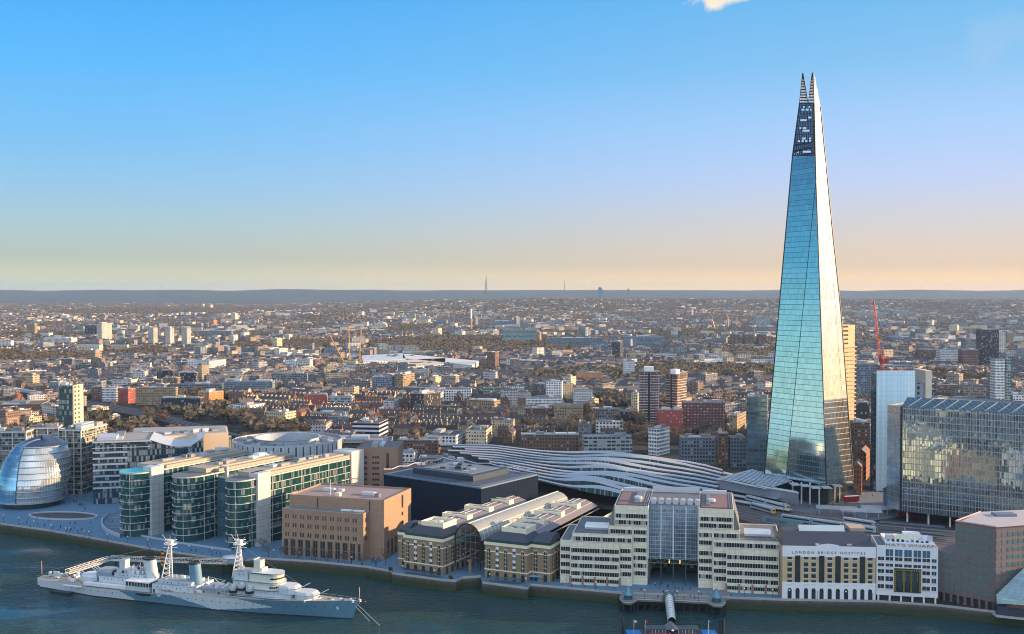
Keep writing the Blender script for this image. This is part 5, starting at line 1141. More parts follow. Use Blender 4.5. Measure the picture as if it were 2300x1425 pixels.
        pp_=MB().tube(((s0+s1)/2+1,3.1,zb),((u0+u1)/2+1,2.8,zt+1),.3,6).build('steam_pipe',gw,f)
    # tripod lattice masts
    def mast(bx_,by,tx,ty,wid,pole,name,sgn):
        s,z=q(bx_,by); t_,zt=q(tx,ty); mb=MB(); legs=[(s-wid,-1.6),(s+wid,-1.6),(s+sgn*wid*.2,2.2),(s-wid*.4,2)]
        for x,y in legs: mb.tube((x,y,z-3),(t_+(x-s)*.18,y*.2,zt),.28,5)
        for i in range(7):
            k=(i+1)/8; zz=z-3+(zt-z+3)*k; f=1-.82*k
            pts=[Vector((t_*k+s*(1-k)+(x-s)*f,y*f+.0,zz)) for x,y in legs[:3]]
            for a in range(3): mb.tube(pts[a],pts[(a+1)%3],.13,4)
            k2=i/8; f2=1-.82*k2; z2=z-3+(zt-z+3)*k2; p2=[Vector((t_*k2+s*(1-k2)+(x-s)*f2,y*f2,z2)) for x,y in legs[:3]]
            for a in range(3): mb.tube(p2[a],pts[(a+1)%3],.09,4)
        mo=mb.build(name,white,rt)
        MB().box(t_-2.4,-1.8,zt-.4,t_+2.4,1.8,zt).box(t_-1.1,-1,zt,t_+1.1,1,zt+2).build('lookout_platform',white,mo)
        u,zu=q(*pole); MB().tube((t_,0,zt),(u,0,zu),.2,5,.07).build('pole',mat('staff_pink',(.6,.4,.4)),mo)
        y=MB(); y.tube((t_-.5,-4.5,zt+1.2),(t_+.5,4.5,zt+1.2),.13,4).tube((t_-4.5,0,zt-2.2),(t_+4,0,zt-1.6),.15,4).tube((t_-1,0,zt),(t_-4.5,-.5,zt+4.6),.13,4).tube((t_+1,0,zt+1.6),(t_+4.6,0,zt+.6),.13,4).tube((t_+1,-.5,zt),(t_+3.2,-.5,zt+3.6),.13,4)
        y.build('yardarm',white,mo); 
        ra=MB(); 
        for i in range(6): ra.box(t_-1.9+i*.7,-1.4,zt+1.6,t_-1.7+i*.7,-1.2,zt+2.8)
        ra.box(t_-2,-1.45,zt+2.1,t_+2,-1.2,zt+2.3).build('radar_aerial',white,mo)
        return t_,zt
    m1=mast(379,1296,383,1222,3.6,(381.5,1201),'mainmast',1); m2=mast(539,1285,538,1222,3.4,(530,1190),'foremast',-1)
    # striped signal flag strip by the mainmast
    s,z0=q(366,1270); z1=q(366,1237)[1]; fl=MB()
    for i in range(8): fl.box(s-.7,-.5,z0+(z1-z0)*i/8,s+.7,-.4,z0+(z1-z0)*(i+1)/8,i%2)
    fl.build('signal_flags',[mat('flag_orange',(.8,.33,.02),.7),blk],rt)
    # bridge superstructure, stacked with rounded front
    def rb(name,x0,x1,yt,zb,hw,m,part=None,band_=None):
        s0,zt=q(x0,yt,-hw); s1,_=q(x1,yt,-hw); pl=[(s0,-hw),(s1-hw*.9,-hw)]+[(s1-hw*.9+hw*.9*math.sin(math.pi*i/8),-hw*math.cos(math.pi*i/8)) for i in range(1,8)]+[(s1-hw*.9,hw),(s0,hw)]
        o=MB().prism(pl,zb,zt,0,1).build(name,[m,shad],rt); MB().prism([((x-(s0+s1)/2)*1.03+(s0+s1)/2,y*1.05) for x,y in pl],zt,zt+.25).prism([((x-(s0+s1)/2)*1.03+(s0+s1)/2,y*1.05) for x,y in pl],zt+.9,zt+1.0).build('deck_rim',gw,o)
        return o,s0,s1,zt,pl
    o1=rb('lower_bridge',511,640,1343-4,6.2,7.2,gw); o2=rb('lower_bridge',515,626,1322,8,6.4,gw); o3=rb('bridge',524,625,1306,10,5.4,mat('ship_cream',(.64,.66,.57),.5,0,.08,.6,streak=.14)); o4=rb('bridge',560,624,1290,13,4.6,mat('ship_cream',None)); 
    for o in (o3,o4):
        _,s0,s1,zt,pl=o; w=MB()
        for i in range(9):
            a=Vector((*pl[1+i%8],0)); b=Vector((*pl[2+i%8],0)); 
            for k in (.25,.75): p=a.lerp(b,k); w.box(p.x-.35,p.y-.35,zt-1.7,p.x+.35,p.y+.35,zt-1.1)
        w.build('bridge_windows',blk,o[0])
    bx('signal_deck',524,556,1284,10,4.6,gw); bx('director_base',566,588,1276,15,2.6,mat('ship_cream',None)); bx('director_tower',570,584,1259,17,2,mat('ship_cream',None))
    s,z=q(576,1257); MB().tube((s,-2.6,z+.4),(s,2.6,z+.4),.35,6).build('rangefinder',gw,rt)
    # side guns
    for x,y in ((524,1318),(543,1313),(561,1320)):
        s,z=q(x,y,-6.8); g=MB().lathe((s,-7.0,z-1.5),[(1.7,0),(1.8,1.2),(1.5,2.2),(.4,2.6)],10).build('gun_mount',gw,rt); MB().tube((s-.3,-8,z+.3),(s-.3,-10.2,z+1.6),.14,5).tube((s+.4,-8,z+.3),(s+.4,-10.2,z+1.6),.14,5).build('gun_barrel',gw,g); MB().lathe((s,-7.0,z-2.6),[(2.1,0),(2.1,1.1)],12).build('gun_tub',blk,g)
    # main turrets
    def turret(x0,x1,yt,zb,fwd,m,m2,hw=4.5,H=3.9):
        s0,zt=q(x0,yt,-hw*.3); s1,_=q(x1,yt+6,-hw*.3); c=(s0+s1)/2; h=(s1-s0)/2; f=1 if fwd else -1
        pl=[(c-f*h*.95,-hw*.6),(c-f*h*.5,-hw),(c+f*h*.45,-hw),(c+f*h,-hw*.62),(c+f*h,hw*.62),(c+f*h*.45,hw),(c-f*h*.5,hw),(c-f*h*.95,hw*.6)]; tp=[(c+(x-c)*.84,y*.86) for x,y in pl]
        MB().lathe((c,0,zb-.1),[(3.3,-2.4),(3.3,.2)],16).build('barbette',m,rt)
        tb=MB().prism(pl,zb,zb+H*.72).prism(pl,zb+H*.72,zb+H,top=tp).build('gun_turret',[m],rt)
        fr=MB(); 
        for i in (-1,0,1): fr.box(c+f*h*.93,i*1.75-.62,zb+.6,c+f*(h+.18),i*1.75+.62,zb+3)
        fr.build('gun_port',mat('port_white',(.8,.78,.74)),tb)
        bb=MB()
        for i in (-1,0,1): bb.tube((c+f*h,i*1.75,zb+2),(c+f*(h+5.4),i*1.75,zb+5),.26,6,.16)
        bb.build('gun_barrels',gw,tb)
    turret(186,223,1284,5.0,False,pale,gw); turret(221,258,1277,8.2,False,shad,gw)
    MB().box(q(636,1330)[0]-6,-5,6.6,q(668,1335)[0]-1,5,9.2).build('deckhouse',gw,rt)
    turret(624,667,1316,9.4,True,gw,gw); turret(664,708,1331,7.2,True,gw,gw)
    # breakwater, winches, deck gear, stanchion crowd on the bow
    s,z=q(718,1345); MB().poly([(s-5,-6,7.1),(s+1,0,7.3),(s+1,0,8.6),(s-5,-6,8.3)]).poly([(s+1,0,7.3),(s-5,6,7.1),(s-5,6,8.3),(s+1,0,8.6)]).build('breakwater',white,rt)
    rr=random.Random(9)
    for i in range(8): x=s+5+i*2.6; y=rr.uniform(-2.5,2.5); MB().lathe((x,y,7.4+.12*i),[(.7,0),(.5,.5),(.75,1.0)],8).build('capstan',rr.choice([white,dark]),rt)
    for (x0,x1,y,c0) in ((100,180,1300,4.5),(455,512,1316,6.5),(340,430,1306,6.0)):
        for i in range(16):
            px=x0+(x1-x0)*rr.random(); a,_=q(px,y); yy=rr.uniform(-4.5,5); hh=rr.uniform(.6,2.4); wq=rr.uniform(.4,1.5); zb=c0+.2 if x0==100 else 6.0
            MB().box(a-wq,yy-.6,zb,a+wq,yy+.6,zb+hh).build('deck_gear',rr.choice([gw,white,shad,dark,mat('deck_orange',(.6,.12,.04)),gw]),rt)
    for (x0,x1,y,n_) in ((260,322,1281,22),(526,562,1285,10),(566,618,1290,8),(518,625,1309,14),(345,430,1301,16),(455,520,1316,14),(300,332,1276,6)):
        for i in range(n_):
            a,zt=q(x0+(x1-x0)*rr.random(),y); yy=rr.uniform(-3.8,2.5); wq=rr.uniform(.25,.9); hh=rr.uniform(.8,2.3)
            if rr.random()<.3: MB().tube((a,yy,zt-1.4),(a+rr.uniform(-1,1),yy,zt+2.6),.1,4).build('stanchion',white,rt)
            else: MB().box(a-wq,yy-.5,zt-1.6,a+wq,yy+.5,zt-1+hh).build('deck_gear',rr.choice([gw,white,shad,dark,pale]),rt)
    cr=MB(); s,_=q(468,1310); cr.tube((s,0,6),(s,0,13),.25,5).tube((s,0,7.5),(s+11,-2,12.5),.2,4).tube((s,0,13),(s+11,-2,12.5),.08,3).tube((s+12,1,6),(s+3,1,12),.2,4).tube((s+6,-3,6),(s+14,-3,11.5),.2,4); cr.build('boat_crane',white,rt)
    for i in range(2): 
        for sg in (-1,1): s,_=q(352+i*78,1304); MB().lathe((s,sg*4.6,6),[(2.1,0),(2.1,1.4),(.8,1.8)],10).tube((s,sg*4.6,7.4),(s+1.5,sg*8,9.2),.14,4).build('gun_mount',[gw,dark][i],rt)
    # anchor cables
    a=Vector((Ln-.5,-.6,7.2)); MB().tube(a,(Ln+13,-5,.1),.16,4).build('mooring_cable',mat('cable_buff',(.55,.5,.42)),rt); MB().tube(a-Vector((1,0,1)),(Ln+6,-1,.1),.14,4).build('mooring_cable',mat('cable_buff',None),rt)
    MB().tube((m2[0],0,m2[1]),(Ln-22,0,9),.05,3).tube((m1[0],0,m1[1]),(6,0,8),.05,3).build('rigging',gw,rt)
    t=txt('pennant_mark','9',2.6,rt,(Ln-9.3,-.2,4.7),white); rw=min(range(len(ts)),key=lambda k_:abs(ts[k_]-(1-9.3/Ln))); t.location=(ring[rw][0][11][0],ring[rw][0][11][1]-.35,ring[rw][0][11][2]-1); t.rotation_euler=(R(90),0,R(22))
    return rt
ship()
# visitor walkway from the quay to the ship
def walkway():
    P=[G(*p,1.5) for p in ((151,1289),(247,1258),(398,1262),(512,1266))]; O=P[3]; rt=empty('visitor_walkway',O,0,'white lattice walkway from the quay running behind the warship','footbridge'); wm=mat('walkway_white',(.7,.7,.66),.5)
    dk=MB();rl=MB()
    for a,b in zip(P,P[1:]):
        a,b=a-O,b-O; u=(b-a).normalized(); v=Vector((-u.y,u.x,0)); n=max(2,int((b-a).length/3.2))
        dk.poly([a-v*1.3,b-v*1.3,b+v*1.3,a+v*1.3]); dk.poly([a-v*1.3-Vector((0,0,.5)),b-v*1.3-Vector((0,0,.5)),b-v*1.3,a-v*1.3])
        for s in(-1,1):
            o=v*1.3*s; h=Vector((0,0,2.0)); rl.tube(a+o+h,b+o+h,.13,4); rl.tube(a+o,b+o,.16,4)
            for i in range(n): p=a.lerp(b,i/n)+o; p2=a.lerp(b,(i+1)/n)+o; rl.tube(p,p+h,.09,4); rl.tube(p,p2+h,.08,4)
    dk.build('deck',metalG,rt); rl.build('lattice_side',wm,rt)
    pm=MB().tube((0,0,-9),(0,0,-.1),.45,7).mesh('pile',dark)
    for k in (.2,.5,.85): p=P[0].lerp(P[1],k)-O; inst('pile',pm,rt,p)
    for k in (.05,.5,.95): p=P[1].lerp(P[3],k)-O; inst('pile',pm,rt,p)
    b=G(521,1262,1.5); r2=empty('landing_platform',b,0,'small glazed landing platform on piles at the quay end of the walkway','jetty')
    MB().box(-4.5,-4,-.5,6,9,0).build('deck',metalG,r2); MB().box(-4,-3.5,.05,5,2,2.6).build('shelter',mat('shelter_glass',(.3,.45,.5),.15,.3),r2); MB().lathe((0,-1,2.6),[(5.2,0),(4.4,.8),(.2,1.5)],12,ey=.6).build('roof',metalW,r2)
    for x in (-4,0,4): inst('pile',pm,r2,(x,-3,0))
walkway()
# ---------------------------------------------------------------- jetty, pavilions, covered ramp and pontoon
def pier():
    Z=.4; P=[G(x,y,Z) for x,y in ((1400,1333),(1392,1345),(1400,1353),(1417,1355),(1433,1347),(1497,1350),(1520,1350),(1588,1353),(1602,1360),(1622,1361),(1630,1354),(1618,1345),(1640,1345),(1640,1325),(1400,1325))]; O=P[5]
    rt=empty('jetty',O,0,'timber edged river jetty on piles before the stepped office','jetty'); MB().prism([(p.x-O.x,p.y-O.y) for p in P],-.9,0).build('deck',mat('jetty_deck',(.2,.21,.23),.8,0,.2,.5),rt)
    e=MB(); ed=[P[i]-O for i in range(0,12)]
    for a,b in zip(ed,ed[1:]): e.tube(a+Vector((0,0,.05)),b+Vector((0,0,.05)),.28,4); e.tube(a+Vector((0,0,1.1)),b+Vector((0,0,1.1)),.09,4)
    e.build('edge_rail',stone,rt); pm=MB().tube((0,0,-7),(0,0,-.8),.3,6).mesh('pile',dark); pl=[]
    for a,b in zip(ed,ed[1:]):
        n=max(1,int((b-a).length/3))
        for i in range(n): p=a.lerp(b,i/n); pl.append((p.x,p.y+.3,0)); pl.append((p.x,p.y+4,0))
    repeat('pile',pm,rt,pl)
    pc=mat('pavilion_slate_blue',(.12,.26,.34),.4,.2,.1)
    for (x,y),lb in (((1411,1347),'blue pyramid roofed kiosk at the left end of the jetty'),((1609,1353),'blue pyramid roofed kiosk at the right end of the jetty')):
        p=G(x,y,Z); r=empty('jetty_kiosk',p,R(20),lb,'kiosk'); k=8; MB().lathe((0,0,2.6),[(3.1,0),(.15,4.2)],8).build('pyramid_roof',pc,r); MB().lathe((0,0,0),[(2.1,0),(2.1,2.5)],8).build('glass_wall',mat('kiosk_glass',(.1,.17,.2),.1,.3),r)
        MB().tube((0,0,6.6),(0,0,8.4),.08,4).lathe((0,0,8.4),[(.05,-.3),(.35,0),(.05,.3)],8).build('finial',white,r)
    # covered ramp
    a=G(1503,1346,2.2);b=G(1509,1400,-3.2); r=empty('covered_ramp',a,0,'white tube covered ramp leading down from the jetty to the pontoon','ramp'); d=b-a; u=d.normalized(); v=Vector((-u.y,u.x,0)).normalized()*-1
    def sec(p,w=2.0,h=2.9,n=10): return [tuple(p+v*(w*math.cos(math.pi*i/n))+Vector((0,0,-.2+h*math.sin(math.pi*i/n)))) for i in range(n+1)]
    MB().grid([sec(Vector((0,0,0))),sec(d)]).build('tube_roof',mat('ramp_white',(.72,.74,.74),.35,.1,.05),r,smooth=True)
    rb=MB(); n=12
    for i in range(n): s=sec(Vector((0,0,0)),2.08,2.98); rb.tube(s[i] if i<len(s) else s[-1],s[min(i+1,len(s)-1)],.07,4) if i<10 else None
    rm=rb.mesh('rib',metalG)
    for i in range(11): inst('rib',rm,r,tuple(d*(i/10)))
    MB().poly([tuple(v*2),tuple(-v*2),tuple(d-v*2),tuple(d+v*2)]).build('floor',dark,r)
    MB().lathe((v.x*0,1.5,-1.8),[(3,0),(3,2.8),(2.2,4.4),(.2,5.2)],10).build('entrance_dome',mat('kiosk_glass',None),r)
    # pontoon
    a=G(1407,1421,-3.9);b=G(1610,1424,-3.9); o=(a+b)/2; r=empty('pontoon',o,0,'floating pier pontoon with blue ends, glass shelters and small flags at the bottom edge','pontoon'); W=(b-a).length
    MB().box(-W/2+6,-4,-1.3,W/2-6,5,0).build('hull',mat('pontoon_hull',(.05,.06,.1),.5),r); bl=mat('pontoon_blue',(.02,.2,.55),.4)
    for s in (-1,1): MB().box(s*(W/2-6.3),-3.5,-1.3,s*W/2,4.5,.1).build('blue_end',bl,r)
    MB().box(-W/2+9,-3.6,-.0,W*-.02,-3.2,.9).build('red_stripe_panel',mat('stripe_red',(.5,.05,.06)),r)
    for s in (-1,1):
        g=MB().box(s*3,-1.5,.05,s*(W/2-9),3.2,2.2).build('glass_shelter',mat('pier_glass',(.14,.2,.22),.1,.4,.4,1),r); MB().box(s*2.6,-2.2,2.2,s*(W/2-8),3.6,2.45).build('shelter_roof',mat('pier_roof',(.1,.13,.14),.4,.3),g)
    pm2=MB().box(-.09,-.09,0,.09,.09,2.4).mesh('shelter_post',white)
    repeat('shelter_post',pm2,r,[(s*(2.9+i*1.5),-2.0,0) for s in (-1,1) for i in range(int((W/2-12)/1.5))])
    MB().gable(-2.6,-3,2.6,4,2.4,4.4,0,0,'y').build('entrance_gable',metalG,r); MB().lathe((0,-3.1,2.2),[(.05,-.6),(.7,0),(.05,.6)],10).build('clock',white,r)
    for x,s in ((-W/2+3,0),(-W/2+8,1),(W/2-4,2)):
        f=MB().tube((x,-2,0),(x,-2,6.5),.09,5).build('flagpole',white,r); MB().poly([(x,-2,6.4),(x+1.2,-2.1,6.2),(x+1.3,-2,5.3),(x,-2,5.5)]).build('flag',[white,mat('stripe_red',None),bl][s],f)
    for x in (-W/2-1.5,W/2+1.8,W/2+3.2): MB().tube((x,1,-4),(x,1,6),.55,8).build('mooring_pile',dark,r)
    rr2=random.Random(3); hm=MB().box(-.2,-.2,0,.2,.2,1.2).mesh('bollard',mat('stripe_red',None))
    for i in range(8): inst('bollard',hm,r,(-W/2+10+i*(W-20)/7,-3.0,0))
pier()
# ================================================================ station roofs, viaduct, trains, plaza
def lerp2(pl,t):
    n=len(pl)-1; t=max(0,min(.99999,t))*n; i=int(t); k=t-i; return Vector(pl[i]).lerp(Vector(pl[i+1]),k)
def station():
    Z=12.0
    T=[(985,998),(1105,998),(1174,1006),(1232,1012),(1291,1018),(1360,1023),(1428,1030),(1487,1032),(1546,1036),(1585,1043),(1624,1054)]
    Bm=[(1042,1037),(1135,1052),(1213,1067),(1255,1076),(1291,1084),(1330,1091),(1370,1097),(1420,1103),(1467,1109),(1535,1117),(1604,1125)]
    Tw=[G(x,y,Z) for x,y in T]; Bw=[G(x,y,Z) for x,y in Bm]; O=G(1291,1050,0)
    rt=empty('station_roofs',O,0,'long wavy ribbon platform roofs of the railway station','railway station'); rm=mat('station_ribbon',(.48,.5,.53),.38,.2,.1,.08); sideM=facade('station_glass_side',(.1,.16,.17),(.03,.12,.13),50,1.1,.7,.9,lit=.1,obj=0); under=mat('station_under',(.03,.035,.045),.7)
    NS=9; M_=60
    def pos(s,k):   # s across 0..1, k along
        a=lerp2(Tw,k); b=lerp2(Bw,k); return a+(b-a)*s-O
    for i in range(NS+2):
        ph=.55+.05*math.sin(i*1.3); s0=(i+.08)/NS; s1=(i+.54)/NS; k0=.02*(i%3)+ (.05 if i>5 else 0)
        wv=lambda k:5.6*math.exp(-((k-ph)/.16)**2)*(1 if i%2 else .75)-.4*math.exp(-((k-ph+.3)/.13)**2)
        top=[];a=[];b=[]
        for j in range(M_+1):
            k=k0+(1-k0)*j/M_; z=Vector((0,0,wv(k))); p=pos(s0,k)+z; q=pos(s1,k)+z*.75; top.append((p,q))
        mb=MB(); mb.grid([[tuple(p.lerp(q,f)+Vector((0,0,.45*math.sin(math.pi*f)))) for f in (0,.5,1)] for p,q in top])
        o=mb.build('platform_roof',rm,rt,smooth=True)
        hump=[(p,q) for p,q in top if q.z>Z+1.0]; hump=hump[1:-1]
        if len(hump)>3:
            sd_=MB(); sd_.grid([[tuple(q),tuple(Vector((q.x,q.y-.3,Z-.6)))] for p,q in hump]); sd_.build('glazed_side',sideM,o)
        MB().grid([[tuple(q),tuple(q-Vector((0,0,.9)))] for p,q in top]).build('gutter_edge',metalG,o)
        fl=MB(); fl.grid([[tuple(p+Vector((0,.0,-.1))),tuple(p+Vector((0,0,-2.4)))] for p,q in top]).build('fascia',dark,o)
    MB().poly([tuple(p-O-Vector((0,0,5))) for p in Tw]+[tuple(p-O-Vector((0,0,5))) for p in Bw[::-1]]).build('track_floor',under,rt)
    # arched skylight stretches at right half
    for k in range(0,11):
        for s in (0,.33,.66,1): p=lerp2(Tw,k/10).lerp(lerp2(Bw,k/10),s); FOOT.append((p.x,p.y,24))
    # end canopy stretches to the right of the ribbons
    rt2=empty('platform_canopies',G(1680,1120,0),0,'grey platform canopies running on from the ribbon roofs to the white train','platform canopy'); O2=G(1680,1120,0)
    for i in range(6):
        a=G(1600+i*4,1056+i*12.5,9);b=G(1712+i*13,1081+i*13.0,9); u=(b-a).normalized(); v=Vector((-u.y,u.x,0))*2.9; h=Vector((0,0,.35))
        MB().poly([tuple(x-O2) for x in (a-v,b-v,b+v,a+v)]).poly([tuple(x-O2) for x in (a-v-h,b-v-h,b-v,a-v)]).build('canopy',rm,rt2)
    # concourse canopy: pale blue glazed panel with deep fascia
    Pz=15; q=[G(*p,Pz) for p in ((1611,1077),(1690,1056),(1778,1081),(1722,1100))]; O3=q[0]; rt3=empty('concourse_canopy',(O3.x,O3.y,0),0,'pale blue glass concourse canopy with a long blade edge at the foot of the skyscraper','canopy'); o=Vector((O3.x,O3.y,0))
    MB().poly([tuple(p-o) for p in q]).build('glass_roof',curtain('canopy_glass',(.32,.5,.6),(.65,.72,.78),60,2.2,.01,.22,.5,.2,.3),rt3)
    rb=MB()
    for i in range(13): a=q[0].lerp(q[1],i/12); b=q[3].lerp(q[2],i/12); rb.tube(a-o+Vector((0,0,.25)),b-o+Vector((0,0,.25)),.28,4)
    rb.build('roof_rib',metalW,rt3)
    a,b=G(1611,1077,Pz),G(1793,1108,Pz); a2,b2=G(1611,1088,Pz-3.2),G(1795,1135,Pz-8)
    c=Vector((1,7,0)); MB().poly([tuple(x-o) for x in (G(1611,1093,9.5),G(1795,1136,6),b,a)]).poly([tuple(x-o) for x in (a,b,b+c,a+c)]).build('blade_fascia',mat('blade_lavender',(.5,.56,.68),.4,.2,.05),rt3)
    MB().tube(a-o,b-o,.7,5).tube(q[0]-o,q[1]-o,.8,5).build('blade_edge',metalW,rt3)
station()
def railway():
    Z=7.0; poly=[(1640,1108),(1700,1128),(1800,1150),(1860,1158),(1990,1176),(2125,1190),(2330,1204),(2330,1250),(2140,1243),(1990,1212),(1850,1197),(1760,1188),(1690,1175),(1640,1160)]
    P=[G(x,y,Z) for x,y in poly]; o=MB().prism([(p.x,p.y) for p in P],-.5,Z).build('railway_viaduct',mat('ballast',(.1,.085,.085),.9,0,.35,.15)); o['kind']='structure'
    rails=mat('rail_steel',(.3,.3,.32),.4,.5)
    tr=[]
    for i in range(7):
        k=(i+.5)/7; L_=[]
        for (a,b) in (((1645,1112),(1645,1158)),((1800,1153),(1770,1186)),((1990,1179),(1990,1209)),((2300,1206),(2300,1247))): L_.append(G(a[0]*(1-k)+b[0]*k,a[1]*(1-k)+b[1]*k,Z+.12))
        tr.append(L_); mb=MB()
        for a,b in zip(L_,L_[1:]): 
            v=(b-a).normalized(); v=Vector((-v.y,v.x,0))
            for s in (-.75,.75): mb.tube(a+v*s,b+v*s,.12,4)
        t=mb.build('railway_track',rails); t['kind']='structure'
    def train(pts,n,label,body,front,L_=19.5):
        a,b=pts; u=(b-a).normalized(); rz=math.atan2(u.y,u.x); rt=empty('train',b,rz,label,'train'); x=0
        for i in range(n):
            c=MB().box(x-L_,-1.4,.7,x-.5,1.4,3.5).box(x-L_,-1.2,3.5,x-.5,1.2,3.8,1).build('carriage',[body,metalW],rt); MB().box(x-L_+1,-1.46,1.9,x-1.5,-1.4,2.8).build('window_band',glassD,c)
            MB().box(x-L_+2,-1.1,.1,x-L_+5,1.1,.7).box(x-6,-1.1,.1,x-3,1.1,.7).build('bogie',dark,c)
            if i==0: MB().box(x-.5,-1.35,.7,x+.2,1.35,3.3).build('cab',front,c); MB().box(x+.2,-.9,2.1,x+.26,.9,3).build('windscreen',glassD,c)
            x-=L_
        return rt
    yel=mat('train_yellow',(.75,.45,.03),.4); wt=mat('train_white',(.6,.68,.75),.3,.2,.05)
    train((G(1664,1121,Z+.2),G(1770,1148,Z+.2)),2,'white train with a yellow nose leaving the platform canopies',wt,yel); train((G(1690,1142,Z+.2),G(1738,1156,Z+.2)),1,'short grey train half hidden beside the graffiti fence',mat('train_grey',(.4,.45,.52),.4,.1),yel,22)
    train((G(1857,1183,Z+.2),G(1968,1199,Z+.2)),3,'pale blue train on the viaduct behind the hospital roof',mat('train_blue',(.3,.5,.6),.3,.2),wt)
    train((G(1900,1176,Z+.2),G(1965,1186,Z+.2)),1,'dark grey train on the viaduct track nearest the bus station',mat('train_grey',None),wt)
    # long dark canopy at right and catenary posts
    rt=empty('platform_canopy',G(2050,1190,Z),0,'long dark platform canopy on the viaduct at the right','platform canopy'); O=G(2050,1190,Z)
    for (a,b) in (((1975,1172),(2122,1184)),((1975,1186),(2122,1200))):
        a=G(*a,Z+4)-O;b=G(*b,Z+4)-O; u=(b-a).normalized(); v=Vector((-u.y,u.x,0))*3; MB().poly([a-v,b-v,b+v,a+v]).poly([a-v-Vector((0,0,.8)),b-v-Vector((0,0,.8)),b-v,a-v]).build('roof',mat('canopy_dark_blue',(.05,.08,.11),.5,.2),rt)
    # graffiti fence
    a,b=G(1714,1172,Z),G(1803,1188,Z); bl=Bld('graffiti_fence','teal hoarding with bubble graffiti lettering beside the railway','fence',tuple(a),tuple(b)); MB().box(0,0,0,bl.w,.2,4.0).build('hoarding',mat('hoarding_teal',(.15,.28,.33),.7,0,.3,.8),bl.root)
    t=txt('graffiti','S0U IDRAY',3.0,bl.root,(bl.w*.34,-.05,.7),mat('graffiti_dark',(.03,.06,.1)),ext=.03)
    gm=MB().tube((0,0,0),(0,0,8),.14,5).box(-3,-.08,7,3,.08,7.3).mesh('gantry',metalG)
    for i,(x,y) in enumerate(((1700,1130),(1820,1170),(1880,1190),(1940,1185),(2010,1205),(2070,1215),(1760,1160))): o=inst('signal_gantry',gm,None,G(x,y,Z)); tag(o,'grey overhead gantry post standing on the railway viaduct','gantry','overhead gantry posts on the viaduct')
railway()
# plaza, bus station, buses
strip('plaza',[(1770,1150),(1760,1120),(1930,1100),(2030,1112),(2030,1160),(1960,1170),(1850,1157)],.10,mat('plaza_paving',(.16,.19,.23),.7,0,.25,.08))
def bus(px,py,rz,label,col,L_=11,z=.12):
    p=G(px,py,z); r=empty('bus',p,R(rz),label,'bus'); b=MB().box(-L_/2,-1.25,.5,L_/2,1.25,4.2).build('body',col,r); MB().box(-L_/2+.3,-1.3,1.3,L_/2-.3,-1.25,2.2).box(-L_/2+.3,-1.3,2.8,L_/2-.3,-1.25,3.6).build('window_band',glassD,b); MB().poly([(-L_/2,-1.25,4.23),(L_/2,-1.25,4.23),(L_/2,1.25,4.23),(-L_/2,1.25,4.23)]).build('roof',white,b)
    wm=MB().tube((0,-1.3,.5),(0,1.3,.5),.5,8).mesh('wheel',dark)
    for x in (-L_/2+2,L_/2-2.5): inst('wheel',wm,r,(x,0,0))
bred=mat('bus_red',(.5,.01,.03),.3)
bus(1912,1128,12,'red double decker bus under the skyscraper beside the bus station',bred); bus(2035,1161,-10,'red double decker bus below the mirrored office',bred)
for (x,y,l) in ((1880,1160,'leftmost white slatted roof of the bus station'),(1935,1166,'middle white slatted roof of the bus station'),(1982,1160,'rightmost white slatted roof of the bus station')):
    p=G(x,y,.1); r=empty('bus_shelter',p,R(-14),l,'bus shelter')
    for k in range(4): MB().box(-13,k*3.4,4.4,13,k*3.4+1.5,4.7).build('roof_slat',metalW,r)
    pm=MB().tube((0,0,0),(0,0,4.4),.15,5).mesh('post',white)
    for k in range(4): inst('post',pm,r,(-11+k*7.3,5,0))
p=G(2000,1150,.1); r=empty('ventilation_drum',p,0,'squat blue round tower between the bus station and the mirrored office','tower'); MB().lathe((0,0,0),[(4.6,0),(4.6,15)],20).build('drum_wall',mat('drum_blue',(.1,.2,.32),.5,.2),r); MB().lathe((0,0,15),[(5.4,0),(.3,3.2)],20).build('roof',dark,r)
# small brick gabled buildings between tower and wrapped tower
for (x0,xc,x1,yt,yb,a,lb) in ((1916,1935,1954,1040,1112,20,'sunlit red brick gabled house squeezed behind the skyscraper'),(1925,1945,1956,1010,1080,25,'upper brown gabled house behind the skyscraper foot')):
    b=Bld('brick_house',lb,'house',*gpair(x0,xc,yb,a)); H=b.h(yt,b.w); d=min(24,max(8,b.Y(x1,b.w,H))); MB().box(0,0,0,b.w,d,H-3).build('wall',facade('warm_brick_house',(.35,.15,.08),(.06,.06,.07),3.6,2.2,.4,.5),b.root); MB().gable(0,0,b.w,d,H-2.99,H,0,0,'y').build('roof',mat('tile_brown',(.2,.14,.12)),b.root); b.take(0,0,b.w,d)
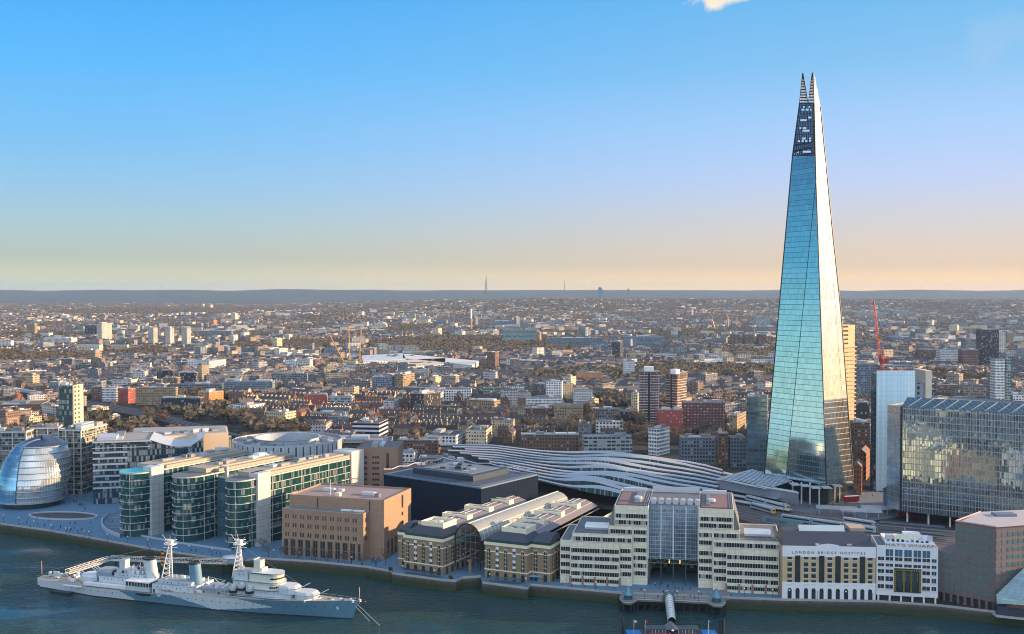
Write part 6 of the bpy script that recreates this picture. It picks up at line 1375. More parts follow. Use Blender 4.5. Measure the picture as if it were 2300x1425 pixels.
# ================================================================ mid-distance city: placed buildings
FS={}
def fs(k):
    if k in FS: return FS[k]
    t={'white':dict(wall=(.74,.75,.76),glass=(.025,.04,.055),fh=3.3,bw=3.4,wf=.6,hf=.55),
     'cream':dict(wall=(.62,.54,.38),glass=(.06,.06,.06),fh=3.3,bw=2.6,wf=.55,hf=.45),
     'tan':dict(wall=(.3,.23,.14),glass=(.04,.045,.05),fh=3.3,bw=2.8,wf=.5,hf=.5),
     'brick':dict(wall=(.16,.095,.065),glass=(.05,.06,.07),fh=3.2,bw=2.8,wf=.5,hf=.5),
     'red':dict(wall=(.38,.07,.05),glass=(.2,.22,.25),fh=3.2,bw=3,wf=.4,hf=.5),
     'plum':dict(wall=(.13,.06,.05),glass=(.3,.3,.32),fh=3.1,bw=3.4,wf=.5,hf=.4),
     'orange':dict(wall=(.6,.26,.1),glass=(.1,.08,.06),fh=3.4,bw=3.2,wf=.4,hf=.5),
     'grey':dict(wall=(.2,.215,.23),glass=(.03,.045,.06),fh=3.4,bw=2.4,wf=.6,hf=.55),
     'bluegrey':dict(wall=(.17,.215,.27),glass=(.03,.06,.09),fh=3.2,bw=2.6,wf=.6,hf=.5),
     'dark':dict(wall=(.03,.034,.045),glass=(.05,.06,.07),fh=3.3,bw=2.2,wf=.7,hf=.6),
     'balcony':dict(wall=(.16,.13,.12),glass=(.5,.5,.5),fh=2.9,bw=40,wf=1,hf=.22),
     'teal':dict(wall=(.3,.38,.38),glass=(.04,.14,.15),fh=3.6,bw=2.2,wf=.8,hf=.6),
     'stripe':dict(wall=(.6,.64,.72),glass=(.03,.03,.05),fh=4.2,bw=90,wf=1,hf=.55),
     'concrete':dict(wall=(.34,.38,.38),glass=(.05,.09,.11),fh=3.4,bw=4.2,wf=.84,hf=.5),
     'towerstripe':dict(wall=(.5,.5,.46),glass=(.2,.2,.19),fh=2.8,bw=5,wf=.6,hf=.4),
     'whitegrid':dict(wall=(.72,.74,.76),glass=(.05,.09,.12),fh=3.4,bw=1.7,wf=.7,hf=.56)}[k]
    FS[k]=facade('city_'+k,obj=.12,lit=.2,dirt=.3,**t); return FS[k]
ROOFS=[roofG,roofL,mat('roof_dark',(.09,.09,.1),.9,0,.3,.3),mat('roof_brown',(.15,.11,.09),.9,0,.3,.3),mat('roof_blue',(.25,.32,.38),.7,0,.2,.2)]
def city(label,x0,xc,x1,yt,yb,a,st,cat='apartment block',name=None,roof=None,gab=0,side=None,maxd=70,n=3):
    b=Bld(name or cat.replace(' ','_'),label,cat,*gpair(x0,xc,yb,a)); w=b.w; H=b.h(yt,w); sc_=b.L.y/1000
    d=b.Y(x1,w,H) if x1>xc+.5 else 12
    if not (4<d<maxd): d=min(maxd,14*max(1,sc_*.8))
    if x1<=xc+.5: d=14*max(1,sc_*.7)
    MB().box(0,0,0,w,d,H-gab,0,0).build('wall',fs(st),b.root)
    if side:
        sm=side if not isinstance(side,str) else fs(side); MB().box(w+.01,-.1,0,w+.5,d+.1,H-gab+.2).build('side_wall',sm,b.root)
    rs=int(x0*7+yb); rm=ROOFS[rs%5] if roof is None else roof
    if gab: MB().gable(-.3,-.3,w+.3,d+.3,H-gab+.01,H,0,0,'x' if w>d else 'y').build('roof',rm,b.root)
    else: generic_roof(b,0,0,w,d,H,rm,n,rs)
    b.take(0,0,w,d,6); return b
plumT=mat('plum_stair',(.2,.1,.09))
# twin brick towers
for (x0,xc,x1,yt,yb,sid,lb) in ((1436,1479,1482,836,956,None,'left of the two tall red brick towers with pale balcony bands'),(1496,1521,1541,842,952,mat('lit_brick',(.5,.22,.11)),'right of the two tall red brick towers, sunlit on its right side')):
    b=Bld('brick_tower',lb,'tower block',*gpair(x0,xc,yb,6 if sid is None else 38)); w=b.w; H=b.h(yt,w); d=24 if sid is None else b.Y(x1,w,H)
    d=max(14,min(30,d)); MB().box(0,0,0,w,d,H).build('wall',fs('plum') if not sid else fs('brick'),b.root); bm=MB().box(-.5,-.9,0,w+.7,d+.5,.5).mesh('balcony_band',mat('balcony_grey',(.6,.6,.62)))
    n=int(H/2.9); repeat('balcony_band',bm,b.root,[(0,0,2.6+i*2.9) for i in range(n-1)]); MB().box(w*.44,-1.1,0,w*.56,-.9,H).build('stair_slot',dark,b.root)
    MB().box(w*.25,3,H,w*.75,12,H+5.5).build('tank_room',white,b.root); MB().box(-.6,-1,H-.6,w+.8,d+.6,H+.3).build('roof',roofG,b.root); b.take(0,0,w,d)
C_=[
('long plum brick slab with pale window dots left of the skyscraper',1535,1628,1634,905,968,2,'plum'),
('low red brick terrace block with bay towers below the twin brick towers',1478,1535,1545,922,972,2,'red'),
('white gridded office tower with horizontal ribs near the ribbon roofs',1456,1478,1504,965,1024,38,'whitegrid','office building'),
('grey concrete office slab with eight bays just above the ribbon roofs',1311,1420,1440,982,1022,-3,'concrete','office building'),
('stepped white building with a round drum behind the concrete slab',1338,1400,1420,950,985,5,'white','office building'),
('sunlit yellow brick building with two rows of windows above the ribbon roofs',1046,1092,1105,968,1000,8,'cream','warehouse'),
('long white shed beside the yellow brick building above the ribbon roofs',954,1024,1046,980,1004,12,'white','warehouse'),
('striped navy and white office with an orange end wall',792,852,872,952,998,8,'stripe','office building'),
('brown brick warehouse row left of the concrete slab',1170,1300,1310,978,1014,2,'brick','warehouse'),
('tall brown office slab with white frame and turret windows, centre',1245,1310,1325,912,955,3,'tan','office building'),
('brown brick office block with a white framed window wall',1180,1240,1245,918,950,2,'brick','office building'),
('white block with tall cream stair tower and blue panels',1226,1262,1288,858,903,8,'white','office building'),
('white flats with a red stair panel right of the cream stair tower',1288,1330,1345,878,912,5,'white'),
('long white and glass flats with diagonal roof line',1182,1262,1270,894,922,-3,'whitegrid'),
('salmon pink school building with tall arches on its front',1296,1350,1352,838,862,2,'orange','school'),
('white low terrace block beside the salmon pink building',1325,1372,1373,849,862,2,'white'),
('dark glass angular block at the street fork',922,952,990,886,932,30,'dark','office building'),
('white cube flats at the street fork, centre left',952,990,996,884,912,3,'white'),
('white art gallery block with black slots, centre',996,1058,1082,876,905,2,'white','office building'),
('teal glazed low office right of the white gallery block',1085,1150,1156,873,902,2,'teal','office building'),
('cream office block with many windows, near the centre',963,978,996,848,872,30,'cream','office building'),
('brown and silver flats with vertical glass stripes',836,880,886,848,882,2,'bluegrey'),
('warm beige flats with vertical strips right of the silver striped flats',886,905,932,842,882,30,'tan'),
('dark red brick hotel with white window strips',683,734,736,887,915,2,'red','hotel'),
('grey banded flats attached right of the dark red hotel',736,790,796,892,918,3,'concrete'),
('long grey balcony flats, left centre behind the orange block',386,498,502,864,884,0,'grey'),
('long lilac grey slab of flats, left centre',502,612,618,858,886,0,'bluegrey'),
('grey gridded slab of flats behind the lilac slab',610,690,692,840,868,0,'grey'),
('orange and cream flats with big arches, sunlit, left centre',446,470,502,882,912,34,'orange'),
('black and white flats left of the orange arched block',363,450,452,895,922,2,'dark'),
('white framed flats with black windows at the railway, left',229,262,264,872,902,2,'whitegrid'),
('deep red apartment block with a chamfered corner beside the railway',264,288,304,874,907,30,'red'),
('plum flats left of the white framed flats',205,229,230,870,900,2,'plum'),
('tall narrow blue grey office behind the slim tower',110,132,150,860,893,20,'bluegrey','office building'),
('dark gridded office right of the slim tower',190,228,230,858,886,2,'grey','office building'),
('sandy warehouse flats row with deep bays beside the railway',306,395,400,872,910,-2,'tan','warehouse'),
('yellow sheeted shed beside the railway, left',196,206,245,918,936,38,'cream','warehouse'),
('long brick terrace of flats at the far left, windows in shade',-20,96,112,908,938,-12,'brick'),
('orange brick end of the long left terrace',112,118,136,926,942,30,'orange','house'),
('cream flats with flat roofs in front of the yellow shed',245,252,270,935,955,30,'cream'),
('white flats with glass front amid bare trees, left centre',524,560,596,912,938,24,'white','office building'),
('orange brick flats left of the white glass front',507,530,540,915,932,20,'orange'),
('pale low block with a long white roof rail, centre left',696,775,778,928,950,2,'grey','warehouse'),
('cream cottages with gabled ends, centre left',598,640,665,928,955,25,'cream'),
('long diagonal market shed with a sunlit yellow wall',1052,1110,1178,902,925,30,'tan','warehouse'),
('sunlit yellow slope roofed building above the centre',1322,1334,1345,898,922,35,'cream','warehouse'),
('grey brick block with white balconies, upper centre',1328,1392,1396,920,946,2,'grey'),
('dark block with navy stairs left of the twin brick towers',1395,1430,1436,925,960,3,'dark'),
('tan block tucked between the twin brick towers and the centre',1418,1432,1437,885,930,15,'cream'),
('grand brown arched entrance block with gable beside the glass block',1613,1636,1640,975,1050,2,'brick','office building'),
('long low office wing with white parapets left of the glass block',1530,1613,1614,985,1040,2,'bluegrey','office building'),
('long low office wing between the arched gable and the glass block',1640,1676,1678,985,1050,2,'bluegrey','office building'),
('low beige building with a sunlit corner behind the glass block',1640,1655,1676,935,985,25,'tan'),
('red framed glass hospital wing behind the pale blue tower',1918,1953,1956,905,975,2,'dark','hospital'),
('brown brick hospital block behind the pale blue tower',1918,1953,1955,950,1050,2,'brick','hospital'),
('dark teal gridded tower, right, with vertical ribs',2202,2243,2246,741,828,2,'dark','tower block'),
('long grey hospital slab right of the crane',1925,1966,1970,818,900,2,'bluegrey','hospital'),
('pale blue long slab behind the crane, right',1968,2050,2056,822,838,2,'concrete','office building'),
('stepped white and green glass towers at the right edge, left shaft',2224,2234,2240,852,920,10,'teal','tower block'),
('stepped white and green glass towers at the right edge, middle shaft',2234,2256,2258,808,925,2,'whitegrid','tower block'),
('stepped white and green glass towers at the right edge, tall right shaft',2258,2270,2276,801,925,10,'teal','tower block'),
('low blue grey warehouse roofs right of the pale blue tower',2095,2190,2200,895,925,8,'bluegrey','warehouse'),
('white roofed buildings at the far right edge behind the mirrored office',2275,2330,2340,888,925,2,'white','office building'),
('pink grey offices in the right distance',2065,2112,2115,786,815,2,'brick','office building'),
('white office pair in the right distance',2112,2160,2164,786,822,2,'whitegrid','office building'),
('dark red flats beside the gridded tower, right',2162,2198,2202,786,830,2,'plum'),
('grey gridded flats left of the dark teal tower',2168,2200,2202,762,800,2,'grey'),
('tall grey flats right of the dark teal tower',2244,2258,2262,747,800,2,'towerstripe','tower block'),
('brown tall flats at the far right',2262,2275,2280,748,778,10,'tan','tower block'),
('sunlit cream terraced housing slab on the right horizon',2132,2150,2195,731,754,30,'cream'),
('grey low slab, right distance',2000,2048,2055,758,775,2,'bluegrey'),
('pair of small towers, one sunlit, in the right distance',2088,2094,2101,720,736,30,'cream','tower block'),
('long pale blue estate slab high on the right',1920,1985,1990,702,714,0,'concrete'),
('second long pale blue estate slab high on the right',2005,2052,2058,700,713,0,'concrete'),
('pale blue estate slab with a deep blue stripe left of the skyscraper',1697,1730,1736,712,740,0,'concrete'),
('leftmost of the three maroon flats beside the skyscraper',1644,1662,1666,752,779,2,'plum','tower block'),
('middle of the three maroon flats beside the skyscraper',1672,1692,1696,752,779,2,'plum','tower block'),
('rightmost of the three maroon flats beside the skyscraper',1704,1720,1724,752,779,2,'plum','tower block'),
('very long blue grey estate slab across the centre distance',1400,1490,1500,757,787,-1,'bluegrey'),
('second very long blue grey estate slab, left of the first',1230,1350,1352,760,782,-1,'bluegrey'),
('dim green blue estate slab left centre distance',1128,1205,1216,742,772,-1,'teal'),
('tan tower at the left end of the long estate slab',1206,1212,1216,747,772,20,'tan','tower block'),
('dark tower with pale cap, centre distance',1375,1392,1400,768,814,14,'dark','tower block'),
('white banded flats before the dark capped tower',1400,1425,1432,812,850,3,'whitegrid'),
('brown tower right of the big white shed roofs',1094,1112,1121,792,828,20,'brick','tower block'),
('white and blue flats row, centre distance right',1468,1520,1545,797,812,6,'whitegrid'),
('yellow brick school row, centre distance',1412,1450,1460,792,808,8,'cream','school'),
('leftmost of the three slim sunlit towers',333,345,354,737,779,40,'towerstripe','tower block'),
('middle of the three slim sunlit towers',371,382,391,737,780,40,'towerstripe','tower block'),
('rightmost of the three slim sunlit towers',408,420,429,737,784,40,'towerstripe','tower block'),
('pale grey tower pair behind the white terrace, left distance',219,229,251,727,770,20,'towerstripe','tower block'),
('grey block left of the pale tower pair',191,217,219,731,758,2,'dark'),
('sandy tower block with dark sides, left middle distance',196,214,228,788,823,28,'tan','tower block'),
('small sunlit tower on the far left hill, upper left one',452,456,460,684,697,30,'cream','tower block'),
('small sunlit tower on the far left hill, right of its neighbour',468,473,479,685,697,30,'cream','tower block'),
('lone dark and cream tower, left centre distance',519,528,535,704,727,30,'towerstripe','tower block'),
('white facade terrace with pointed tops, left distance',97,160,218,760,775,6,'white'),
('far left grey block of flats in the distance',60,78,84,728,755,20,'tan'),
('sunlit cream office slab, left centre distance',612,622,673,761,785,14,'cream','office building'),
('white modern flats with many windows, left centre',640,672,682,812,834,3,'white'),
('tall white modern flats right beside the others, left centre',672,695,714,808,838,20,'white'),
('white and glass flats with a swooping roof, left',420,470,508,812,834,14,'white'),
('orange brick tower, left centre far distance',476,480,487,720,735,30,'orange','tower block'),
('dim blue green twin blocks, centre far distance',911,932,934,706,727,0,'teal'),
('pale slab tower, centre far distance, left one',1062,1068,1074,713,734,20,'bluegrey','tower block'),
('pale slab tower, centre far distance, right one',1154,1160,1167,713,734,20,'bluegrey','tower block'),
('pale estate flats between the two pale slab towers',1104,1150,1152,722,735,0,'bluegrey'),
('cream unfinished concrete frame under the yellow cranes',770,800,838,812,838,14,'cream','building site'),
('pale blue office block, left centre distance',445,520,524,744,758,0,'bluegrey','office building'),
('dark modern flats with stacked balconies, left, front one',208,0,0,0,0,0,''),
('dark roofed stacked flats, left centre, near one',404,440,446,838,874,2,'dark'),
('dark roofed stacked flats, left centre, far left one',305,330,336,833,862,2,'dark'),
('dark roofed stacked flats, left centre, far right one',362,388,392,833,862,2,'dark'),
('cream and black terrace of flats above the lilac slab',500,545,572,835,858,12,'cream'),
('white boxy flats with balconies, right centre',1262,1282,1294,848,880,25,'cream'),
]
for r in C_:
    if r[-1]=='' : continue
    city(r[0],*r[1:8],*( [r[8]] if len(r)>8 else []))
# large white shed roofs of the depot in the centre distance
for i,(pts,lb) in enumerate(((((812,800),(905,795),(912,808),(815,812)),'leftmost big pale blue shed roof in the centre distance'),(((905,796),(1075,812),(1060,822),(905,806)),'long thin white shed roof crossing the centre distance'),(((870,812),(1000,806),(1000,820),(868,830)),'wide cream shed roof in the centre distance'))):
    P=[G(x,y,9) for x,y in pts]; O=Vector((P[0].x,P[0].y,0)); r=empty('depot_shed',O,0,lb,'warehouse'); MB().prism([((p-O).x,(p-O).y) for p in P],0,9).build('wall',fs('white'),r); MB().prism([((p-O).x,(p-O).y) for p in P],9.01,10.2).build('roof',[mat('shed_blue',(.5,.6,.68),.5),mat('shed_white',(.66,.66,.66),.5),mat('shed_cream',(.62,.56,.45),.6)][i],r)
    for p in P: FOOT.append((p.x,p.y,60))
# yellow cranes
def ycrane(px,pyb,pyt,jx,jy,Y,col,label,jib2=None):
    a=GY(px,pyb,Y); r=empty('tower_crane',a,0,label,'crane'); t=GY(px,pyt,Y)-a; j=GY(jx,jy,Y)-a; w=Y*.0007
    mb=MB(); mb.tube((-w,0,0),(t.x-w,0,t.z),w*.4,4).tube((w,0,0),(t.x+w,0,t.z),w*.4,4)
    n=14
    for i in range(n): mb.tube((-w if i%2 else w,0,t.z*i/n),(w if i%2 else -w,0,t.z*(i+1)/n),w*.3,4)
    mb.build('mast',col,r); MB().tube(t,j,w*.7,4).build('jib',col,r); k=(t-j).normalized(); MB().tube(t,t+k*w*9,w*.9,4).box(t.x+k.x*w*9-w*2,-w*2,t.z+k.z*w*9-w*2,t.x+k.x*w*9+w*2,w*2,t.z+k.z*w*9+w*2).build('counter_jib',col,r)
yc=mat('crane_yellow',(.5,.24,.04),.5)
ycrane(785,832,800,783,733,1950,yc,'left yellow tower crane over the concrete frame, jib upright'); ycrane(808,834,795,811,738,1900,yc,'right yellow tower crane over the concrete frame, jib upright'); ycrane(768,825,805,740,752,2000,yc,'yellow crane with its jib leaning left over the concrete frame')
ycrane(1636,752,735,1634,707,4300,yc,'small yellow crane in the distance left of the maroon flats, left one'); ycrane(1654,752,735,1655,712,4300,yc,'small yellow crane in the distance left of the maroon flats, right one'); ycrane(1607,757,742,1600,720,4000,yc,'small thin yellow crane left of the other distant pair')
# masts and far towers on the skyline
def tower_mast(px,pyt,pyb,Y,w,label,col=(.12,.13,.16)):
    b=GY(px,pyb,Y); t=GY(px,pyt,Y); r=empty('transmitter_mast',b,0,label,'mast'); H=t.z-b.z; mb=MB()
    for sx in(-1,1):
        for sy in(-1,1): mb.tube((sx*w,sy*w,0),(sx*w*.12,sy*w*.12,H*.8),w*.13,4)
    for i in range(8): k=i/8; f=1-.88*k; k2=(i+1)/8;f2=1-.88*k2; mb.tube((-w*f,-w*f,H*.8*k),(w*f2,-w*f2,H*.8*k2),w*.09,4).tube((w*f,-w*f,H*.8*k),(-w*f2,-w*f2,H*.8*k2),w*.09,4).tube((-w*f,-w*f,H*.8*k),(w*f,-w*f,H*.8*k),w*.09,4)
    mb.build('lattice',mat('mast_steel_%d'%int(px),col,.6),r); MB().tube((0,0,H*.8),(0,0,H),w*.14,4).build('aerial',mat('mast_steel_%d'%int(px)),r)
tower_mast(1092,617,660,10300,14,'tall transmitter mast standing on the central skyline'); tower_mast(1268,628,659,12000,8,'thinner transmitter mast right of the tall one on the skyline')
for (x0,x1,yt,yb,Y,lb,c) in ((1344,1353,647,668,11500,'blue glass tower on the far skyline right of the masts',(.1,.17,.22)),(1410,1413,649,662,12500,'slim dark tower on the far skyline',(.1,.12,.15)),):
    a=GY(x0,yb,Y);b=GY(x1,yb,Y);t=GY(x0,yt,Y); r=empty('skyline_tower',a,0,lb,'tower block'); MB().box(0,0,0,b.x-a.x,40,t.z-a.z).build('wall',mat('far_'+str(x0),c,.4,.2),r); MB().box(5,5,t.z-a.z,(b.x-a.x)*.6,30,t.z-a.z+8).build('roof',roofG,r)
# water tower and chimneys
a=GY(1555,708,5200);t=GY(1555,692,5200); r=empty('water_tower',a,0,'white mushroom shaped water tower in the distance','water tower'); MB().tube((0,0,0),(0,0,t.z-a.z),4,8).build('shaft',white,r); MB().lathe((0,0,t.z-a.z-6),[(4,0),(17,4),(17,7),(3,8)],14).build('bowl',white,r)
a=G(1317,764); r=empty('chimney',a,0,'thin pale chimney before the long estate slabs','chimney'); MB().tube((0,0,0),(0,0,a.y*.0118),4.4,8,3).build('shaft',cream,r)
a=G(1418,803); r=empty('chimney',a,0,'white topped factory chimney, centre distance','chimney'); MB().tube((0,0,0),(0,0,26),2.4,8,2).build('shaft',fs('brick'),r); MB().tube((0,0,26),(0,0,41),2.4,8,2).build('cap',white,r)
a=G(1058,745); r=empty('chimney',a,0,'white and orange chimney behind the green field','chimney'); MB().tube((0,0,0),(0,0,48),5,8,4).build('shaft',mat('brick_orange',(.5,.25,.12)),r); MB().tube((0,0,48),(0,0,84),4,8,3).build('cap',white,r)
# left railway
def rails_left():
    Z=5; A=[(-30,868),(60,882),(135,898),(210,908),(300,925),(400,948),(470,962),(560,985)]; wd=[9,10,13,15,15,12,9,6]
    a=[G(x,y-w/2,Z) for (x,y),w in zip(A,wd)]; b=[G(x,y+w/2,Z) for (x,y),w in zip(A,wd)]
    mb=MB(); mb.grid([[tuple(p) for p in b],[tuple(p) for p in a]]).grid([[(p.x,p.y,-.2) for p in b],[tuple(p) for p in b]]); o=mb.build('railway_embankment',mat('embank_dark',(.035,.04,.055),.9,0,.3,.1)); o['kind']='structure'
    for k in (.25,.5,.75):
        L_=[p.lerp(q,k)+Vector((0,0,.2)) for p,q in zip(a,b)]; mb=MB()
        for p,q in zip(L_,L_[1:]): mb.tube(p,q,.35,4)
        t=mb.build('railway_track',mat('rail_steel')); t['kind']='structure'
    for p,q in zip(a,b):
        FOOT.append((p.x,p.y,26)); FOOT.append((q.x,q.y,26))
    for p,q in zip(a,a[1:]):
        for k in (.33,.66): m=p.lerp(q,k); FOOT.append((m.x,m.y,24))
    p=G(6,874,Z+.3);q=G(122,895,Z+.3); u=(q-p).normalized(); L_=(q-p).length; n=8; rt=empty('train',q,math.atan2(u.y,u.x),'long pale blue train curving along the railway at the far left','train')
    cm=MB().box(-L_/n+.8,-2,.8,0,2,5.2,0).box(-L_/n+.8,-1.4,5.2,0,1.4,5.6,1).mesh('carriage',[mat('train_pale',(.5,.6,.68),.3,.3),metalW])
    for i in range(n): inst('carriage',cm,rt,(-i*L_/n,0,0))
rails_left()
for r in (('low dark brick viaduct building with pale roofs left of the ribbon roofs',893,985,990,990,1020,2,'brick','warehouse'),('small white rooftop building left of the ribbon roofs',893,930,938,1018,1038,6,'white','warehouse'),('grey flat roofed block between the brown hotel and the ribbon roofs',940,1010,1014,1030,1052,3,'grey','warehouse'),('blue boarded building at the near end of the ribbon roofs',992,1040,1046,1042,1062,3,'bluegrey','warehouse')): city(r[0],*r[1:8],r[8])
# ================================================================ city fill
import bisect
CELL={}
def _cells(): 
    CELL.clear()
    for f in FOOT: CELL.setdefault((int(f[0]//60),int(f[1]//60)),[]).append(f)
_cells()
def free(x,y,r):
    i,j=int(x//60),int(y//60)
    for a in (-2,-1,0,1,2):
        for b in (-2,-1,0,1,2):
            for f in CELL.get((i+a,j+b),()):
                if (f[0]-x)**2+(f[1]-y)**2<(f[2]+r)**2: return False
    return True
def put(x,y,r): CELL.setdefault((int(x//60),int(y//60)),[]).append((x,y,r))
def pxof(x,y,z=0):
    dx,dy,dz=x,y,z-CAMZ; f=dy*CP-dz*SP; return 1150+FPX*dx/f, 712.5-FPX*(dy*SP+dz*CP)/f
brickcols=[(0,(.17,.1,.07)),(.2,(.24,.16,.1)),(.38,(.36,.27,.17)),(.52,(.11,.08,.065)),(.65,(.5,.42,.3)),(.8,(.33,.13,.07)),(.92,(.6,.58,.54))]
flatcols=[(0,(.46,.47,.48)),(.18,(.22,.15,.11)),(.36,(.5,.42,.28)),(.5,(.16,.18,.21)),(.66,(.6,.59,.56)),(.78,(.26,.22,.2)),(.9,(.1,.11,.13))]
terrM=facade('terrace_brick',None,(.08,.08,.09),3.0,2.6,.42,.5,obj=.15,cols=brickcols,lit=.3); flatM=facade('flats_mixed',None,(.05,.06,.08),3.1,2.6,.55,.5,obj=.1,cols=flatcols,lit=.3); shedM=facade('shed_mixed',None,(.1,.1,.1),6,8,.3,.3,obj=.1,cols=[(0,(.5,.52,.54)),(.5,(.3,.34,.38)),(.75,(.5,.42,.3))])
slR=mat('terrace_roof',(.07,.066,.07),.85,0,.3,.3,obj=.5); flR=mat('flat_roof_mixed',(.13,.135,.15),.85,0,.3,.1,obj=.8); shR=mat('shed_roof_mixed',(.45,.46,.48),.7,0,.2,.1,obj=.4)
def proto_terrace(w,k):
    r=empty('terraced_houses',(0,0,0)); h=7.5 if k else 9.5; MB().box(-w/2,-4.5,0,w/2,4.5,h).gable(-w/2+.02,-4.48,w/2-.02,4.48,h+.01,h+3.2,0,0).build('wall',terrM,r); MB().poly([(-w/2-.2,-4.9,h-.25),(w/2+.2,-4.9,h-.25),(w/2+.2,0,h+3.5),(-w/2-.2,0,h+3.5)]).poly([(w/2+.2,4.9,h-.25),(-w/2-.2,4.9,h-.25),(-w/2-.2,0,h+3.5),(w/2+.2,0,h+3.5)]).build('roof',slR,r)
    c=r.children[1] if 0 else MB(); n=int(w/7)
    for i in range(n+1): x=-w/2+.5+i*(w-1)/n; c.box(x-.45,-1.6,h+1.5,x+.45,1.6,h+5.0)
    WR=[o for o in r.children if o.name.startswith('wall')][0]; m0=WR.data; c.v=[tuple(v.co) for v in m0.vertices]+c.v; k0=len(m0.vertices); c.f=[tuple(f.vertices) for f in m0.polygons]+[tuple(i+k0 for i in f) for f in c.f]; c.m=[0]*len(c.f); WR.data=c.mesh('wall',terrM); return r
def proto_flat(w,d,h,k):
    r=empty('apartment_block',(0,0,0)); MB().box(-w/2,-d/2,0,w/2,d/2,h).build('wall',flatM,r); o=MB().poly([(-w/2+.4,-d/2+.4,h-.1+.15),(w/2-.4,-d/2+.4,h+.05),(w/2-.4,d/2-.4,h+.05),(-w/2+.4,d/2-.4,h+.05)]).build('roof',flR,r)
    mb=MB().box(-w/2,-d/2,h,w/2,-d/2+.4,h+.8).box(-w/2,d/2-.4,h,w/2,d/2,h+.8); mb.box(-w/2,-d/2+.4,h,-w/2+.4,d/2-.4,h+.8).box(w/2-.4,-d/2+.4,h,w/2,d/2-.4,h+.8).build('parapet',flatM,r)
    rr=random.Random(k); p=MB(); MB().box(-w*.2,-d*.25,h+.06,w*.05,d*.2,h+2.6).build('lift_room',flR,r); MB().box(w*.2,-d*.2,h+.06,w*.33,d*.1,h+1.5).build('plant_unit',metalW,r); 
    if k%2: MB().box(-w*.42,-d*.35,h+.06,-w*.28,d*.3,h+2.9).build('roof_storey',flatM,r)
    return r
def proto_shed(w,d,h,k):
    r=empty('warehouse',(0,0,0)); MB().box(-w/2,-d/2,0,w/2,d/2,h).build('wall',shedM,r); m=MB(); n=3
    for i in range(n): m.gable(-w/2,-d/2+d*i/n,w/2,-d/2+d*(i+1)/n,h+.01,h+2.2,0,0)
    m.build('roof',shR,r); return r
PT=[proto_terrace(w,k) for w,k in ((46,0),(34,1),(62,1),(26,0))]; PF=[proto_flat(*a) for a in ((34,13,15,0),(24,16,19,1),(48,13,12,2),(20,20,26,3),(30,14,21,5),(40,18,16,7))]; PS=[proto_shed(*a) for a in ((36,28,7,0),(50,30,8,1))]
used=set()
def dims(o): m=[c for c in o.children if c.name.startswith('wall')][0].data; xs=[v.co.x for v in m.vertices]; ys=[v.co.y for v in m.vertices]; return max(xs),max(ys)
# candidate sites
rr=random.Random(21); sites=[]
def district(x,y): return R(-8)+noise.noise((x/520,y/520,5))*1.5
y=775.0
while y<12800:
    stp=21 if y<2400 else 21*(y/2400)**.62
    half=.56*y+60; x=-half
    while x<half:
        if x>-.56*y-60:
            X=x+rr.uniform(-.2,.2)*stp; Y=y+rr.uniform(-.25,.25)*stp; sites.append((X,Y,stp))
        x+=stp*rr.uniform(1.15,1.9)
    y+=stp*rr.uniform(.8,1.05)
# keep the river front, the plaza and the station clear
def allowed(x,y):
    px,py=pxof(x,y,0)
    if y<bank(x)+170 and x<-40: return False
    if py>1000 and px>1046 : return False
    if py>1036 and px>870: return False
    if py>1030: return False
    return True
PARK=[(GX.x,GX.y,r) for GX,r in ((G(1095,775),330),(G(1700,800),120),(G(330,795),100),(G(2160,860),110),(G(700,775),150),(G(2120,850),70),(G(1500,828),60),(G(1730,800),80),(G(430,700),900),(G(520,935),34),(G(345,942),26),(G(1230,975),18),(G(1390,965),12))]
trees=[];fills=[]
for X,Y,stp in sites:
    if not allowed(X,Y): continue
    pk=any((X-a)**2+((Y-b)*.7)**2<r*r for a,b,r in PARK)
    gn=noise.noise((X/260,Y/420,9))
    if pk or (gn>.26 and Y>950) or rr.random()<.06:
        if free(X,Y,7):
            trees.append((X,Y,stp)); 
            if pk or gn>.26:
                for _ in range(3): trees.append((X+rr.uniform(-1,1)*stp*.6,Y+rr.uniform(-1,1)*stp*.6,stp))
        continue
    t=noise.noise((X/330,Y/330,2)); kind='t' if t>-.2 else ('f' if t>-.42 or rr.random()<.7 else 's')
    if rr.random()<.14: kind=rr.choice('tffs')
    if rr.random()<(.06 if Y<2500 else .28 if Y<5000 else .45 if Y<7500 else .7): trees.append((X,Y,stp)); continue
    fills.append((X,Y,stp,kind))
fills.sort(key=lambda f:f[1]); CNT={'t':0,'f':0,'s':0}; STUFF={'t':MB(),'f':MB(),'s':MB()}
NM={'t':(PT,'brown brick terrace','terraced houses','terraced houses'),'f':(PF,'block of flats','apartment block','blocks of flats'),'s':(PS,'pale roofed warehouse','warehouse','low warehouses')}
LM=[('the twin brick towers',1490,900),('the white gridded office tower',1480,990),('the striped navy office',830,975),('the dark red hotel',710,900),('the deep red apartment block',285,890),('the slim glass and cream tower',160,930),('the orange arched flats',475,895),('the three slim sunlit towers',380,765),('the white gallery block',1040,890),('the brown tower near the big shed roofs',1108,812),('the big pale shed roofs',930,810),('the pale blue panelled tower',2010,900),('the dark teal gridded tower',2222,790),('the tall glass skyscraper',1800,880),('the maroon flats',1690,770),('the dark tower with a pale cap',1388,795),('the long estate slabs',1380,772),('the yellow cranes',790,800),('the sandy tower block',212,810),('the cream office slab',645,775),('the long plum brick slab',1580,940),('the salmon pink building',1325,850),('the concrete office slab',1370,1000),('the yellow brick building by the ribbon roofs',1070,985),('the lilac grey slab',560,870),('the white swooping flats',460,825),('the white modern flats',680,825),('the long brick terrace at the left edge',40,925),('the silver striped flats',860,865),('the diagonal market shed',1110,915)]
SEEN={}
SZ={0:'small',1:'long',2:'broad'}
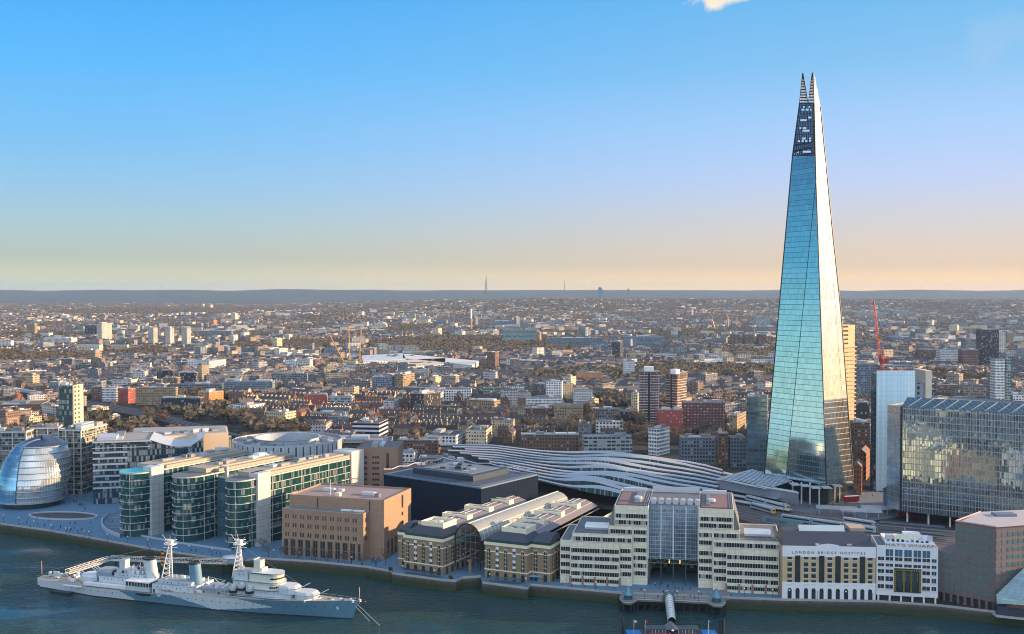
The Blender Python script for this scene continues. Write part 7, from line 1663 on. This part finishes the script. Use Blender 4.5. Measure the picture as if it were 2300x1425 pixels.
def locphrase(px,py):
    b=min(LM,key=lambda l:((l[1]-px)/1.0)**2+((l[2]-py)*2.4)**2); dx,dy=px-b[1],(py-b[2])*2.4
    d=abs(dx)+abs(dy); a='close ' if d<45 else ('far ' if d>160 else '')
    if abs(dx)>abs(dy)*1.6: w='left of' if dx<0 else 'right of'
    elif abs(dy)>abs(dx)*1.6: w='behind' if dy<0 else 'in front of'
    else: w=('behind' if dy<0 else 'before')+(' and left of' if dx<0 else ' and right of')
    return (w+' '+b[0])
for X,Y,stp,kind in fills:
    P,lab,cat,grp=NM[kind]; pi=rr.randrange(len(P)); p=P[pi]; hx,hy=dims(p); rot=district(X,Y)+(math.pi/2 if rr.random()<.3 else 0); s=1.0 if Y<2400 else min(1.5,(Y/2400)**.25)
    sx=rr.uniform(.6,1.1)*s*(1 if Y<2200 or kind!='t' else .7); sz=rr.uniform(.75,1.15)*(.8 if pi==3 and kind=='f' and rr.random()<.5 else 1)
    if Y>3500: sz*=1.0
    if not free(X,Y,max(hx,hy)*sx*.52): 
        sx*=.55
        if not free(X,Y,max(hx,hy)*sx*.5): continue
    put(X,Y,max(hx,hy)*sx*.45)
    z=hill(X,Y); px,py=pxof(X,Y,6)
    if px<-60 or px>2360: continue
    if CNT[kind]<300 and not(kind=='f' and Y>3000):
        CNT[kind]+=1
        if (kind,pi) in used: o=copy_tree(p)
        else: o=p; used.add((kind,pi))
        o.location=(X,Y,z); o.rotation_euler=(0,0,rot); o.scale=(sx,s if s>1 else rr.uniform(.85,1.1),sz)
        ad={'t':['narrow','short','long','stubby'],'f':['slender','squarish','long low','taller','mid-rise','broad'],'s':['compact','broad']}[kind][pi]
        tag(o,ad+' '+lab+', '+locphrase(px,py),cat,grp)
        SEEN.setdefault(o['label'],[]).append(o)
    else:
        mb=STUFF[kind]; reps=[(0,0,rot)]
        if kind=='t':
            if rr.random()<.5: rot+=math.pi/2
            dd=9*s; reps=[(-dd*math.sin(rot),dd*math.cos(rot),rot),(dd*math.sin(rot),-dd*math.cos(rot),rot+rr.choice([0,0,math.pi/2]))]
        for ox,oy,ro in reps:
            n=len(mb.v); X_,Y_=X+ox,Y+oy; c_,s_=math.cos(ro),math.sin(ro); a,b=hx*sx*(.72 if kind=='t' else 1),hy*s*(rr.uniform(.8,1.2)); h={'t':8.5,'f':rr.choice([10,12,14,18,22]) if Y<6500 else rr.choice([9,11,13]),'s':8}[kind]*sz*rr.uniform(.85,1.15)
            q=[(X_+u*c_-v*s_,Y_+u*s_+v*c_) for u,v in ((-a,-b),(a,-b),(a,b),(-a,b))]; mcol=rr.randrange(4)
            mb.v+=[(u,v,z-2) for u,v in q]+[(u,v,z+h) for u,v in q]
            for i in range(4): j=(i+1)%4; mb.f.append((n+i,n+j,n+4+j,n+4+i)); mb.m.append(mcol)
            if kind=='t' and Y<6500:
                r1=((q[0][0]+q[3][0])/2,(q[0][1]+q[3][1])/2,z+h+3.4); r2=((q[1][0]+q[2][0])/2,(q[1][1]+q[2][1])/2,z+h+3.4); mb.v+=[r1,r2]
                mb.f+=[(n+4,n+5,n+9,n+8),(n+6,n+7,n+8,n+9),(n+5,n+6,n+9),(n+7,n+4,n+8)]; mb.m+=[4,4,mcol,mcol]
            else: mb.f.append((n+4,n+5,n+6,n+7)); mb.m.append(4 if rr.random()<.72 else 5)
for l,os_ in SEEN.items():      # those that share a label are told apart by size or depth where they can be
    if len(os_)>1:
        os_.sort(key=lambda o:o.location.y)
        if len(os_)==2: os_[0]['label']='nearer '+l; os_[1]['label']='farther '+l
        elif len(os_)==3: os_[0]['label']='nearest '+l; os_[1]['label']='middle '+l; os_[2]['label']='farthest '+l
for o_ in list(COL.objects):
    l_=o_.get('label')
    if l_ and len(l_.split())>16:
        w_=l_.split()
        while len(w_)>16: w_.pop(0)
        o_['label']=' '.join(w_)
far_w=[[(.26,.15,.1),(.42,.31,.2),(.15,.11,.1),(.62,.54,.42)],[(.62,.62,.6),(.27,.21,.17),(.62,.53,.38),(.2,.25,.3)],[(.5,.52,.54),(.3,.33,.36),(.5,.44,.34),(.6,.6,.58)]]
for k,(nm,key) in enumerate((('distant_terraces','t'),('distant_flats','f'),('distant_sheds','s'))):
    ms=[facade('far_%s_%d'%(key,i),c,(.07,.075,.09),3.2,3.6,.5,.5,obj=0,lit=.2) for i,c in enumerate(far_w[k])]+[mat('far_roof_a',(.08,.085,.1),.9,0,.35,.05),mat('far_roof_b',(.34,.35,.36),.8,0,.35,.05)]
    if STUFF[key].f: tag(STUFF[key].build(nm,ms),['far brown brick terraces spreading to the hills','far flat roofed blocks spreading to the hills','far warehouses and sheds among the houses'][k],['houses','apartment blocks','warehouses'][k],kind='stuff')
print('FILL',CNT,len(fills),len(trees))
# ================================================================ trees
def leaf_mesh(name,seed,h,r,n,cols,kind='bare',q=.55):
    g=random.Random(seed); mb=MB(); T=MB()
    T.tube((0,0,0),(0,0,h*.35),.32*h/12,6,.22*h/12)
    ends=[]
    for i in range(7):
        a=g.uniform(0,6.28); e=Vector((math.cos(a)*r*g.uniform(.35,.75),math.sin(a)*r*g.uniform(.35,.75),h*g.uniform(.6,.9))); T.tube((0,0,h*.3),e,.16*h/12,4,.05); ends.append(e)
        for _ in range(3): e2=e+Vector((g.uniform(-1,1)*r*.4,g.uniform(-1,1)*r*.4,g.uniform(-.1,.2)*h)); T.tube(e*.75+Vector((0,0,h*.07)),e2,.07*h/12,3,.03); ends.append(e2)
    lob=[Vector((g.uniform(-.55,.55)*r,g.uniform(-.55,.55)*r,h*g.uniform(.5,.85))) for _ in range(7)]
    for i in range(n):
        c=g.choice(lob); d=Vector((g.gauss(0,1),g.gauss(0,1),g.gauss(0,1))).normalized(); p=c+Vector((d.x*r*.5,d.y*r*.5,d.z*h*.2))*g.uniform(.35,1.0)**.5
        if p.z<h*.22: continue
        s=q*g.uniform(.5,1.3); u=Vector((g.gauss(0,1),g.gauss(0,1),g.gauss(0,1))).normalized()*s; v=u.orthogonal().normalized()*s*(.28 if kind=='bare' else .8); v.rotate(Matrix.Rotation(g.uniform(0,6),3,u.normalized()))
        mb.poly([p-u-v,p+u-v,p+u+v,p-u+v],g.randrange(3))
    cm=[mat('%s_%d'%(name,i),c,.9,0,.2,.5,obj=.2) for i,c in enumerate(cols)]
    return T.mesh('trunk',mat('bark',(.11,.08,.06),.9)),mb.mesh('crown',cm)
KINDS=[leaf_mesh('twig_brown',1,14,6,900,[(.16,.12,.09),(.11,.09,.07),(.21,.16,.115)]),leaf_mesh('twig_brown',2,11,5,800,[(.16,.12,.09),(.11,.09,.07),(.21,.16,.115)]),leaf_mesh('twig_grey',3,15,7,900,[(.16,.13,.1),(.12,.1,.085),(.2,.16,.12)]),leaf_mesh('leaf_green',4,9,4.2,700,[(.06,.09,.03),(.04,.065,.025),(.1,.12,.04)],'leaf',.42),leaf_mesh('leaf_olive',5,12,5.2,700,[(.14,.13,.06),(.1,.1,.05),(.19,.16,.08)],'leaf',.45),leaf_mesh('twig_sparse',8,14,6,330,[(.1,.085,.075),(.08,.07,.065),(.13,.11,.09)],'bare',.42)]
TL=['bare brown tree','smaller bare brown tree','bare grey brown tree','dark green tree','olive budding tree']
def tree(X,Y,k,s,label,z=None,group=None):
    r=empty('tree',(X,Y,hill(X,Y) if z is None else z),rnd.uniform(0,6.28),label,'tree',group); inst('trunk',KINDS[k][0],r,(0,0,0)); inst('crown',KINDS[k][1],r,(0,0,0)); r.scale=(s,s,s*rnd.uniform(.85,1.1)); return r
trees.sort(key=lambda t:t[1]); nt_=0; FT=MB(); TS={}
g=random.Random(77)
# loose trees among the mid-distance roofs and brown clumps the photo shows
spots=[(345,948),(355,952),(365,946),(335,952),(372,955),(470,930),(486,936),(500,944),(512,950),(525,955),(498,930),(545,948),(560,955),(60,868),(45,874),(75,870),(1085,950),(1096,955),(1185,972),(1200,968),(1440,968),(1430,962),(1240,975),(1290,972),(1050,948),(980,940),(905,962),(740,935),(1330,948),(1310,935),(150,838),(165,842),(232,862),(1350,935),(1322,968),(2110,858),(2130,862),(2150,856),(2175,860),(2190,866),(2095,868),(2120,848),(2145,845),(2165,870),(2285,870),(2205,868),(1275,985),(1258,990),(1225,990),(1300,990)]
for x,y in spots:
    p=G(x,y); k=g.choice([0,0,1,2,2]); r=tree(p.x,p.y,k,g.uniform(.9,1.35),None); L2=TL[k]+', '+locphrase(x,y); TS.setdefault(L2,[]).append(r); nt_+=1
for X,Y,stp in trees:
    px,py=pxof(X,Y,0)
    if px<-40 or px>2340: continue
    k=g.choice([0,0,1,1,2,2]); s=g.uniform(.7,1.2)
    if nt_<300:
        r=tree(X,Y,k,s,None); TS.setdefault(TL[k]+', '+locphrase(px,py),[]).append(r); nt_+=1
    else:
        rad=6.5*s*(1 if Y<3000 else (Y/3000)**.6); h=11*s; z0=hill(X,Y); m_=g.randrange(4); nn=26 if Y<5000 else 12
        for _ in range(nn):
            d=Vector((g.gauss(0,1),g.gauss(0,1),g.gauss(0,.8))).normalized(); p=Vector((X,Y,z0+h*.55))+Vector((d.x*rad,d.y*rad,d.z*h*.42))*g.uniform(.4,1)
            u=Vector((g.gauss(0,1),g.gauss(0,1),g.gauss(0,1))).normalized()*rad*.34; v=u.orthogonal().normalized()*rad*.3; FT.poly([p-u-v,p+u-v,p+u+v,p-u+v],m_)
for l,os_ in TS.items():
    n=len(os_)
    os_.sort(key=lambda o:o.location.x)
    for i,o in enumerate(os_):
        if n==1: tag(o,l,group='trees among the city roofs')
        elif n==2: tag(o,['left ','right '][i]+l,group='trees among the city roofs')
        elif n==3: tag(o,['leftmost ','middle ','rightmost '][i]+l,group='trees among the city roofs')
        else: tag(o,l,group='trees among the city roofs')
tag(FT.build('distant_trees',[mat('far_tree_%d'%i,c,.95,0,.2,.05) for i,c in enumerate(((.12,.095,.07),(.085,.075,.06),(.065,.07,.045),(.11,.095,.07)))]),'far bare and green trees between the houses','trees',kind='stuff')
# riverside bare trees before the court building
for i,(x,y) in enumerate(((603,1252),(640,1257),(668,1259),(700,1262),(735,1265),(775,1268),(812,1272),(845,1278),(866,1270),(590,1238))):
    p=G(x,y,.15); tree(p.x,p.y,5,.62,['first','second','third','fourth','fifth','sixth','seventh','eighth','ninth','tenth'][[9,0,1,2,3,4,5,6,7,8].index(i) if False else i]+' bare riverside tree from the left before the tan brick court',z=.15,group='bare trees along the quay')
for x,y,lb in ((880,1284,'round green bush beside the left yellow brick warehouse'),(1015,1303,'low green bush at the mouth of the glass arcade')):
    p=G(x,y,.15); r=empty('bush',p,0,lb,'bush'); inst('crown',KINDS[3][1],r,(0,0,-.9)); r.scale=(.45,.45,.3)
# ================================================================ lamps and people on the promenade
def lamp_parts():
    return MB().tube((0,0,0),(0,0,.5),.26,8,.18).tube((0,0,.5),(0,0,4.2),.09,6).mesh('post',dark),MB().lathe((0,0,4.5),[(.05,-.42),(.3,-.3),(.42,0),(.3,.3),(.05,.42)],10).mesh('globe',mat('globe_white',(.85,.85,.8),.3)),MB().box(-.5,-.45,0,.5,.45,1.3).mesh('plinth',stone)
LP=lamp_parts()
lamps=[(8,1176),(42,1182),(76,1190),(115,1199),(148,1206),(156,1206),(191,1213),(200,1214),(241,1220),(287,1226),(332,1233),(380,1241),(425,1247),(477,1254),(615,1257),(673,1262),(731,1267),(790,1273),(843,1279),(905,1294),(975,1304),(1100,1313),(1181,1323),(1264,1325),(1339,1332),(1448,1350),(1498,1352),(1521,1352),(1569,1353),(1605,1352),(1672,1346),(1735,1349),(1773,1350),(1836,1351),(1900,1353),(1960,1355)]
wh=[(300,'by the glass egg'),(560,'by the green glass fingers'),(870,'before the tan brick court'),(1240,'before the yellow brick warehouses'),(1760,'before the stepped office and its jetty'),(2300,'before the white hospital')]
cnt={}
for i,(x,y) in enumerate(lamps):
    z=.4 if 1440<x<1610 else .15; p=G(x,y-3,z); w=[b for a,b in wh if x<a][0]; cnt[w]=cnt.get(w,0)+1
    o=['first','second','third','fourth','fifth','sixth','seventh','eighth','ninth','tenth','eleventh','twelfth'][cnt[w]-1]
    r=empty('street_lamp',p,0,o+' globe lamp from the left '+w,'street lamp','globe lamps along the quay'); 
    inst('post',LP[0],r,(0,0,0)); inst('globe',LP[1],r,(0,0,0))
def person_mesh(seed,coat,leg):
    g=random.Random(seed); st=g.uniform(.12,.3); mb=MB()
    # legs, torso, arms and head joined at hips, shoulders and neck
    for s in(-1,1): mb.tube((s*.10,s*st,0.0),(s*.10,s*st*.5,.48),.07,6,.085,1).tube((s*.10,s*st*.5,.48),(s*.08,0,.92),.085,6,.12,1).box(s*.10-.05,s*st-.08,0,s*.10+.05,s*st+.2-.04,.07,1)
    mb.lathe((0,0,.85),[(.02,0),(.17,.02),(.18,.2),(.16,.32),(.21,.55),(.19,.62),(.07,.68),(.06,.74)],10,0,1,.62)
    for s in(-1,1): mb.tube((s*.22,0,1.42),(s*.27,-s*.1,1.12),.062,6,.05,0).tube((s*.27,-s*.1,1.12),(s*.24,-s*st,.86),.05,6,.035,0)
    mb.lathe((0,.01,1.53),[(.02,0),(.075,.03),(.10,.12),(.10,.18),(.06,.24),(.01,.26)],10,2,.9,1.05); mb.lathe((0,.0,1.66),[(.108,-.03),(.112,.04),(.07,.12),(.01,.145)],10,3,.95,1.08)
    return mb.mesh('person',[coat,leg,mat('skin',(.5,.32,.24),.6),mat('hair',(.03,.02,.015),.7)])
PM=[(person_mesh(1,mat('coat_black',(.02,.02,.025)),mat('trouser_navy',(.02,.025,.05))),'black coat'),(person_mesh(2,mat('coat_red',(.4,.03,.03)),mat('trouser_black',(.02,.02,.02))),'red coat'),(person_mesh(3,mat('coat_navy',(.03,.05,.12)),mat('trouser_navy')),'navy coat'),(person_mesh(4,mat('coat_pale',(.5,.48,.44)),mat('trouser_black')),'pale coat')]
pe=[(45,1178),(52,1176),(60,1177),(68,1185),(100,1183),(84,1180),(132,1193),(150,1197),(160,1192),(175,1196),(186,1207),(176,1200),(202,1205),(145,1132),(165,1128),(172,1120),(178,1137),(243,1172),(252,1173),(258,1171),(185,1136),(430,1238),(440,1240),(398,1236),(410,1243),(455,1246),(470,1240),(495,1248),(620,1254),(705,1259),(760,1264),(768,1266),(1470,1345),(1478,1344),(1535,1346),(1550,1343),(1560,1345),(1575,1340),(1643,1342),(1520,1338),(1490,1334),(1440,1328),(1855,1131),(1870,1136),(1835,1138),(1900,1139),(1815,1141),(1850,1145),(1880,1122),(1925,1132),(1945,1112),(1960,1115)]
ww=[(220,'on the promenade by the glass egg'),(560,'on the promenade below the glass fingers'),(900,'on the quay before the tan brick court'),(1700,'on the paving before the stepped office'),(2300,'on the plaza under the skyscraper')]
gq=random.Random(8)
for _ in range(60):
    q_=gq.choice([((20,1165),(230,1185)),((160,1125),(200,1150)),((300,1232),(500,1246)),((620,1255),(860,1277)),((1270,1318),(1390,1328)),((1420,1332),(1600,1340)),((1790,1128),(1960,1140)),((1460,1318),(1560,1330)),((110,1185),(225,1202))]); t_=gq.random(); pe.append((q_[0][0]+(q_[1][0]-q_[0][0])*t_,q_[0][1]+(q_[1][1]-q_[0][1])*t_+gq.uniform(-5,1)))
for x,y in pe:
    z=.45 if 1400<x<1640 and y>1338 else .2; p=G(x,y,z); k=gq.choice([0,0,0,2,2,1,3]); o=bpy.data.objects.new('person',PM[k][0]); COL.objects.link(o); o.location=p; o.rotation_euler=(0,0,gq.uniform(0,6.28)); w=[b for a,b in ww if x<a][0]
    tag(o,'person in a '+PM[k][1]+' walking '+w,'person','people out '+w)
